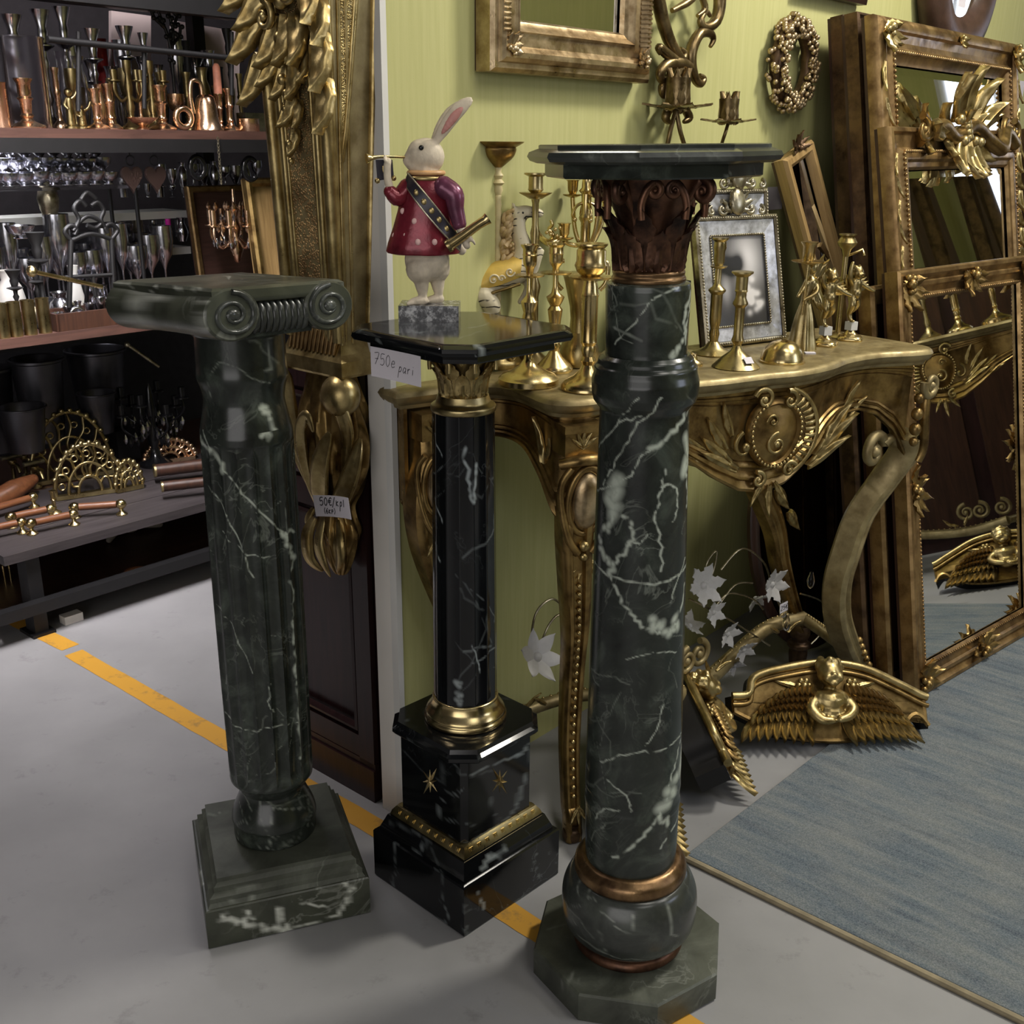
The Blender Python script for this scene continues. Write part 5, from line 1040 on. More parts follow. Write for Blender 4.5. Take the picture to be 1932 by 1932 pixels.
# right of the tall pedestal
turned('candlestick', 'slim brass candlestick standing just in front of the picture frame', 1345, 668, [('base', [(40, 672), (40, 665), (30, 661), (18, 655), (9, 644)]), ('stem', [(8, 645), (8, 640), (10, 630), (8, 620), (10, 610), (11, 602), (11, 560), (11, 555), (16, 549), (16, 546), (9, 540), (6, 534), (6, 506)]), ('drip_pan', [(6, 507), (14, 505), (16, 502), (7, 501)]), ('socket', [(7, 502), (10, 494), (10, 474), (12, 468), (11, 456), (15, 451), (15, 448), (11, 448)])], 'brass_dull')
st = turned('candlestick', 'brass candlestick with white sticker on its foot, in front of the picture frame', 1388, 693, [('base', [(45, 698), (45, 692), (41, 687), (28, 674), (12, 661), (8, 652)]), ('stem', [(8, 653), (8, 650), (12, 642), (9, 632), (9, 590), (9, 580), (14, 574), (14, 571), (10, 562), (10, 552), (12, 549), (11, 546)]), ('socket', [(11, 547), (11, 535), (11, 522), (20, 515), (20, 512), (14, 512)])], 'brass_dull')
mb = MB(); mb.box((0, 0, 0), (.017, .0012, .014)); o = part('sticker', mb, M['paper'], st, 20); o.location = (.0165, -.0265, .0175); o.rotation_euler = (radians(-48), 0, radians(24))
# cherubs holding up candle cups, on marble blocks
def cherub_mesh(mat):
    mb = MB()
    mb.ball((0, -.002, .097), (.0125, .013, .0135), 14, 10); limb(mb, [(0, 0, .086), (0, .001, .08)], [.006, .007])
    limb(mb, [(0, .0, .077), (0, .001, .065), (.001, .001, .052)], [.0125, .0125, .0135]); mb.ball((0, -.006, .057), (.011, .009, .011), 10, 8)
    limb(mb, [(-.006, 0, .05), (-.009, -.006, .034), (-.007, .002, .018), (-.006, -.002, .004)], [.009, .008, .0058, .004]); limb(mb, [(.006, 0, .05), (.012, .002, .034), (.015, .012, .022), (.014, .022, .014)], [.009, .008, .0055, .004])
    mb.ball((-.006, -.006, .002), (.0045, .008, .003)); limb(mb, [(-.011, 0, .078), (-.02, -.004, .088), (-.022, -.004, .104), (-.016, -.002, .118)], [.0055, .005, .0042, .0035]); limb(mb, [(.011, 0, .078), (.022, -.006, .07), (.033, -.008, .064), (.044, -.010, .06)], [.0055, .005, .0042, .0035])
    for k in range(14): a = k * 2.4; mb.ball((.011 * cos(a) * (1 - k * .03), .003 + .010 * sin(a) * .8, .101 + .009 * (k / 14)), .0046, 8, 6)
    mb.ball((0, -.0155, .096), (.003, .003, .0028)); mb.ball((-.005, -.013, .094), .0042); mb.ball((.005, -.013, .094), .0042)
    return fuse('cherub', mb, .0016, mat, 'mesh', 3)
CHM = cherub_mesh(M['brass_dull'])
WNG = mesh('wing', (lambda m: ([m.merge(leaf_mb(.04 - .004 * k, .012, .1, 0, .18, 0, .4, 8, 5, amp=0), TM((.006 * k, .001 * k, .0), (radians(10), .55 + .22 * k, 0))) for k in range(5)], m)[1])(MB()), M['brass_dull'], 60)
for i, (bx_, by_, zt_, lab) in enumerate(((1555, 652, 0, 'brass winged cherub on a white block, nearer the brass lady'), (1603, 642, 1, 'brass winged cherub on a white block, nearer the tall frames'))):
    B = atz(bx_, by_, ZT); t = thing('cherub_candlestick', lab, 'figurine', B, radians(20 + 10 * i))
    mb = MB(); mb.lathe(sprof([(.026, 0), (.027, .004), (.024, .009), (.014, .014), (.009, .02), (.008, .022)], 4), 24, mod=lambda th, z: 1 + .09 * np.cos(4 * th)); part('foot', mb, M['brass'], t, 50)
    mb = MB(); mb.box((0, 0, .030), (.018, .018, .017)); part('marble_block', mb, M['white_paint'], t, 20)
    o = part('cherub', CHM, None, t); o.location = (0, 0, .039); o.scale = (1, 1, 1)
    for sg in (-1, 1): w_ = put(WNG, o, 'wing', (sg * .004, .012, .062), (0, 0, 0), (sg, 1, 1))
t = turned('candle_cup', 'brass vase shaped candle cup on a tall stem behind the two cherubs', 1580, 636, [('base', [(20, 640), (20, 634), (8, 626)]), ('stem', [(5, 628), (5, 560), (8, 540), (5, 520), (5, 480)]), ('cup', [(5, 484), (9, 470), (16, 463), (18, 457), (14, 450), (12, 447), (16, 443), (16, 441), (11, 441)])], 'brass_dull', 'candlestick')
mb = MB(); mb.tube([(.0, 0, .165), (.03, -.01, .18), (.034, -.012, .168)], .003, 6); part('side_arm', mb, M['brass'], t, 60)
# brass lady / angel holding a candle rod
B = atz(1512, 658, ZT); t = thing('brass_lady', 'brass lady candle holder in long dress with wings, holding a rod with a cup', 'figurine', B, radians(15)); k = 1 / pxm(B)
mb = MB(); mb.lathe(dense(sprof([(27 * k, 0), (26 * k, .008), (22 * k, .03), (17 * k, .06), (12 * k, .08), (8 * k, .095)], 5), 30), 36, mod=lambda th, z: 1 + .08 * np.cos(7 * th)); part('dress', mb, M['brass_dull'], t, 60)
mb = MB(); limb(mb, [(0, 0, .088), (.002, 0, .108), (.006, 0, .128)], [.0105, .0105, .013]); limb(mb, [(.006, 0, .135), (.006, 0, .146)], [.005, .005]); mb.ball((.006, -.002, .157), (.0105, .011, .0125), 12, 9); limb(mb, [(-.004, -.004, .130), (-.02, -.014, .113), (-.03, -.022, .106)], [.0055, .0045, .0035]); limb(mb, [(.016, -.002, .130), (.012, -.016, .112), (-.018, -.022, .098)], [.0055, .0045, .0035]); mb.ball((.009, .004, .163), (.011, .010, .011), 10, 8); mb.ball((-.002, -.012, .156), .0028)
fuse('figure', mb, .0018, M['brass_dull'], t, 3)
fe = leaf_mb(.075, .026, .05, 0, .14, .0, .4, 9, 5, amp=0); fm = mesh('wing_feather', fe, M['brass_dull'], 60)
for j in range(5): put(fm, t, 'wing_feather', (.014 + .003 * j, .014, .13), (radians(8), pi - .5 + .16 * j if j < 3 else .2 + .25 * (j - 3), 0), .95 - .08 * j)
x0 = (1497 - 1512) * k; mb = MB(); mb.tube([(x0 - .003, -.022, .07), (x0, -.022, .12), (x0 + .001, -.022, .168)], .0022, 8); r_ = part('rod', mb, M['brass'], t, 60)
mb = MB(); mb.lathe([(.001, .164), (.003, .165), (.03, .170), (.032, .172), (.010, .173), (.011, .176), (.0115, .199), (.016, .205), (.0165, .207), (.012, .207)], 24, (x0, -.022, 0)); part('candle_cup', mb, M['brass'], t, 50)
# brass dome and small things
B = atz(1475, 683, ZT); t = thing('brass_dome', 'low polished brass dome box near the front edge of the console', 'box', B); k = 1 / pxm(B)
mb = MB(); mb.lathe(sprof([(40 * k, 0), (41 * k, .004), (39 * k, .012), (33 * k, .026), (20 * k, .037), (6 * k, .041), (.001, .0412)], 5), 36); part('lid', mb, M['brass'], t, 60); mb = MB(); mb.lathe([(.001, 0), (43 * k, 0), (43 * k, .004), (38 * k, .006)], 36); part('rim', mb, M['brass'], t, 40)
B = atz(1305, 690, ZT); single('brass_weight', (lambda m: (m.lathe([(.001, 0), (.02, 0), (.02, .006), (.010, .012), (.008, .022), (.001, .024)], 20), m)[1])(MB()), M['brass'], 'small brass weight lying by the right side of the tall pedestal', 'weight', B, ang=50)
B = atz(1528, 668, ZT); single('paper_tag', (lambda m: (m.box((0, 0, .002), (.02, .012, .003)), m)[1])(MB()), M['paper'], 'tiny folded paper tag lying beside the brass dome', 'tag', B)

# ------------------------------------------------------------------ picture frames with bevelled mirror borders
def photo_print(w, h):
    nx, ny = 46, 66; mb = MB(); P = np.array([[(-w / 2 + w * i / (nx - 1), 0, h * j / (ny - 1)) for j in range(ny)] for i in range(nx)]); mb.grid(P); me = mesh('picture', mb, None, 0)
    V = P.reshape(-1, 3); x = V[:, 0] / w; z = V[:, 2] / h
    g = lambda cx, cz, sx, sz: np.exp(-((x - cx) / sx) ** 2 - ((z - cz) / sz) ** 2)
    v = .05 + .75 * g(.16, .72, .26, .3) - .72 * g(-.1, .66, .2, .09) - .5 * g(.02, .73, .1, .1) + .35 * g(-.28, .42, .09, .16); r = random.Random(4)
    for k in range(26): v = v + .6 * g(r.gauss(.17, .12), r.gauss(.30, .09), .05, .035)
    v = np.clip(v, .02, .85); at = me.color_attributes.new('photo', 'FLOAT_COLOR', 'POINT'); at.data.foreach_set('color', np.column_stack([v, v * .96, v * .94, np.ones_like(v)]).ravel()); return me
t_ = NT('photo_print'); a_ = t_.n('ShaderNodeAttribute'); a_.attribute_name = 'photo'; t_.l(a_.outputs['Color'], t_.b.inputs['Base Color']); t_.set(.35); M['photo'] = t_.m
def photo_frame(label, c, rz, w, h, lean, full=True):
    t = frame('photo_frame', label, 'frame', w, h, [(0, 0), (0, .012), (.003, .016), (.007, .016), (.009, .012)], 'silver_old', c, rz, lean, glass=None, beads=(.005, .016, .0026, .006))
    q = lambda d: np.array([(-w / 2 + d, d), (w / 2 - d, d), (w / 2 - d, h - d), (-w / 2 + d, h - d)]); a, b = q(.010), q(.038)
    for i in range(4):
        j = (i + 1) % 4; mb = MB(); mb.rings([[(a[i][0], y1, a[i][1]), (a[j][0], y1, a[j][1]), (b[j][0], y2, b[j][1]), (b[i][0], y2, b[i][1])] for y1, y2 in ((-.004, -.004), (-.011, -.008))]); part('mirror_border', mb, M['antique_mirror'], t, 5)
    bb = MB(); 
    for i in range(4):
        j = (i + 1) % 4; L = np.linalg.norm(b[j] - b[i]); m = int(L / .005)
        for k in range(m): p = b[i] + (b[j] - b[i]) * (k + .5) / m; bb.ball((p[0], -.010, p[1]), .0026, 6, 4)
    o = part('beading', bb, M['silver_old'], t, 60); o['kind'] = 'stuff'
    me = photo_print(w - .08, h - .08); me.materials.append(M['photo']); o = part('picture', me, None, t); o.location = (0, -.0065, .04)
    sh = part('crest', ornament('top', 41, 'silver_old', .55), None, t); sh.location = (0, -.012, h + .012)
    mb = MB(); mb.ball((0, 0, 0), (.020, .010, .026), 16, 10); o = part('crest_boss', mb, M['silver_old'], sh, 60); o.location = (0, -.006, .012)
    for sg in (-1, 1):
        m = scroll_mb(.015, .005, 1.2, pi * .5, sg); o = part('crest_scroll', m, M['silver_old'], sh, 60); o.location = (sg * .038, -.002, .0)
        m = scroll_mb(.009, .004, 1.2, pi * .5, -sg); o = part('crest_scroll', m, M['silver_old'], sh, 60); o.location = (sg * .066, -.002, -.004)
    return t
p0 = atz(1325, 659, ZT); p1 = atz(1475, 641, ZT); photo_frame('silver mirrored photo frame with monochrome flower photograph on the console', (p0 + p1) / 2, atan2((p1 - p0)[1], (p1 - p0)[0]), np.linalg.norm(p1 - p0) + .002, .252, radians(13))
nb = np.array([-(p1 - p0)[1], (p1 - p0)[0], 0]); nb /= np.linalg.norm(nb)
photo_frame('taller silver mirrored frame standing behind the monochrome photograph', (p0 + p1) / 2 + nb * .04 + np.array([.015, 0, 0]), atan2((p1 - p0)[1], (p1 - p0)[0]), .165, .298, radians(8))
mb = MB(); mb.box((0, 0, .065), (.13, .05, .13)); single('black_box', mb, M['black'], 'black box on the console behind the tall green pedestal', 'box', atz(1302, 662, ZT) + np.array([-.07, .03, 0]), (0, 0, radians(25)))

# ------------------------------------------------------------------ carved horse candle holder
B = atz(938, 690, ZT); HT = thing('horse_candle_holder', 'cream carved carousel horse candle holder with gold saddle and tall pole dish', 'figurine', B, radians(12)); k = 1 / pxm(B)
def hp(x, y, d=0.0): return ((x - 938) * k, d * k, aty(938, y, B[1])[2] - B[2])
mb = MB()
limb(mb, [hp(905, 545), hp(935, 525), hp(968, 512), hp(984, 500)], [25 * k, 27 * k, 27 * k, 23 * k], 16); mb.ball(hp(903, 548), (24 * k, 24 * k, 27 * k), 14, 10)
limb(mb, [hp(982, 500), hp(986, 470), hp(978, 440), hp(975, 412)], [22 * k, 18 * k, 14 * k, 13 * k], 14); limb(mb, [hp(974, 404), hp(990, 400), hp(1008, 401), hp(1016, 403)], [14 * k, 12 * k, 8.5 * k, 7.5 * k], 12); mb.ball(hp(982, 412), (11 * k, 9 * k, 9 * k))
for d in (-6, 6): limb(mb, [hp(968, 393, d), hp(966, 384, d)], [4 * k, 2 * k])
limb(mb, [hp(990, 505, -12), hp(1006, 488, -14), hp(1016, 470, -14), hp(1012, 486, -14), hp(1006, 508, -14), hp(999, 520, -14)], [13 * k, 10 * k, 7 * k, 6.5 * k, 6 * k, 6 * k]); limb(mb, [hp(985, 520, 12), hp(1000, 540, 13), hp(992, 560, 13), hp(984, 572, 13)], [13 * k, 9 * k, 6 * k, 5.5 * k])
limb(mb, [hp(908, 556, -14), hp(925, 578, -16), hp(915, 596, -16), hp(925, 618, -16), hp(928, 634, -16)], [22 * k, 17 * k, 9 * k, 7 * k, 7 * k]); limb(mb, [hp(902, 556, 14), hp(905, 580, 16), hp(892, 600, 16), hp(900, 622, 16), hp(905, 636, 16)], [22 * k, 16 * k, 9 * k, 7 * k, 7 * k])
t_ = NT('cream_striped'); co = t_.coord(); wv = t_.n('ShaderNodeTexWave'); wv.wave_type = 'BANDS'; wv.bands_direction = 'Z'; wv.inputs['Scale'].default_value = 26; wv.inputs['Distortion'].default_value = 6; wv.inputs['Detail'].default_value = 2; wv.inputs['Detail Scale'].default_value = 1.2; t_.l(co, wv.inputs[0])
nn = t_.noise(co, 34, 2); msk = t_.ramp(nn, [(.46, (0, 0, 0)), (.52, (1, 1, 1))]); st_ = t_.mix(1.0, t_.ramp(wv.outputs['Fac'], [(.05, (1, 1, 1)), (.14, (0, 0, 0))]), msk, 'MULTIPLY'); t_.col(t_.mix(st_, S(228, 216, 184), S(48, 42, 36))); t_.set(.45); M['cream_striped'] = t_.m
fuse('horse', mb, .0022, M['cream_striped'], HT, 4)
mb = MB(); r = random.Random(9)
for j in range(34):
    f = j / 33; x = 962 - 6 * sin(f * 3) - (j % 3) * 5; y = 398 + 92 * f; limb(mb, [hp(x + 8, y - 4, r.uniform(-8, 8)), hp(x, y + 3, r.uniform(-11, 11)), hp(x - 3, y + 13, r.uniform(-9, 9)), hp(x + 4, y + 18, r.uniform(-9, 9))], [3.5 * k, 5 * k, 4 * k, 2 * k], 6, 3)
part('mane', mb, plain('mane_tan', S(196, 168, 120), .5), HT, 60, 'tan curly mane')
mb = MB(); limb(mb, [hp(890, 530), hp(878, 506), hp(868, 512), hp(862, 545), hp(872, 572), hp(886, 588)], [7 * k, 10 * k, 12 * k, 12 * k, 9 * k, 3 * k]); part('tail', mb, plain('tail_grey', S(150, 136, 108), .5), HT, 60, 'grey brown tail')
mb = MB()
R = []
for x, y, r in ((902, 536, 27), (920, 526, 30), (940, 521, 31), (960, 514, 30), (976, 509, 28)):
    c = hp(x, y); R.append([(c[0] + .15 * r * k * cos(a), c[1] + r * k * sin(a), c[2] + r * k * cos(a)) for a in np.linspace(-2.0, 2.0, 18)] + [(c[0], c[1] + (r - 5) * k * sin(a), c[2] + (r - 5) * k * cos(a)) for a in np.linspace(2.0, -2.0, 18)])
mb.rings(R); sd = part('saddle', mb, plain('saddle_yellow', S(222, 188, 96), .4, .2, .2, 40), HT, 40, 'yellow gold carved saddle cloth')
for x, y, R_, sg in ((925, 524, 10, 1), (955, 510, 9, -1), (940, 522, 6, 1)): m = scroll_mb(R_ * k, 2 * k, 1.4, 0, sg); o = part('saddle_scroll', m, M['cream'], sd, 60); c = hp(x, y, -30); o.location = c
mb = MB(); mb.tube([hp(x, y, -27) for x, y in ((900, 556), (925, 548), (950, 541), (975, 533))], 3 * k, 6); part('saddle_fringe', mb, M['gold'], sd, 60)
mb = MB(); mb.tube([hp(985, 412, -11), hp(988, 408, -11), hp(1000, 409, -9)], 1.3 * k, 6); mb.ball(hp(982, 401, -11), 2.4 * k); part('bridle', mb, M['black'], HT, 60)
mb = MB(); prof = [(.0085, .02), (.0085, .06), (.006, .065)]
for j in range(40): prof.append((.0058 + .0012 * (j % 2), .07 + .0072 * j))
z1 = aty(938, 345, B[1])[2] - B[2]; prof = [p for p in prof if p[1] < z1 - .02] + [(.006, z1 - .02), (.009, z1 - .012), (.0075, z1 - .004), (.012, z1), (.007, z1 + .006), (.010, z1 + .012), (.006, z1 + .018), (.0075, z1 + .03)]
mb.lathe(prof, 14); po = part('pole', mb, plain('pole_cream', S(206, 190, 140), .45), HT, 50)
mb = MB(); zz = lambda y: aty(938, y, B[1])[2] - B[2]
mb.lathe(sprof([(7 * k, zz(316)), (14 * k, zz(310)), (28 * k, zz(296)), (33 * k, zz(283)), (32 * k, zz(278))], 4), 28); part('bowl', mb, M['gold_old'], HT, 60)
mb = MB(); mb.lathe([(.001, zz(279)), (30 * k, zz(279)), (46 * k, zz(269)), (47 * k, zz(267)), (30 * k, zz(275)), (.001, zz(276))], 32); part('dish', mb, M['gold_old'], HT, 50)
mb = MB(); mb.lathe(sprof([(46 * k, 0), (48 * k, .01), (40 * k, .02), (44 * k, .03), (34 * k, .04), (14 * k, .046), (.001, .048)], 4), 32, mod=lambda th, z: 1 + .04 * np.cos(12 * th)); part('base', mb, M['gold'], HT, 60)
for j in range(6): a = j * 1.05; m = scroll_mb(.012, .0035, 1.3, 0, 1); o = part('base_scroll', m, M['gold'], HT, 60); o.location = (44 * k * cos(a), 44 * k * sin(a), .022); o.rotation_euler = (0, 0, a + pi / 2)

# ------------------------------------------------------------------ rabbit figurine on the black pedestal
zb = .946; B = (atz(750, 607, zb) + atz(867, 607, zb)) / 2; B = B + np.array([0, .032, 0]); k = 1 / pxm(B)
RT = thing('rabbit_figurine', 'white rabbit figurine in red smock blowing a brass horn on the black pedestal', 'figurine', B, 0)
mb = MB(); mb.box((0, 0, .0115), (.0895, .062, .023)); part('base_block', mb, M['granite'], RT, 20, 'speckled grey stone block')
cx = 808
def rp(x, y, d=0.0): return ((x - cx) * k, d * k, (582 - y) * k * 1.045 + .022)
mb = MB()                                                    # body: feet, legs, belly, neck, head in one skin
for sx, d in ((794, -14), (822, 8)):
    limb(mb, [rp(sx - 2, 520, d), rp(sx, 540, d), rp(sx + 2, 562, d)], [27 * k, 15 * k, 9 * k]); limb(mb, [rp(sx + 4, 574, d), rp(sx - 12, 575, d - 6), rp(sx - 20, 577, d - 9)], [9 * k, 8 * k, 6 * k])
    for j in (-1, 0, 1): limb(mb, [rp(sx - 18, 577, d - 9 + 5 * j), rp(sx - 25, 579, d - 10 + 6 * j)], [4 * k, 3.2 * k])
mb.ball(rp(804, 505), (42 * k, 36 * k, 40 * k), 18, 12); mb.ball(rp(806, 440), (42 * k, 36 * k, 62 * k), 18, 12); limb(mb, [rp(806, 390), rp(804, 350)], [26 * k, 24 * k])
mb.ball(rp(806, 330, 0), (33 * k, 27 * k, 32 * k), 20, 14); limb(mb, [rp(796, 325), rp(782, 333), rp(776, 337)], [25 * k, 18 * k, 13 * k]); mb.ball(rp(792, 348), (20 * k, 20 * k, 13 * k)); mb.ball(rp(770, 331), 5 * k); mb.ball(rp(776, 345, 0), 8 * k)
for d, (dx, dy) in ((-9, (0, 0)), (13, (-12, 4))):            # ears, cupped
    P = [rp(822 + dx * .3, 308, d), rp(838 + dx * .6, 286, d * 1.2), rp(858 + dx, 262 + dy, d * 1.4), rp(874 + dx, 248 + dy, d * 1.4), rp(887 + dx, 239 + dy, d * 1.3)]
    q = smooth(P, 5)
    for i, p in enumerate(q): f = i / (len(q) - 1); w = (6 + 11 * sin(pi * min(1, f * .95 + .05)) ** .8) * k * (1.0 if f < .97 else .35); mb.ball(p, (w * .72, w * .42, w * .9), 10, 6)
fuse('body', mb, .0019, M['rabbit_white'], RT, 5)
P = smooth([rp(836, 292, -16), rp(856, 268, -19), rp(872, 252, -18)], 5); mb = MB()
for i, p in enumerate(P): f = i / (len(P) - 1); w = (2.5 + 5 * sin(pi * f)) * k; mb.ball(p, (w, w * .6, w * 1.2), 8, 6)
fuse('inner_ear', mb, .0012, M['pink'], RT, 4)
for d in (-24, 23): mb = MB(); mb.ball(rp(799, 316, d), (4.6 * k, 3 * k, 4.6 * k), 12, 8); e_ = part('eye', mb, M['black_gloss'], RT, 60)
def smock_ring(y, rx, ry, wob=0.0, cx_=803):
    c = rp(cx_, y); return [(c[0] + rx * k * cos(a) * (1 + wob * cos(6 * a)), c[1] + ry * k * sin(a) * (1 + wob * cos(6 * a)), c[2] + wob * .006 * sin(6 * a)) for a in np.linspace(0, 2 * pi, 48, endpoint=False)]
mb = MB(); mb.rings([smock_ring(y, rx, ry, w, c_) for y, rx, ry, w, c_ in ((484, 52, 44, .02, 798), (493, 64, 52, .03, 797), (490, 66, 54, .04, 797), (476, 63, 51, .03, 797), (450, 57, 47, .015, 800), (420, 51, 43, 0, 803), (395, 47, 40, 0, 805), (376, 44, 37, 0, 806), (364, 34, 30, 0, 806), (357, 26, 25, 0, 806))], flip=False)
smk = part('smock', mb, M['wine_red'], RT, 60)
mb = MB(); mb.tube([(p[0] * 1, p[1], p[2]) for p in smock_ring(357, 31, 28, 0, 805)], 4.5 * k, 8, closed=True); part('collar', mb, plain('collar_tan', S(206, 160, 108), .4), RT, 60)
mb = MB(); mb.tube([(p[0] * 1, p[1], p[2]) for p in smock_ring(366, 34, 31, 0, 806)], 4.5 * k, 8, closed=True); part('collar', mb, M['gold'], RT, 60)
mb = MB(); mb.ball((0, 0, 0), (.0042, .0042, .0042), 8, 6); dme = mesh('smock_dot', mb, plain('dot_pink', S(216, 176, 170), .4), 60)
for x, y in ((784, 436), (745, 462), (768, 460), (820, 470), (790, 470), (762, 420), (855, 440)):
    c = rp(803, y); rx, ry = np.interp(y, [376, 395, 420, 450, 476, 490], [44, 47, 51, 57, 63, 66]) * k, np.interp(y, [376, 395, 420, 450, 476, 490], [37, 40, 43, 47, 51, 54]) * k
    X = (x - 801) * k; s = max(0, 1 - (X / rx) ** 2) ** .5; put(dme, smk, 'smock_dot', (c[0] + X, c[1] - ry * s, c[2]), (0, 0, 0), (1, .4, 1.1))
sash = []                                                    # dark sash across the front
for f in np.linspace(0, 1, 16):
    x, y = 773 + (866 - 773) * f, 366 + (478 - 366) * f; c = rp(803, y); rx = np.interp(y, [364, 376, 395, 420, 450, 476, 490], [36, 44, 47, 51, 57, 63, 66]) * k * 1.04; ry = np.interp(y, [364, 376, 395, 420, 450, 476, 490], [31, 37, 40, 43, 47, 51, 54]) * k * 1.04
    X = np.clip((x - 803) * k, -rx * .98, rx * .98); sash.append((c[0] + X, c[1] - ry * sqrt(max(0, 1 - (X / rx) ** 2)), c[2]))
sash = np.array(sash); mb = MB(); T = np.gradient(sash, axis=0); T /= np.linalg.norm(T, axis=1)[:, None]; R = []
for p, t__ in zip(sash, T):
    out = np.array([p[0], p[1], 0]); out /= np.linalg.norm(out); s = np.cross(t__, out); s /= np.linalg.norm(s); R.append([p + s * 11 * k - out * .001, p + s * 11 * k + out * .0022, p - s * 11 * k + out * .0022, p - s * 11 * k - out * .001])
mb.rings(R); sh_ = part('sash', mb, plain('sash_dark', S(52, 48, 56), .35, .2), RT, 20, 'dark grey sash with gold edges')
for sg in (-1, 1):
    mb = MB(); E = []
    for p, t__ in zip(sash, T): out = np.array([p[0], p[1], 0]); out /= np.linalg.norm(out); s = np.cross(t__, out); s /= np.linalg.norm(s); E.append(p + s * sg * 11 * k + out * .0018)
    mb.tube(E, 1.4 * k, 6); part('sash_edge', mb, M['silver_old'], sh_, 60)
for i in (3, 5, 7, 9, 11): mb = MB(); mb.ball((0, 0, 0), (.0048, .0048, .0048), 8, 6); o = part('sash_stud', mb, M['gold'], sh_, 60); p = sash[i]; o.location = p * np.array([1.03, 1.03, 1]); o.scale = (1, .5, 1)
mb = MB(); limb(mb, [rp(772, 382, -10), rp(756, 398, -22), rp(742, 388, -26)], [17 * k, 16 * k, 12 * k]); part('sleeve', mb, M['wine_red'], RT, 60); mb = MB(); limb(mb, [rp(742, 384, -26), rp(738, 366, -26), rp(738, 346, -26), rp(740, 338, -26)], [8 * k, 7 * k, 7 * k, 6 * k]); 
for j in range(4): limb(mb, [rp(742, 342 + 0 * j, -30 + 4 * j), rp(734, 336, -32 + 4 * j), rp(735, 329, -30 + 4 * j)], [2.6 * k, 2.5 * k, 2.2 * k], 8, 3)
fuse('paw', mb, .0014, M['rabbit_white'], RT, 3)
mb = MB(); limb(mb, [rp(838, 380, -24), rp(856, 392, -30), rp(860, 415, -32), rp(866, 440, -32)], [20 * k, 19 * k, 15 * k, 13 * k]); part('sleeve', mb, plain('sleeve_plum', S(112, 62, 84), .25, .3, .35, 45), RT, 60, 'plum red sleeve'); mb = MB(); limb(mb, [rp(866, 442, -32), rp(874, 462, -36), rp(880, 476, -38)], [9 * k, 8 * k, 7 * k])
for j in range(4): limb(mb, [rp(878, 468 + 0 * j, -40), rp(884 + 2 * j, 458 + 3 * j, -46), rp(888 + 2 * j, 464 + 3 * j, -42)], [3 * k, 2.8 * k, 2.4 * k], 8, 3)
fuse('paw', mb, .0014, M['rabbit_white'], RT, 3)
def horn(pts, rr, mat, name, seg=16):
    P = smooth(pts, 6); mb = MB(); mb.tube(P, np.interp(np.linspace(0, 1, len(P)), np.linspace(0, 1, len(rr)), rr), seg); return part(name, mb, M[mat], RT, 50)
horn([rp(772, 332, -4), rp(750, 331, -16), rp(725, 331, -28), rp(712, 333, -34), rp(703, 334, -38)], [2.2 * k, 2.4 * k, 2.8 * k, 4.5 * k, 9.5 * k], 'brass', 'horn')
mb = MB(); q0 = rp(718, 336, -30); q1 = rp(746, 336, -18); q2 = rp(748, 366, -18); q3 = rp(720, 370, -30); V = np.array([q0, q1, q2, q3]); mb.rings([V, V + [0.0004, .0016, 0]]); bnr = part('banner', mb, plain('banner_dark', S(44, 40, 50), .5), RT, 20, 'small dark cloth hanging from the horn'); mb = MB(); mb.ball((q0 + np.array(q2)) / 2 + [0, -.001, 0], (.0045, .001, .006), 4, 4); part('banner_stud', mb, M['gold'], bnr, 0)
for q in (q2, q3): mb = MB(); mb.ball(q, .004, 8, 6); part('tassel', mb, M['gold'], bnr, 60)
horn([rp(850, 474, -50), rp(875, 458, -46), rp(900, 441, -42), rp(912, 434, -40), rp(918, 430, -39)], [10 * k, 9 * k, 8.5 * k, 9 * k, 11 * k], 'brass', 'brass_tube')
mb = MB(); mb.lathe([(.001, 0), (11.5 * k, 0), (12 * k, .003), (11 * k, .006), (.001, .006)], 24); o = part('tube_cap', mb, M['brass_dull'], RT, 50); o.location = rp(850, 474, -50); o.rotation_euler = (Vector(rp(850, 474, -50)) - Vector(rp(875, 458, -46))).to_track_quat('Z', 'Y').to_euler()
mb = MB(); mb.ball((0, 0, 0), (9 * k, 9 * k, 10 * k), 12, 8); o = part('tail', mb, M['rabbit_white'], RT, 60); o.location = rp(868, 487, 6)
# ------------------------------------------------------------------ white metal flower lamps under the console
def petal_me(L, Wd, nm='petal', lob=0):
    return mesh(nm, leaf_mb(L, Wd, .12, lob, .05, .10, .15, 9, 6, amp=.18 if lob else 0), M['white_leaf'], 60)
PET = petal_me(.05, .028); PET2 = petal_me(.05, .03, 'leaf_petal', 4)
FL = thing('flower_lamp', 'white metal flower lamp with wire stems and 25 euro tag under the console', 'lamp', KW(.58, .03, .0), KROT)
def fl(x, y, b): p = kpx(x, y, b) - np.array(FL.location); return np.array([p @ KE1, -(p @ KE2), p[2]])
def flower(x, y, b, n, s, tilt, me=PET, spin=0.0):
    c = fl(x, y, b); mb = MB(); mb.ball((0, 0, 0), .009 * s, 10, 7); o = part('flower', mb, M['white_leaf'], FL, 60); o.location = c; o.rotation_euler = tilt
    for k in range(n): put(me, o, 'petal', (0, 0, 0), Euler((radians(-76), 0, spin + k * 2 * pi / n)), s)
    return c
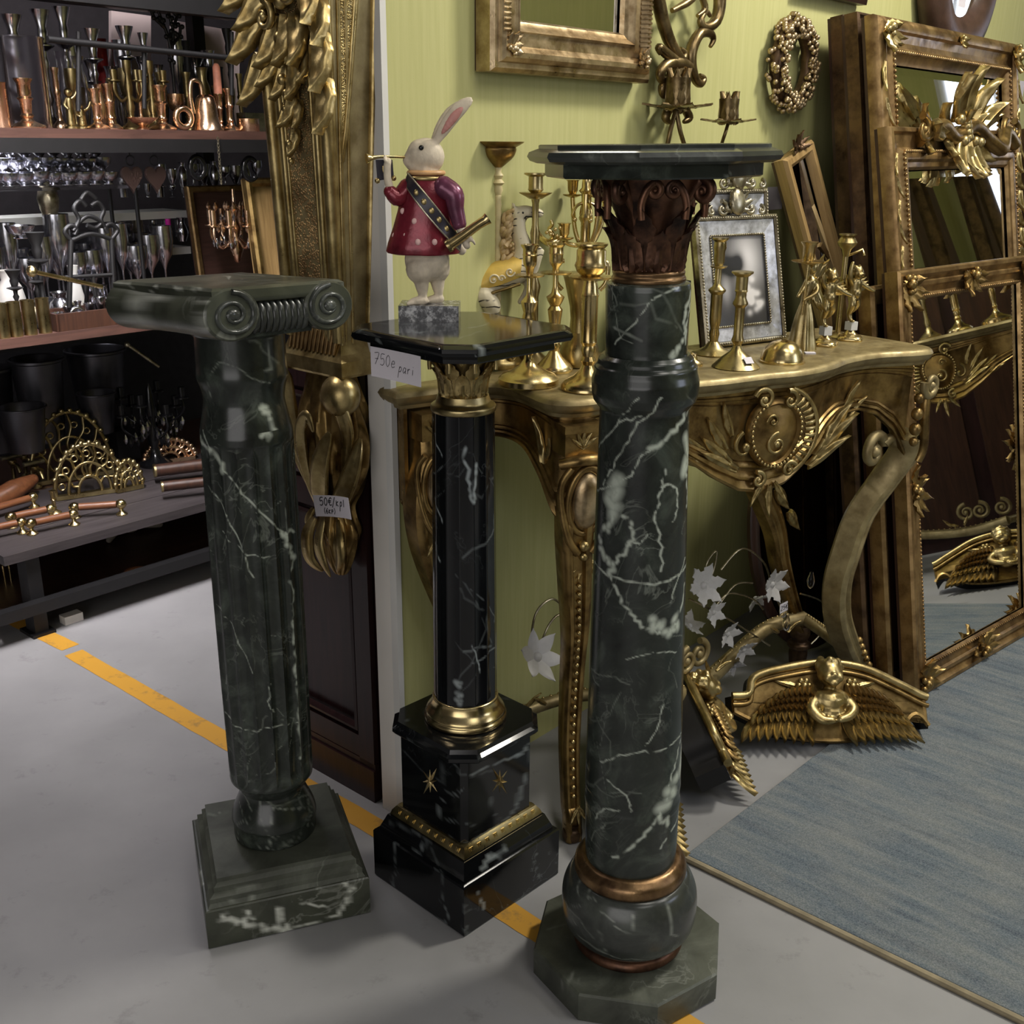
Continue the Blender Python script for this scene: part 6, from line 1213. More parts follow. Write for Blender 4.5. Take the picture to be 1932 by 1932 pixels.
for x, y, b, n, s, tl, me in ((1012, 1240, .12, 6, 1.15, (1.0, .25, 0), PET), (1325, 1105, .10, 6, 1.05, (1.15, -.3, 0), PET2), (1455, 1102, .10, 6, .95, (1.5, .5, 0), PET2), (1345, 1155, .08, 5, .7, (1.5, 0, 0), PET2), (1372, 1195, .10, 5, .75, (1.7, -.2, 0), PET2), (1402, 1225, .12, 5, .7, (1.9, .2, 0), PET2), (1426, 1130, .06, 5, .7, (2.2, 0, 0), PET2), (1385, 1255, .10, 4, .6, (2.0, 0, 0), PET2), (1300, 1180, .05, 5, .8, (.6, .3, 0), PET2)):
    flower(x, y, b, n, s, tl, me, rnd.uniform(0, 1))
for pts in ([(1325, 1105), (1335, 1060), (1352, 1040), (1345, 1080), (1330, 1100)], [(1360, 1075), (1400, 1035), (1440, 1060), (1455, 1100)], [(1455, 1105), (1470, 1140), (1482, 1175)], [(1345, 1150), (1375, 1120), (1420, 1130), (1440, 1150)], [(1300, 1130), (1360, 1160), (1410, 1190), (1452, 1218)], [(1012, 1240), (1035, 1180), (1060, 1160), (1075, 1200)], [(1000, 1230), (1010, 1160), (1040, 1130), (1062, 1145)], [(1345, 1160), (1385, 1105), (1420, 1100)], [(1510, 1120), (1555, 1140), (1550, 1190), (1530, 1215)]):
    mb = MB(); mb.tube(smooth([fl(x, y, .08) for x, y in pts], 6), .0022, 6); part('wire_stem', mb, M['silver_old'], FL, 60)
for x, y in ((1478, 1150), (1484, 1175), (1530, 1095)):
    mb = MB(); c = fl(x, y, .11); mb.lathe(sprof([(.001, -.02), (.007, -.014), (.009, 0), (.005, .014), (.004, .02)], 3), 14, c); part('glass_drop', mb, M['thin_glass'], FL, 60)
tc = kpx(1479, 1146, .135); card('price_tag', 'small white 25 euro tag hanging on the flower lamp', tc, KE1 + np.array([0, 0, .12]), (0, 0, 1), .025, .022, [('25E', -.0105, -.005, .0105, .0008)])

# ------------------------------------------------------------------ gilded carved crestings lying on the floor
FEA = mesh('feather', leaf_mb(.062, .021, .10, 0, .3, .03, .7, 9, 5, amp=0), M['gold'], 60)
FEB = mesh('short_feather', leaf_mb(.032, .017, .10, 0, .3, .03, .7, 7, 5, amp=0), M['gold_old'], 60)
def cresting(label, half_w=.185, wings=(-1, 1), cher=True, thick=.05):
    """arched board with a moulded upper edge, feathered wings and a winged child's head and bust; x across, z up the board, front -y"""
    t = thing('gilded_cresting', label, 'carving', (0, 0, 0), 0)
    up = smooth([(-.20, .095), (-.165, .10), (-.15, .135), (-.08, .155), (0, .165), (.08, .155), (.15, .125), (.20, .10), (.215, .095)], 6); lo = smooth([(.215, .03), (.19, .055), (.16, .03), (.10, .008), (0, .0), (-.10, .012), (-.16, .04), (-.20, .06)], 6)
    sc = half_w / .185; poly = np.vstack([up, lo]) * sc
    mb = MB(); mb.rings([np.column_stack([poly[:, 0], np.full(len(poly), y), poly[:, 1]]) for y in (thick, .0)]); part('board', mb, M['black'], t, 30, 'dark back board')
    mb = MB(); mb.rings([np.column_stack([q[:, 0], np.full(len(q), y), q[:, 1]]) for q, y in ((poly, -.001), (inset(poly, .004), -.006), (inset(poly, .01), -.004))]); part('face', mb, M['gold_old'], t, 40)
    E_ = np.column_stack([up[:, 0] * sc, np.full(len(up), -.008), up[:, 1] * sc]); mb = MB(); mb.tube(E_, .009, 10); part('upper_moulding', mb, M['gold'], t, 60)
    mb = MB(); mb.tube(E_ + [0, -.002, -.018], .005, 8); part('inner_moulding', mb, M['gold_old'], t, 60)
    for sg in wings:
        for row, (n, me, z0, s_) in enumerate(((9, FEA, .058, 1.2), (10, FEA, .080, .85), (11, FEB, .094, 1.2), (10, FEB, .106, 1.05), (8, FEB, .116, .9))):
            for k in range(n):
                f = (k + .5) / n; x = sg * (.030 + f * (.140 - .014 * row)) * sc; z = (z0 + .010 * f - .03 * f * f) * sc
                put(me, t, 'feather', (x, -.008 - .005 * row, z), (radians(20), pi - sg * (.10 + .55 * f), 0), s_ * (1 - .25 * f))
    if cher:
        mb = MB(); mb.ball((0, -.034, .142), (.021, .021, .023), 16, 11); mb.ball((0, -.055, .138), (.0055, .005, .005)); mb.ball((-.009, -.049, .134), .0085); mb.ball((.009, -.049, .134), .0085); mb.ball((0, -.049, .125), (.008, .007, .006))
        limb(mb, [(0, -.028, .122), (0, -.026, .112)], [.010, .011]); limb(mb, [(-.014, -.026, .10), (0, -.03, .096), (.014, -.026, .10)], [.017, .02, .017]); mb.ball((0, -.03, .078), (.022, .017, .02))
        limb(mb, [(-.02, -.026, .103), (-.034, -.034, .085), (-.022, -.044, .066), (-.006, -.048, .064)], [.011, .010, .008, .006]); limb(mb, [(.02, -.026, .103), (.034, -.034, .085), (.024, -.044, .072), (.008, -.05, .066)], [.011, .010, .008, .006])
        for k in range(18): a = k * 2.4; mb.ball((.019 * cos(a) * (1 - k * .02), -.03 + .014 * sin(a), .152 + .014 * k / 18), .007, 8, 6)
        cb_ = fuse('cherub_bust', mb, .002, M['gold'], t, 3); cb_.scale = (1.3, 1.15, 1.25); cb_.location = (0, .004, -.035)
        for sg in (-1, 1):
            o = part('rosette', (lambda m: (m.ball((0, 0, 0), .008, 10, 7), [m.ball((.011 * cos(a), .002, .011 * sin(a)), (.007, .005, .007), 8, 6) for a in np.arange(0, 6.2, 1.05)], m)[2])(MB()), M['gold'], t, 60); o.location = (sg * .052, -.022, .118)
            put(LEAFN, t, 'acanthus_leaf', (sg * .035, -.014, .05), (radians(-20), pi - sg * 1.1, 0), .45); put(LEAFN, t, 'acanthus_leaf', (sg * .06, -.012, .115), (radians(-10), sg * 1.3, 0), .5)
    return t
c1 = cresting('gilded cresting with winged cherub lying on the floor before the console', .188); c1.location = [float(a) for a in (atz(1562, 1412) + np.array([0, .0, .012]))]; c1.rotation_euler = (radians(-32), radians(2), radians(4))
c2 = cresting('gilded feathered cresting seen end on, on the floor nearest the blue rug', .19, thick=.06)
c2.location = (.43, 1.985, .01); c2.rotation_euler = (radians(-26), 0, radians(94))
c3 = dup(c2, (.285, 1.80, .01), (radians(-26), 0, radians(90)), label='gilded feathered cresting half hidden behind the foot of the tall green pedestal')
# ------------------------------------------------------------------ things the photograph shows only in the mirrors on the right
K2 = thing('console_table', 'second gilded console table, seen only reflected in the low right mirror', 'table', (2.05, 2.95, 0), radians(-60))
for ch in list(KT.children):
    c = ch.copy(); COL.objects.link(c); c.parent = K2
    for g in ch.children: e = g.copy(); COL.objects.link(e); e.parent = c
K2.location = (2.35, 3.37, 0); K2.rotation_euler = (0, 0, radians(-78.5))
c4 = dup(c1, (1.95, 2.72, .012), (radians(-32), 0, radians(-78)), label='gilded cherub cresting on the rug, seen only in the low right mirror')
DC = thing('cabinet', 'tall dark cabinet opposite, seen only in the mirrors', 'cabinet', (2.86, 2.3, 0), 0)
mb = MB(); mb.box((.2, .35, .62), (.4, 1.5, 1.24)); part('carcass', mb, M['mahogany'], DC, 20)
for k in range(3): mb = MB(); mb.box((-.006, -.15 + .5 * k, .62), (.012, .44, 1.1)); part('door', mb, M['wood_dark'], DC, 20)
for k in range(6):
    mb = MB(); mb.box((0, 0, .8), (.03, .05 + .02 * (k % 2), 1.6)); single('moulding', mb, M['gold_dark' if k % 2 else 'wood_dark'], 'dark picture moulding leaning on the far wall, seen only in the mirrors', 'moulding', (3.08, 3.78 + .085 * k, 0), (radians(-3 + 2 * (k % 3)), radians(9), 0), 'dark mouldings seen only in the mirrors')
for k in range(5):
    q = [o for o in bpy.data.objects if o.name.startswith('candlestick') and o.parent is None][k % 4]
    dup(q, (2.28 + .05 * (k % 2), 2.48 + .11 * k, .8195), label='%s brass candlestick on the second console, seen only in the low right mirror' % ('first', 'second', 'third', 'fourth', 'fifth')[k])
# ------------------------------------------------------------------ shelving on the left
SR = WROT
SHF = thing('shelving', 'dark steel shelving with brown boards full of brass and glassware', 'shelf', S0, SR)
def sl(u, v, z): return (u, v, z)
Z_UP, Z_LO = 1.223, .735
mb = MB(); mb.box((.05, .36, Z_UP - .011), (2.1, .52, .022)); part('shelf_board', mb, M['wood_shelf'], SHF, 20)
mb = MB(); mb.box((.05, .115, Z_UP - .039), (2.1, .03, .034)); part('shelf_beam', mb, M['black'], SHF, 20)
mb = MB(); mb.box((.05, .36, Z_LO - .011), (2.1, .52, .024)); part('shelf_board', mb, M['wood_shelf'], SHF, 20)
mb = MB(); mb.box((.05, .34, Z_LO - .05), (2.1, .05, .04)); part('shelf_beam', mb, M['black'], SHF, 20)
mb = MB(); mb.box((.35, .115, 1.545), (1.5, .03, .07)); part('shelf_beam', mb, M['black'], SHF, 20)
mb = MB(); mb.box((.35, .36, 1.57), (1.5, .5, .02)); part('shelf_board', mb, M['wood_shelf'], SHF, 20)
for z in (.98, .87): mb = MB(); mb.box((.52, .58, z), (.62, .14, .022)); part('narrow_board', mb, M['white_paint'], SHF, 20, 'pale narrow back board')
for u in (-.92, .97):
    for v in (.13, .6): mb = MB(); mb.box((u, v, .8), (.04, .04, 1.6)); part('post', mb, M['black'], SHF, 20)
mb = MB(); mb.tube([np.array(spx(90, 74, .14)) - S0, np.array(spx(458, 112, .14)) - S0], .008, 8); mb.xform(Matrix.Rotation(-SR, 4, 'Z')); part('rail', mb, M['black'], SHF, 50)
for x, y0, y1 in ((148, 60, 210), (272, 85, 205), (437, 60, 180)):
    a, b = (np.array(spx(x, y, .15)) - S0 for y in (y0, y1)); mb = MB(); mb.tube([a, b], .006, 8); mb.xform(Matrix.Rotation(-SR, 4, 'Z')); part('rod', mb, M['black'], SHF, 50)
mb = MB(); mb.box((.5, 1.02, .45), (2.0, .02, .9)); struct('trim_3', mb, plain('panel_dark', S(40, 38, 42), .8)).matrix_world = Matrix.Translation(Vector(S0)) @ Matrix.Rotation(SR, 4, 'Z')
pp = [spx(x, y, .9) for x, y in ((232, 25), (318, 40), (318, 130), (232, 120))]
def panel(label, q, v, mat):
    A, Bq, C_, D_ = (np.array(spx(x, y, v)) for x, y in q); mb = MB(); V = np.array([A, Bq, C_, D_]); c = V.mean(0); mb.rings([V - c, V - c + WN * .015]); return single('display_panel', mb, M[mat], label, 'panel', c, ang=20)
M['panel_grey'] = plain('panel_grey', S(196, 178, 176), .7, 0, .04, 6)
panel('pale grey display panel standing behind the upper shelf, right half', ((325, 38), (452, 60), (452, 250), (325, 240)), .66, 'panel_grey')
panel('narrow white display panel behind the upper shelf, left of the iron branch', ((210, 20), (285, 30), (285, 240), (210, 235)), .68, 'panel_grey')
# generic turned thing on a shelf from pixel sizes: (kind, centre x, bottom y, top y, half width) on the plane v
def vprof(kind, r, h):
    P = {'stick': [(.95, 0), (1, .03), (.8, .08), (.42, .14), (.28, .2), (.4, .25), (.28, .3), (.3, .34), (.34, .55), (.46, .6), (.34, .64), (.38, .7), (.38, .9), (.52, .97), (.52, 1), (.38, 1)],
         'slim': [(1, 0), (1, .02), (.5, .06), (.28, .12), (.22, .2), (.4, .27), (.22, .33), (.2, .5), (.36, .56), (.22, .6), (.26, .66), (.9, .70), (.9, .71), (.35, .73), (.5, .82), (.4, .86), (.8, .98), (.85, 1), (.3, 1)],
         'goblet': [(.75, 0), (.78, .02), (.2, .08), (.12, .14), (.12, .42), (.3, .5), (.8, .62), (1, .8), (.95, 1), (.9, 1), (.93, .82), (.7, .62), (.1, .52)],
         'bowl': [(.5, 0), (.52, .06), (.3, .14), (.5, .25), (.85, .5), (1, .85), (1.04, 1), (1, 1), (.8, .55), (.3, .3), (.02, .26)],
         'vase': [(.6, 0), (.62, .03), (.85, .2), (1, .45), (.8, .7), (.5, .82), (.55, .93), (.72, 1), (.66, 1), (.46, .84), (.6, .6), (.5, .1), (.02, .08)],
         'cyl': [(.98, 0), (1, .02), (1, .97), (1.06, .985), (1.06, 1), (.95, 1), (.93, .04), (.02, .04)],
         'bucket': [(.72, 0), (.74, .02), (.98, .95), (1.06, .965), (1.06, .99), (1, 1), (.95, .98), (.7, .04), (.02, .04)],
         'bell': [(1, 0), (1.02, .02), (.95, .06), (.78, .3), (.70, .7), (.6, .9), (.4, .99), (.02, 1)],
         'jug': [(.6, 0), (.62, .03), (.95, .25), (1, .42), (.75, .62), (.5, .75), (.5, .88), (.68, 1), (.62, 1), (.44, .86), (.6, .6), (.5, .1), (.02, .08)],
         'dome': [(1, 0), (1, .05), (.95, .3), (.75, .65), (.4, .9), (.12, .98), (.12, 1.06), (.02, 1.1)],
         'dish': [(.4, 0), (.42, .1), (.2, .3), (.6, .6), (1, 1), (1.02, 1.06), (.95, 1.02), (.3, .7), (.02, .65)],
         'bottle': [(.9, 0), (1, .05), (1, .5), (.7, .62), (.36, .7), (.34, .93), (.42, .95), (.42, 1), (.02, 1)]}[kind]
    return [(.0004, 0)] + [(a * r, b * h) for a, b in P] + [(.0004, P[-1][1] * h)]
NAMES = {'stick': ('candlestick', 'candlestick'), 'slim': ('candlestick', 'candlestick'), 'goblet': ('goblet', 'glass'), 'bowl': ('bowl', 'bowl'), 'vase': ('vase', 'vase'), 'cyl': ('beaker', 'vase'), 'bucket': ('bucket', 'bucket'), 'bell': ('bell', 'bell'), 'jug': ('jug', 'jug'), 'dome': ('dome_cover', 'cover'), 'dish': ('dish', 'dish'), 'bottle': ('bottle', 'bottle')}
def ware(kind, x, yb, yt, hw, v, mat, label, group=None, name=None, z=None, seg=20, cat=None):
    p = spx(x, yb, v); k = 1 / pxm(p); h = spx(x, yt, v)[2] - p[2]
    if z is not None: p = np.array([p[0], p[1], z])
    nm, ct = NAMES[kind]; pr = vprof(kind, hw * k, h)
    if kind in ('stick', 'slim'):
        t = thing(name or nm, label, cat or ct, p, SR, group); cut = [i for i, q in enumerate(pr) if q[1] >= .14 * h][0]
        a = MB(); a.lathe(pr[:cut + 1], seg); part('base', a, M[mat], t, 50); a = MB(); a.lathe([(.0004, pr[cut][1])] + pr[cut:], seg); part('stem', a, M[mat], t, 50); return t
    mb = MB(); mb.lathe(pr, seg); o = single(name or nm, mb, M[mat], label, cat or ct, p, (0, 0, SR), group, 50); return o
ZU = Z_UP + .0005
U = lambda kd, x, yb, yt, hw, *a, **k: ware(kd, x, yb, yt, hw * 1.12, *a, z=ZU, **k)
# upper shelf, front row from the left
U('cyl', 4, 238, 152, 14, .24, 'brass_pink', 'copper beaker at the left edge of the upper shelf', name='copper_beaker', cat='beaker')
U('cyl', 58, 238, 66, 36, .30, 'thin_glass', 'large clear glass cylinder around the leftmost brass candlestick', name='glass_cylinder', cat='glass')
U('stick', 54, 240, 146, 29, .24, 'brass_pink', 'leftmost brass candlestick on the upper shelf, standing before the glass cylinder')
for lab, pts in (('brass winged figurine with raised arm beside the glass cylinder', (135, 236, 145)), ('small brass figurine right of the winged one', (156, 236, 180))):
    x, yb, yt = pts; p = spx(x, yb, .28); p[2] = ZU; k = 1 / pxm(p); H_ = spx(x, yt, .28)[2] - spx(x, yb, .28)[2]; t = thing('brass_figurine', lab, 'figurine', p, SR)
    mb = MB(); mb.lathe([(.0005, 0), (.017, 0), (.017, .006), (.009, .012), (.0005, .012)], 16); part('base', mb, M['brass_dull'], t, 50)
    mb = MB(); limb(mb, [(0, 0, .012), (0, 0, H_ * .35), (0, 0, H_ * .6)], [.012, .010, .009]); mb.ball((0, 0, H_ * .76), H_ * .09, 10, 7); limb(mb, [(.006, 0, H_ * .62), (.018, -.004, H_ * .72), (.026, -.004, H_ * .92)], [.005, .004, .003]); limb(mb, [(-.006, 0, H_ * .62), (-.016, -.006, H_ * .5), (-.012, -.014, H_ * .42)], [.005, .004, .003]); part('figure', mb, M['brass_dull'], t, 60)
for x, yb, yt, hw, lab in ((186, 242, 165, 21, 'brass candlestick on the upper shelf, left of the pair beside the bars'), (211, 244, 158, 19, 'brass candlestick on the upper shelf, right of the pair beside the bars'), (308, 247, 162, 24, 'brass candlestick between the footed dish and the brass ring on the upper shelf'), (436, 248, 168, 16, 'brass candlestick near the right end of the upper shelf')): U('stick', x, yb, yt, hw, .24, 'brass_pink', lab)
for x, lab in ((250, 'dark brass candelabra on the upper shelf behind the footed dish'), (292, 'dark brass candelabra on the upper shelf, right of its twin')):
    p = spx(x, 243, .34); p[2] = ZU; k = 1 / pxm(p); t = thing('candelabra', lab, 'candelabra', p, SR); H_ = spx(x, 112, .34)[2] - spx(x, 243, .34)[2]
    mb = MB(); mb.lathe([(.0005, 0), (.03, 0), (.03, .006), (.012, .02), (.008, .04), (.013, .06), (.008, .08), (.012, .11), (.006, H_ * .8), (.011, H_ * .86), (.012, H_), (.0005, H_)], 18); part('stem', mb, M['brass_dull'], t, 50)
    for a in (0, pi, pi / 2 + .4, -pi / 2 + .4):
        mb = MB(); mb.tube(smooth([(.004 * cos(a), .004 * sin(a), H_ * .5), (.025 * cos(a), .025 * sin(a), H_ * .42), (.042 * cos(a), .042 * sin(a), H_ * .55), (.042 * cos(a), .042 * sin(a), H_ * .7)], 5), .0045, 8); mb.lathe([(.0005, H_ * .68), (.016, H_ * .7), (.016, H_ * .715), (.008, H_ * .72), (.010, H_ * .86), (.0005, H_ * .86)], 12, (.042 * cos(a), .042 * sin(a), 0)); part('arm', mb, M['brass_dull'], t, 50)
U('dish', 270, 246, 224, 26, .20, 'brass_pink', 'low brass footed dish at the front of the upper shelf', name='footed_dish')
p = spx(347, 230, .22); mb = MB(); mb.tube([(.024 * cos(a), 0, .024 + .024 * sin(a)) for a in np.linspace(0, 2 * pi, 28, endpoint=False)], .009, 10, closed=True); p[2] = ZU + .009; single('brass_ring', mb, M['brass_pink'], 'thick brass ring standing between candlestick and bell on the upper shelf', 'ring', p, (0, 0, SR), ang=60)
p = spx(392, 249, .22); p[2] = ZU; t = thing('bell', 'large polished brass bell lying upright with curved handle on the upper shelf', 'bell', p, SR); k = 1 / pxm(p); mb = MB(); mb.lathe(vprof('bell', 29 * k, 64 * k), 28); part('body', mb, M['brass_pink'], t, 50)
mb = MB(); mb.tube(smooth([(-28 * k, 0, 30 * k), (-32 * k, 0, 60 * k), (-28 * k, 0, 84 * k), (-18 * k, 0, 88 * k), (-8 * k, 0, 82 * k), (-6 * k, 0, 62 * k)], 5), 4.5 * k, 8); part('handle', mb, M['brass_pink'], t, 60)
t = U('stick', 417, 248, 178, 15, .26, 'brass_pink', 'brass candlestick holding a pink candle on the upper shelf'); k = 1 / pxm(np.array(t.location)); mb = MB(); mb.lathe([(.0005, 66 * k), (8 * k, 66 * k), (7 * k, 112 * k), (4 * k, 118 * k), (.0005, 119 * k)], 14); part('candle', mb, M['candle_pink'], t, 50, 'pink candle')
U('cyl', 470, 252, 228, 18, .22, 'brass_pink', 'small brass pot at the right end of the upper shelf', name='brass_pot', cat='pot')
p = spx(468, 226, .26); mb = MB(); mb.box((0, 0, 0), (.075, .05, .018)); p[2] = ZU + .024 + .03; 
mb = MB(); mb.box((0, 0, .027), (.07, .045, .054)); single('silver_box', mb, M['silver'], 'silver box at the right end of the upper shelf behind the brass pot', 'box', spx(474, 240, .34) * np.array([1, 1, 0]) + np.array([0, 0, ZU]), (0, 0, SR))
# iron stand with coral-like branches, black flask
p = spx(335, 240, .36); p[2] = ZU; t = thing('iron_branch', 'black iron branch ornament standing on the upper shelf', 'ornament', p, SR); k = 1 / pxm(p); mb = MB(); mb.lathe([(.0005, 0), (.03, 0), (.028, .006), (.006, .012), (.0005, .012)], 16); part('base', mb, M['black_iron'], t, 50)
for pts in ([(0, 5), (0, 120), (-3, 160), (-14, 190), (-22, 212)], [(0, 130), (8, 170), (4, 195), (-4, 214)], [(-3, 160), (10, 182), (20, 200)], [(2, 150), (20, 165), (24, 182)], [(-10, 180), (-26, 190), (-34, 204)]):
    mb = MB(); mb.tube(smooth([(x * k, 0, y * k) for x, y in pts], 4), [4.5 * k] * 2 + [3 * k] * (4 * (len(pts) - 1) - 1), 8); 
    for x, y in pts[1:]: 
        for j in range(2): mb.ball(((x + 4 * (-1) ** j) * k, 0, (y + 3 * j) * k), 4.5 * k, 8, 6)
    part('branch', mb, M['black_iron'], t, 60)
U('bottle', 364, 244, 74, 17, .42, 'black', 'tall black flask behind the brass bell on the upper shelf', name='flask')
U('slim', 441, 245, 52, 10, .30, 'black_iron', 'slim black iron candlestick at the right end of the upper shelf')
U('cyl', 405, 244, 122, 20, .5, 'black', 'dark cylinder vase behind the bell on the upper shelf', name='cylinder_vase', cat='vase')
# tall glass candlesticks at the back of the upper shelf
for x, yt, hw, lab in ((47, 22, 18, 'tall glass candlestick behind the glass cylinder, leftmost'), (100, 12, 17, 'tall glass candlestick second from the left at the back of the upper shelf'), (140, 6, 15, 'tallest glass candlestick at the back of the upper shelf'), (190, 46, 15, 'glass candlestick at the back between the brass pair'), (252, 40, 15, 'glass candlestick at the back behind the dark candelabra'), (285, 52, 9, 'thin glass candlestick at the back before the pale panel')):
    ware('slim', x, 236, yt, hw * 1.25, .5, 'silver', lab, z=ZU)
for x, yt, hw, lab in ((130, 92, 18, 'glass bowl on stem behind the brass figurines'), (160, 100, 16, 'glass vase on the upper shelf behind the small brass figurine'), (228, 170, 14, 'round glass bowl beside the dark brass candelabra')): ware('vase', x, 238, yt, hw, .42, 'thin_glass', lab, z=ZU)
U('cyl', 205, 240, 68, 10, .6, 'red', 'red candle standing far back on the upper shelf', name='candle', cat='candle')
# middle space: rows of glass and silver on the lower board and narrow boards
ZL = Z_LO + .0015
r = random.Random(12); grp = 'clear stemmed glasses crowded at the back of the lower shelf'
gob = None
for k in range(44):
    row = k // 22; u = -.30 + .046 * (k % 22); v = .40 + .12 * row; hgt = r.uniform(.15, .27); rad = r.uniform(.024, .036); m_ = k % 3
    if gob is None:
        mb = MB(); mb.lathe(vprof('goblet', .028, .22), 18); gob = single('goblet', mb, M['silver'], 'g', 'glass', SH(u, v, ZL), (0, 0, 0), grp, 50); g_ = gob
    else: g_ = dup(gob, SH(u, v, ZL)); g_.scale = (rad / .028, rad / .028, hgt / .22)
    ORD = ('first', 'second', 'third', 'fourth', 'fifth', 'sixth', 'seventh', 'eighth', 'ninth', 'tenth', 'eleventh', 'twelfth', 'thirteenth', 'fourteenth', 'fifteenth', 'sixteenth', 'seventeenth', 'eighteenth', 'nineteenth', 'twentieth', 'twenty-first', 'twenty-second')
    g_['label'] = 'clear stemmed glass in the %s row of the lower shelf, %s from the left' % (('front', 'rear')[row], ORD[k % 22])
grp2 = 'glass bowls stacked in the top of the middle space'
bw = None; wh = ORD
for k in range(54):
    c_ = k % 18; u = -.20 + .040 * c_; z = ZL + .345 + .034 * (k // 18); s = r.uniform(.95, 1.3); v = .34 + .03 * (k // 18); kd = ('glass_bowl', 'small cut glass bowl')
    if bw is None:
        mb = MB(); mb.lathe(vprof('bowl', .026, .034), 20); bw = single('glass_bowl', mb, M['silver'], 'cut glass bowl', 'bowl', SH(u, v, z), (0, 0, 0), grp2, 50); o = bw
    else: o = dup(bw, SH(u, v, z)); o.scale = (s, s, r.uniform(.9, 1.1))
    o['label'] = 'small cut glass bowl in the %s tier under the upper shelf, %s from the left' % (('bottom', 'middle', 'top')[k // 18], wh[c_])
mb = MB(); mb.box((.15, .38, ZL + .338), (.80, .16, .008)); part('glass_shelf', mb, M['thin_glass'], SHF, 20)
for u in (-.24, .54):
    for v in (.31, .45): mb = MB(); mb.tube([(u, v, Z_LO), (u, v, ZL + .335)], .006, 8); part('glass_shelf_leg', mb, M['black'], SHF, 50)
for lab, kind, x, yb, yt, hw, v, mat in (('white jug with flared neck left of the black easel', 'jug', 133, 470, 368, 15, .3, 'white_paint'), ('silver vase left of the easel foot', 'vase', 108, 524, 464, 24, .24, 'silver'), ('silver bowl behind the two dark candlesticks', 'bowl', 40, 450, 425, 26, .3, 'silver'), ('silver goblet behind the easel bars', 'goblet', 160, 520, 462, 18, .34, 'silver'),
        ('glass tumbler seen through the easel', 'cyl', 182, 520, 470, 17, .36, 'silver'), ('silver dish low behind the easel right leg', 'dish', 210, 535, 505, 26, .24, 'silver'), ('dark domed cover right of the easel', 'dome', 290, 530, 488, 32, .26, 'black_gloss'), ('silver teapot shaped jug before the dark dome', 'jug', 238, 530, 490, 14, .2, 'silver'), ('white glass vase at the left edge of the lower shelf', 'vase', 22, 570, 470, 26, .34, 'white_paint'),
        ('grey zinc vase behind the tall dark candlesticks', 'vase', 95, 410, 330, 20, .4, 'silver_old'), ('silver candlestick cup on the upper narrow board', 'goblet', 235, 372, 335, 9, .58, 'silver'), ('silver jug at the right of the narrow boards', 'jug', 345, 455, 410, 12, .5, 'silver'), ('glass beaker on the lower narrow board, left', 'cyl', 230, 448, 418, 9, .58, 'silver'), ('glass beaker on the lower narrow board, middle', 'cyl', 262, 446, 412, 10, .58, 'silver_old'), ('glass bowl on the lower narrow board', 'bowl', 292, 446, 425, 13, .58, 'silver')):
    ware(kind, x, yb, yt, hw, v, mat, lab, z=ZL if yb > 460 else None) if yb > 460 else ware(kind, x, yb, yt, hw, v, mat, lab)
ware('cyl', 318, 430, 413, 5, .5, 'magenta', 'bright magenta glass tumbler in the middle space', name='tumbler', cat='glass')
# more of the crowd, smaller and further back
xr = random.Random(31); OR2 = ('first', 'second', 'third', 'fourth', 'fifth', 'sixth', 'seventh', 'eighth', 'ninth', 'tenth', 'eleventh', 'twelfth', 'thirteenth', 'fourteenth', 'fifteenth', 'sixteenth', 'seventeenth', 'eighteenth', 'nineteenth', 'twentieth')
for k in range(15):
    x = 120 + 24 * k + xr.uniform(-5, 5); kd = ('stick', 'goblet', 'stick', 'vase')[k % 4]
    U(kd, x, 242, xr.uniform(120, 175), xr.uniform(11, 16), .36 + .04 * (k % 3), 'brass_dull' if k % 3 else 'brass_pink', 'brass ware in the second row of the upper shelf, %s from the left' % OR2[k])
for k in range(9):
    x = 150 + 32 * k + xr.uniform(-6, 6); U(('goblet', 'slim', 'vase')[k % 3], x, 240, xr.uniform(60, 120), xr.uniform(12, 17), .54, 'silver', 'silver or glass ware at the very back of the upper shelf, %s from the left' % OR2[k])
for k in range(20):
    x = 8 + 16.5 * k + xr.uniform(-4, 4)
    if 135 < x < 205 and k % 2: continue
    kd = ('goblet', 'jug', 'bowl', 'vase', 'dome')[k % 5]; yb = 545; hg = xr.uniform(22, 55) * (.7 if kd in ('bowl', 'dome') else 1)
    ware(kd, x, yb, yb - hg, xr.uniform(12, 18), .22 + .05 * (k % 3), ('silver', 'silver', 'white_paint', 'silver_old')[k % 4], 'silver or white ware at the front of the lower shelf, %s from the left' % OR2[k], z=ZL)
for k in range(12):
    x = 222 + 11.5 * k; yb = 372 if k % 2 else 446; ware(('goblet', 'cyl', 'bowl')[k % 3], x, yb, yb - xr.uniform(22, 34), xr.uniform(6, 9), .58, 'silver', 'small glass on the %s narrow board, %s along it' % (('lower', 'upper')[k % 2], OR2[k // 2]))
for k in range(10):
    x = 306 + 20 * k; ware(('goblet', 'bowl', 'vase')[k % 3], x, 352 + 0 * k, 312 + xr.uniform(-10, 10), xr.uniform(9, 13), .5, 'silver', 'hanging glass under the upper shelf to the right of the hearts, %s' % OR2[k])
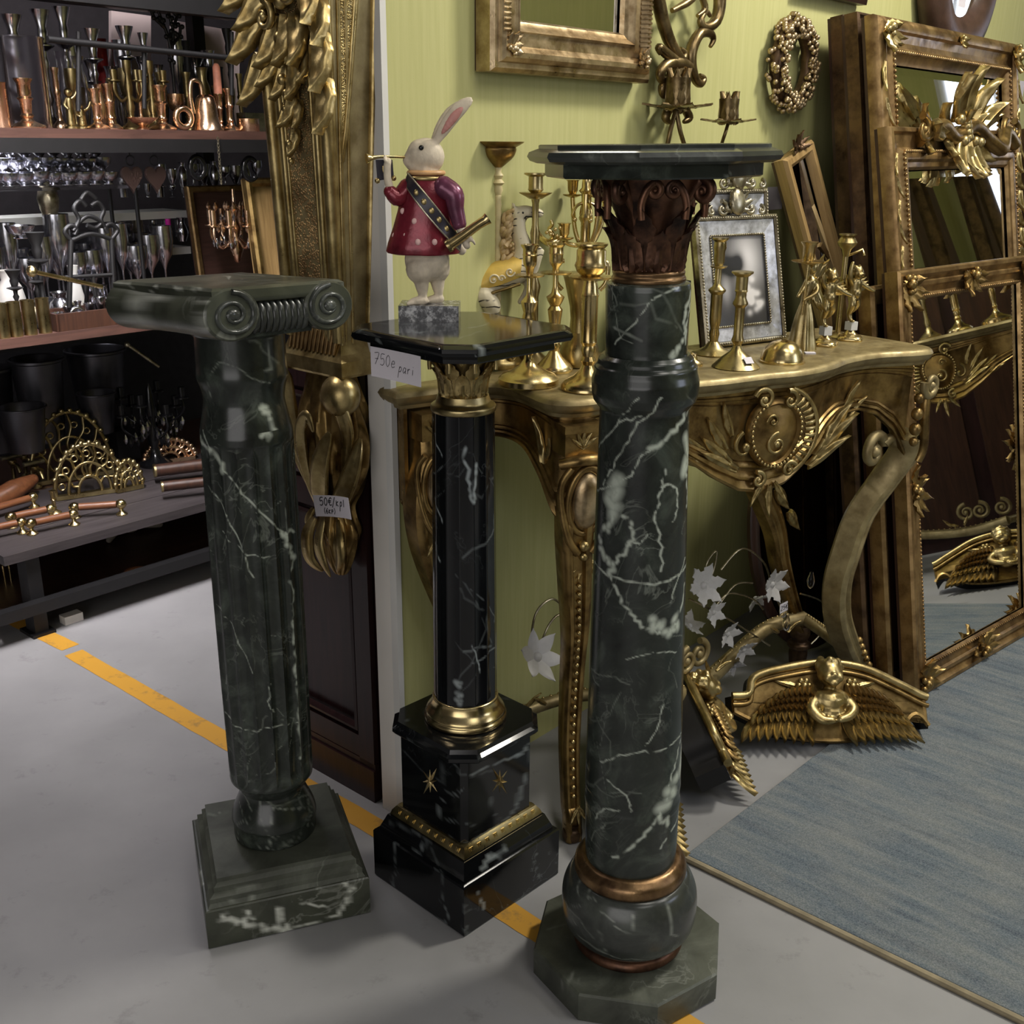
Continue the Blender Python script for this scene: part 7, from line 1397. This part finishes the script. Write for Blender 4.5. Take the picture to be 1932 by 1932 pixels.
# letters and hearts hanging under the upper shelf
def letter(nm, lab, pts, closed, x, y):
    p = spx(x, y, .13); k = 1 / pxm(p); mb = MB(); mb.tube([(a * k, 0, b * k) for a, b in pts], 5.5 * k, 8, closed=closed); return single(nm, mb, M['black_gloss'], lab, 'letter', p, (0, 0, SR), ang=60)
letter('letter_o', 'black letter O hanging below the upper shelf', [(15 * cos(a), 19 * sin(a)) for a in np.linspace(0, 2 * pi, 28, endpoint=False)], True, 372, 316)
letter('letter_c', 'black letter C hanging below the upper shelf', [(15 * cos(a), 19 * sin(a)) for a in np.linspace(.75, 2 * pi - .75, 24)], False, 472, 319)
for x, lab in ((249, 'left brown metal heart hanging under the upper shelf'), (294, 'right brown metal heart hanging under the upper shelf')):
    p = spx(x, 335, .14); k = 1 / pxm(p); a = np.linspace(0, 2 * pi, 40, endpoint=False); q = np.column_stack([22 * k * np.sin(a) ** 3 * 1.0, np.zeros(40), (14 * np.cos(a) - 6 * np.cos(2 * a) - 2.2 * np.cos(3 * a) - np.cos(4 * a)) * 1.55 * k])
    t = thing('heart_ornament', lab, 'ornament', p, SR); mb = MB(); mb.rings([q * .96 + [0, -.004, 0], q + [0, -.002, 0], q + [0, .004, 0]]); part('heart', mb, M['heart_brown'], t, 40)
    mb = MB(); mb.tube([(.012 * cos(b), 0, 22 * k + .012 + .012 * sin(b)) for b in np.linspace(0, 2 * pi, 20, endpoint=False)], .002, 6, closed=True); mb.tube([(0, 0, 22 * k + .022), (0, 0, 58 * k)], .0015, 6); part('hanger', mb, M['black_iron'], t, 60)
# chain hanging in front, right
p = spx(411, 262, .09); t = thing('hanging_chain', 'thin metal chain hanging from the upper shelf beside the gold frame', 'chain', p, SR); k = 1 / pxm(p)
lk = MB(); lk.tube([(.003 * cos(a), 0, .005 * sin(a)) for a in np.linspace(0, 2 * pi, 10, endpoint=False)], .0011, 5, closed=True); lm = mesh('chain_link', lk, M['silver_old'], 60)
for j in range(14): put(lm, t, 'chain_link', (0, 0, -.0088 * j), (0, 0, (j % 2) * pi / 2))
# ornate black easel
p = spx(178, 525, .16); EZ = thing('easel', 'ornate black iron table easel with scrolled top on the lower shelf', 'easel', p * np.array([1, 1, 0]) + np.array([0, 0, ZL]), SR); k = 1 / pxm(p)
def ez(x, y, d=0.0): return ((x - 178) * k * 1.32, d, (528 - y) * k * 1.0)
for a, b, r_ in (((150, 370), (131, 528), 5), ((211, 372), (203, 532), 5), ((134, 437), (208, 440), 4), ((176, 438), (178, 530), 4)): mb = MB(); mb.tube([ez(*a), ez(*b)], r_ * k, 8); part('bar', mb, M['black_iron'], EZ, 60)
mb = MB(); mb.tube([ez(180, 430, .03), ez(182, 528, .09)], 4 * k, 8); part('rear_leg', mb, M['black_iron'], EZ, 60)
for pts in ([(150, 372), (142, 356), (152, 345), (160, 352), (156, 362)], [(211, 374), (222, 358), (212, 346), (203, 352), (206, 362)], [(155, 355), (165, 335), (160, 315), (170, 302), (178, 312)], [(206, 356), (198, 338), (204, 320), (196, 306), (186, 312)], [(165, 340), (180, 330), (198, 342), (188, 352), (176, 346)], [(172, 300), (182, 288), (194, 300)], [(150, 372), (180, 362), (211, 374)]):
    mb = MB(); mb.tube(smooth([ez(*q) for q in pts], 5), 4.2 * k, 8); part('scroll', mb, M['black_iron'], EZ, 60)
# tall dark turned holders at the left
for x, yb, yt, hw, lab in ((76, 520, 335, 17, 'tall black candlestick with bulb foot at the left of the middle space'), (18, 470, 350, 14, 'black candlestick at the far left of the middle space'), (60, 470, 340, 12, 'thin black candlestick between the two larger black ones')): ware('slim', x, yb, yt, hw * 1.2, .2, 'black_iron', lab, z=ZL if yb > 500 else ZL)
# gold frame with a chandelier in front, right end
p = spx(440, 520, .30); frame('picture_frame', 'gold slat frame standing on the lower shelf behind the small chandelier', 'frame', .26, .33, [(0, 0), (0, .015), (.004, .02), (.016, .02), (.02, .014)], 'gold_wood', spx(443, 560, .42) * np.array([1, 1, 0]) + np.array([0, 0, ZL]), SR, radians(6), glass=None, back='wood_shelf')
frame('picture_frame', 'narrow antique gold frame beside the tall gilded bracket', 'frame', .12, .36, [(0, 0), (0, .018), (.006, .026), (.016, .026), (.024, .014)], 'gold_old', spx(520, 575, .14) * np.array([1, 1, 0]) + np.array([0, 0, ZL]), SR, radians(7), glass=None, back='wood_gold')
p = spx(440, 372, .24); CH = thing('chandelier', 'small copper coloured chandelier hanging before the gold slat frame', 'chandelier', p, SR); k = 1 / pxm(p)
mb = MB(); mb.lathe([(.0005, .02), (.003, .02), (.004, -.02), (.012, -.03), (.006, -.05), (.014, -.075), (.008, -.10), (.016, -.13), (.006, -.16), (.0005, -.165)], 16); part('stem', mb, M['brass_pink'], CH, 50)
CH.scale = (1.35, 1.2, 1.15)
for j in range(8):
    a = j * pi / 4; mb = MB(); mb.tube(smooth([(.008 * cos(a), .008 * sin(a), -.10), (.035 * cos(a), .035 * sin(a), -.125), (.055 * cos(a), .055 * sin(a), -.10), (.055 * cos(a), .055 * sin(a), -.07)], 5), .0035, 6); mb.lathe([(.0005, -.075), (.014, -.07), (.014, -.067), (.006, -.066), (.007, -.03), (.0005, -.03)], 12, (.055 * cos(a), .055 * sin(a), 0)); o = part('arm', mb, M['brass_pink'], CH, 60)
    mb = MB(); mb.lathe([(.0005, -.125), (.005, -.115), (.002, -.10), (.0005, -.098)], 8, (.05 * cos(a), .05 * sin(a), 0)); part('crystal_drop', mb, M['silver'], o, 60)
    for q in range(5): mb = MB(); f = .02 + .009 * q; mb.lathe([(.0004, -.012), (.0045, -.006), (.005, 0), (.0004, .010)], 6, (f * cos(a + .2), f * sin(a + .2), -.02 - .028 * (q % 4))); part('crystal_drop', mb, M['silver'] if q % 2 else M['brass_pink'], o, 0)
# long brass rod, beakers and oddments at the front of the lower shelf
A = spx(60, 512, .10); Bq = spx(192, 541, .12); mb = MB(); mb.tube([(0, 0, 0), Bq - A], .006, 10); mb.ball((0, 0, 0), .014, 10, 7); single('brass_rod', mb, M['brass'], 'long brass poker with knob lying across the front of the lower shelf', 'poker', A, ang=60)
for x, lab in ((8, 'brass beaker at the left edge of the lower shelf, first of the row'), (33, 'second brass beaker of the row on the lower shelf'), (60, 'third brass beaker of the row on the lower shelf'), (88, 'rightmost brass beaker of the row on the lower shelf')): ware('cyl', x, 640, 574, 12, .12, 'brass_dull', lab, z=ZL, name='brass_beaker', cat='beaker')
p = spx(160, 632, .16); p[2] = ZL; t = thing('basket', 'dark brown wooden tray on the lower shelf filled with silver oddments', 'tray', p, SR); mb = MB(); mb.box((0, 0, .004), (.19, .10, .008)); part('tray_bottom', mb, M['wood_dark'], t, 20)
for dx, dy, sx, sy in ((0, -.05, .19, .008), (0, .05, .19, .008), (-.095, 0, .008, .108), (.095, 0, .008, .108)): mb = MB(); mb.box((dx, dy, .022), (sx, sy, .044)); part('tray_side', mb, M['wood_dark'], t, 20)
for j, (x, y, kd) in enumerate(((110, 592, 'bowl'), (132, 588, 'dish'), (150, 575, 'jug'), (172, 584, 'bowl'), (192, 575, 'dish'), (208, 585, 'bowl'))):
    p = spx(x, y, .16); ware(kd, x, 600, y - 18, 11, .14 + .02 * (j % 2), 'silver', 'small silver %s in the brown tray, number %s from the left' % (NAMES[kd][1], ('one', 'two', 'three', 'four', 'five', 'six')[j]), z=ZL + .009)
mb = MB(); mb.tube([(.02 * cos(a), 0, .02 * sin(a)) for a in np.linspace(0, 2 * pi, 18, endpoint=False)], .004, 8, closed=True); p = spx(142, 560, .12); single('silver_ring', mb, M['silver'], 'silver ring handle standing up in the brown tray', 'ring', p * np.array([1, 1, 0]) + np.array([0, 0, ZL + .033]), (0, 0, SR), ang=60)
# low table in front, below
TBT = .242; LT = thing('low_table', 'low grey wooden bench with black steel legs under the shelving', 'bench', S0, SR)
for j in range(3): mb = MB(); mb.box((.40, .04 + .15 * j, TBT - .012), (1.02, .146, .024)); part('plank', mb, M['wood_grey'], LT, 20)
for u in (-.03, .86):
    for v in (.02, .38): mb = MB(); mb.box((u, v, .11), (.035, .05, .22)); mb.box((u, v, .004), (.06, .075, .008)); part('leg', mb, M['black'], LT, 20)
mb = MB(); mb.box((.40, -.02, .085), (1.1, .03, .03)); part('rail', mb, M['black'], LT, 20)
mb = MB(); mb.box((.40, .2, .06), (1.04, .4, .012)); part('lower_board', mb, M['wood_dark'], LT, 20)
TB = TBT + .0005
Tt = lambda x, y, v: (lambda p: np.array([p[0], p[1], TB]))(atz(x, y, TB))
def bar_pull(label, x0, y0, x1, y1, rr=7):
    A, Bq = atz(x0, y0, TB + .03), atz(x1, y1, TB + .03); d = Bq - A; L = np.linalg.norm(d); t = thing('towel_bar', label, 'towel bar', (A[0], A[1], TB), atan2(d[1], d[0])); k = 1 / pxm(A); r_ = rr * k
    mb = MB(); mb.tube([(.012, 0, .03), (L - .012, 0, .03)], r_, 12); part('wooden_bar', mb, M['wood_handle'], t, 50)
    for x in (0, L): mb = MB(); mb.lathe([(.0005, 0), (.014, 0), (.015, .003), (.009, .007), (.005, .012), (.005, .02), (.0005, .02)], 16, (x, 0, 0)); mb.ball((x, 0, .03), (r_ * 1.5, r_ * 1.35, r_ * 1.35), 12, 8); part('brass_foot', mb, M['brass'], t, 50)
for j, (a, lab) in enumerate((((140, 957, 228, 951), 'wooden towel bar with brass feet nearest the right front of the bench'), ((58, 987, 138, 970), 'wooden towel bar with brass feet at the middle front of the bench'), ((-30, 1000, 40, 985), 'wooden towel bar with brass feet at the left front of the bench'), ((20, 975, 95, 960), 'darker wooden towel bar behind the middle front one on the bench'), ((-20, 962, 62, 938), 'wooden towel bar with brass feet further back at the left of the bench'))): bar_pull(lab, *a)
A = atz(-10, 945, TB + .02); Bq = atz(62, 905, TB + .05); mb = MB(); limb(mb, [(0, 0, 0), (Bq - A) * .5, Bq - A], [.026, .030, .016], 12); single('wooden_scoop', mb, M['wood_handle'], 'brown wooden scoop lying at the left end of the bench', 'scoop', A, ang=60)
# pierced brass racks: arched plates with openings
def pierced(label, x, yb, yt, hw, mat, yaw, n=7, v_=None):
    p = Tt(x, yb, 0); k = 1 / pxm(p); H_ = (aty(x, yt, p[1])[2] - TB); w = hw * k; t = thing('brass_rack', label, 'rack', p, yaw)
    a = np.linspace(0, pi, 26); 
    for f, r_ in ((1, .006), (.62, .005), (.34, .005)): mb = MB(); mb.tube([(w * f * cos(b), 0, .012 + (H_ - .012) * f * sin(b)) for b in a], r_, 8); part('arch', mb, M[mat], t, 60)
    mb = MB(); mb.box((0, 0, .007), (2 * w, .018, .012)); part('foot_bar', mb, M[mat], t, 20)
    for j in range(1, n): b = pi * j / n; mb = MB(); mb.tube(smooth([(w * .34 * cos(b), 0, .012 + (H_ - .012) * .34 * sin(b)), (w * .5 * cos(b + .12), 0, .012 + (H_ - .012) * .5 * sin(b + .12)), (w * .62 * cos(b), 0, .012 + (H_ - .012) * .62 * sin(b)), (w * .8 * cos(b - .1), 0, .012 + (H_ - .012) * .8 * sin(b - .1)), (w * cos(b), 0, .012 + (H_ - .012) * sin(b))], 4), .0045, 6); part('spoke', mb, M[mat], t, 60)
    for j in range(n * 2): b = pi * (j + .5) / (n * 2); mb = MB(); mb.ball((w * 1.03 * cos(b), 0, .012 + (H_ - .012) * 1.03 * sin(b)), .0085, 8, 6); part('bead', mb, M[mat], t, 60)
    for j in range(n): b = pi * (j + .5) / n; mb = MB(); mb.tube([(w * .81 * cos(b) + .009 * cos(q), 0, .012 + (H_ - .012) * .81 * sin(b) + .009 * sin(q)) for q in np.linspace(0, 2 * pi, 12, endpoint=False)], .003, 6, closed=True); part('ring', mb, M[mat], t, 60)
    return t
pierced('pierced brass fan rack in front on the bench', 172, 935, 838, 62, 'brass_dull', SR - .3); pierced('taller pierced brass arch behind the front fan rack', 140, 905, 778, 74, 'brass_dull', SR - .2, 8); pierced('pierced copper fan rack at the right of the bench', 322, 872, 830, 46, 'brass_pink', SR - .3); pierced('small pierced brass rack between the fan racks', 245, 925, 870, 26, 'brass_dull', SR - .1, 5)
for a, lab, rr in (((292, 888, 392, 876), 'upper dark wooden roller with brass ends at the right of the bench', 12), ((306, 918, 396, 908), 'lower dark wooden roller with brass ends at the right of the bench', 10)):
    A, Bq = atz(a[0], a[1], TB + .04), atz(a[2], a[3], TB + .04); d = Bq - A; t = thing('roller', lab, 'roller', A, 0); k = 1 / pxm(A); mb = MB(); mb.tube([(0, 0, 0), d], rr * k, 16); part('barrel', mb, M['wood_dark'], t, 50)
    for f in (0, 1): mb = MB(); mb.tube([d * f - d * .02, d * f + d * .02], rr * k * 1.08, 16); part('end_cap', mb, M['brass_dull'], t, 50)
t = ware('stick', 104, 972, 925, 13, .0, 'brass', 'short brass candlestick among the wooden towel bars on the bench', z=TB)
p = Tt(104, 968, 0); t.location = p
for x, y, lab in ((50, 858, 'first brass tap'), (28, 868, 'second brass tap'), (70, 880, 'third brass tap')):
    p = Tt(x, y + 40, 0); t = thing('brass_tap', lab + ' standing at the back left of the bench', 'tap', p, SR); mb = MB(); mb.lathe([(.0005, 0), (.014, 0), (.014, .005), (.006, .01), (.006, .05), (.012, .055), (.012, .065), (.0005, .068)], 14); part('body', mb, M['brass_dull'], t, 50); mb = MB(); mb.tube([(-.03, 0, .075), (.03, 0, .075)], .007, 8); part('cross_handle', mb, M['silver_old'], t, 50); mb = MB(); mb.tube(smooth([(0, 0, .05), (0, -.03, .055), (0, -.045, .035)], 4), .006, 8); part('spout', mb, M['brass_dull'], t, 60)
# black zinc buckets and the jet candelabra behind the bench
for x, yb, yt, hw, v, lab in ((88, 830, 672, 46, .50, 'tall black zinc bucket, largest behind the bench'), (52, 850, 764, 42, .42, 'short black zinc bucket in front of the tall one'), (190, 815, 738, 34, .46, 'black zinc bucket right of the tall one'), (195, 800, 655, 52, .60, 'tall dark zinc bucket behind the right short bucket'), (0, 850, 690, 40, .56, 'dark zinc bucket at the left edge behind the bench')): 
    p = spx(x, yb, v); ware('bucket', x, yb, yt, hw, v, 'zinc_black', lab, seg=32)
mb = MB(); mb.box((.35, .62, .23), (1.4, .42, .02)); part('rear_board', mb, M['wood_dark'], LT, 20)
p = spx(290, 830, .4); JT = thing('jet_candelabra', 'black crystal candelabra with glittering drops right of the buckets', 'candelabra', p * np.array([1, 1, 0]) + np.array([0, 0, .242]), SR); k = 1 / pxm(p)
mb = MB(); mb.lathe([(.0005, 0), (.05, 0), (.05, .008), (.02, .03), (.012, .06), (.022, .09), (.010, .13), (.018, .17), (.008, .24), (.0005, .26)], 20); part('stem', mb, M['black_gloss'], JT, 50)
dm = MB(); dm.lathe([(.0004, -.014), (.005, -.008), (.006, 0), (.003, .008), (.0004, .012)], 6); dm_ = mesh('jet_drop', dm, M['black_gloss'], 0); dm2 = mesh('jet_drop', dm, M['silver'], 0)
for j in range(8):
    a = j * pi / 4; z = .12 + .04 * (j % 2); L = .085 + .012 * (j % 3); mb = MB(); mb.tube(smooth([(.008 * cos(a), .008 * sin(a), z), (L * .5 * cos(a), L * .5 * sin(a), z - .025), (L * cos(a), L * sin(a), z + .01), (L * cos(a), L * sin(a), z + .05)], 5), .004, 6); mb.lathe([(.0005, z + .045), (.02, z + .05), (.02, z + .054), (.009, z + .056), (.010, z + .085), (.0005, z + .085)], 12, (L * cos(a), L * sin(a), 0)); o = part('arm', mb, M['black_gloss'], JT, 60)
    for q in range(7): f = .35 + .1 * q; put(dm2 if q % 3 == 0 else dm_, o, 'jet_drop', (L * f * cos(a) + .004 * (q % 2), L * f * sin(a), z - .02 - .008 * (q % 3)), (0, 0, q), 1.2)
A = spx(240, 650, .36); Bq = spx(300, 692, .34); mb = MB(); mb.tube([(0, 0, 0), Bq - A], .005, 8); mb.ball((0, 0, 0), .009, 8, 6); single('silver_ladle', mb, M['silver_old'], 'silver handled ladle leaning into the black crystal candelabra', 'ladle', A, ang=60)
mb = MB(); mb.box((0, 0, .05), (.075, .09, .10)); p = Tt(248, 870, 0); p = p + WN * .05; single('black_box', mb, M['black'], 'small black box behind the pierced racks on the bench', 'box', p, (0, 0, SR))
# below the bench
p = atz(286, 1058); p = np.array([p[0], p[1], .066]) + WN * .10; mb = MB(); mb.ball((0, 0, .06), (.045, .035, .06), 14, 10); mb.ball((.0, -.01, .125), (.028, .026, .03), 12, 9); limb(mb, [(-.03, -.02, .05), (-.07, -.035, .03), (-.095, -.04, .012)], [.014, .012, .010]); limb(mb, [(.02, -.02, .03), (.06, -.03, .02), (.08, -.03, .012)], [.016, .013, .010]); p[2] = .066
o = fuse('plaster_figure', mb, .004, plain('plaster_white', S(150, 140, 128), .7), None, 4); o.location = [float(a) for a in p]; o.rotation_euler = (0, 0, SR); tag(o, 'pale plaster figure reclining on the lower board under the bench', 'figurine')
mb = MB(); mb.lathe([(.0005, 0), (.03, 0), (.03, .012), (.012, .012), (.012, .006), (.0005, .006)], 24); p = atz(256, 1075, .08); single('wooden_ring', mb, M['wood_handle'], 'small turned wooden ring lying under the bench', 'ring', (p[0], p[1], .067), ang=40)
p = atz(8, 1140); LN = thing('lantern', 'shiny brass lantern with barred sides at the left edge under the bench', 'lantern', (p[0], p[1], 0), SR); mb = MB(); mb.lathe([(.0005, 0), (.035, 0), (.036, .01), (.03, .02), (.0005, .02)], 20); part('base', mb, M['brass'], LN, 50); mb = MB(); mb.lathe([(.0005, .12), (.03, .12), (.032, .126), (.02, .145), (.006, .155), (.0005, .16)], 20); part('cap', mb, M['brass'], LN, 50)
for j in range(8): a = j * pi / 4; mb = MB(); mb.tube([(.027 * cos(a), .027 * sin(a), .02), (.027 * cos(a), .027 * sin(a), .12)], .0025, 6); part('bar', mb, M['brass'], LN, 60)
p = atz(20, 1166); mb = MB(); mb.box((0, 0, .002), (.06, .035, .003)); single('paper_sheet', mb, M['paper'], 'white printed paper scrap on the floor at the left edge', 'paper', (p[0], p[1], .0), (0, 0, SR + .3))
p = atz(130, 1178); mb = MB(); mb.box((0, 0, .011), (.05, .03, .022)); single('white_block', mb, M['grey_paint'], 'pale block lying on the floor beside the bench leg', 'block', (p[0], p[1] + .02, 0), (0, 0, SR))
p = atz(310, 1088); mb = MB(); mb.lathe(vprof('bowl', .03, .04), 20); single('glass_bowl', mb, M['thin_glass'], 'small glass bowl on the floor under the bench', 'bowl', (p[0], p[1] + .03, 0), ang=50)
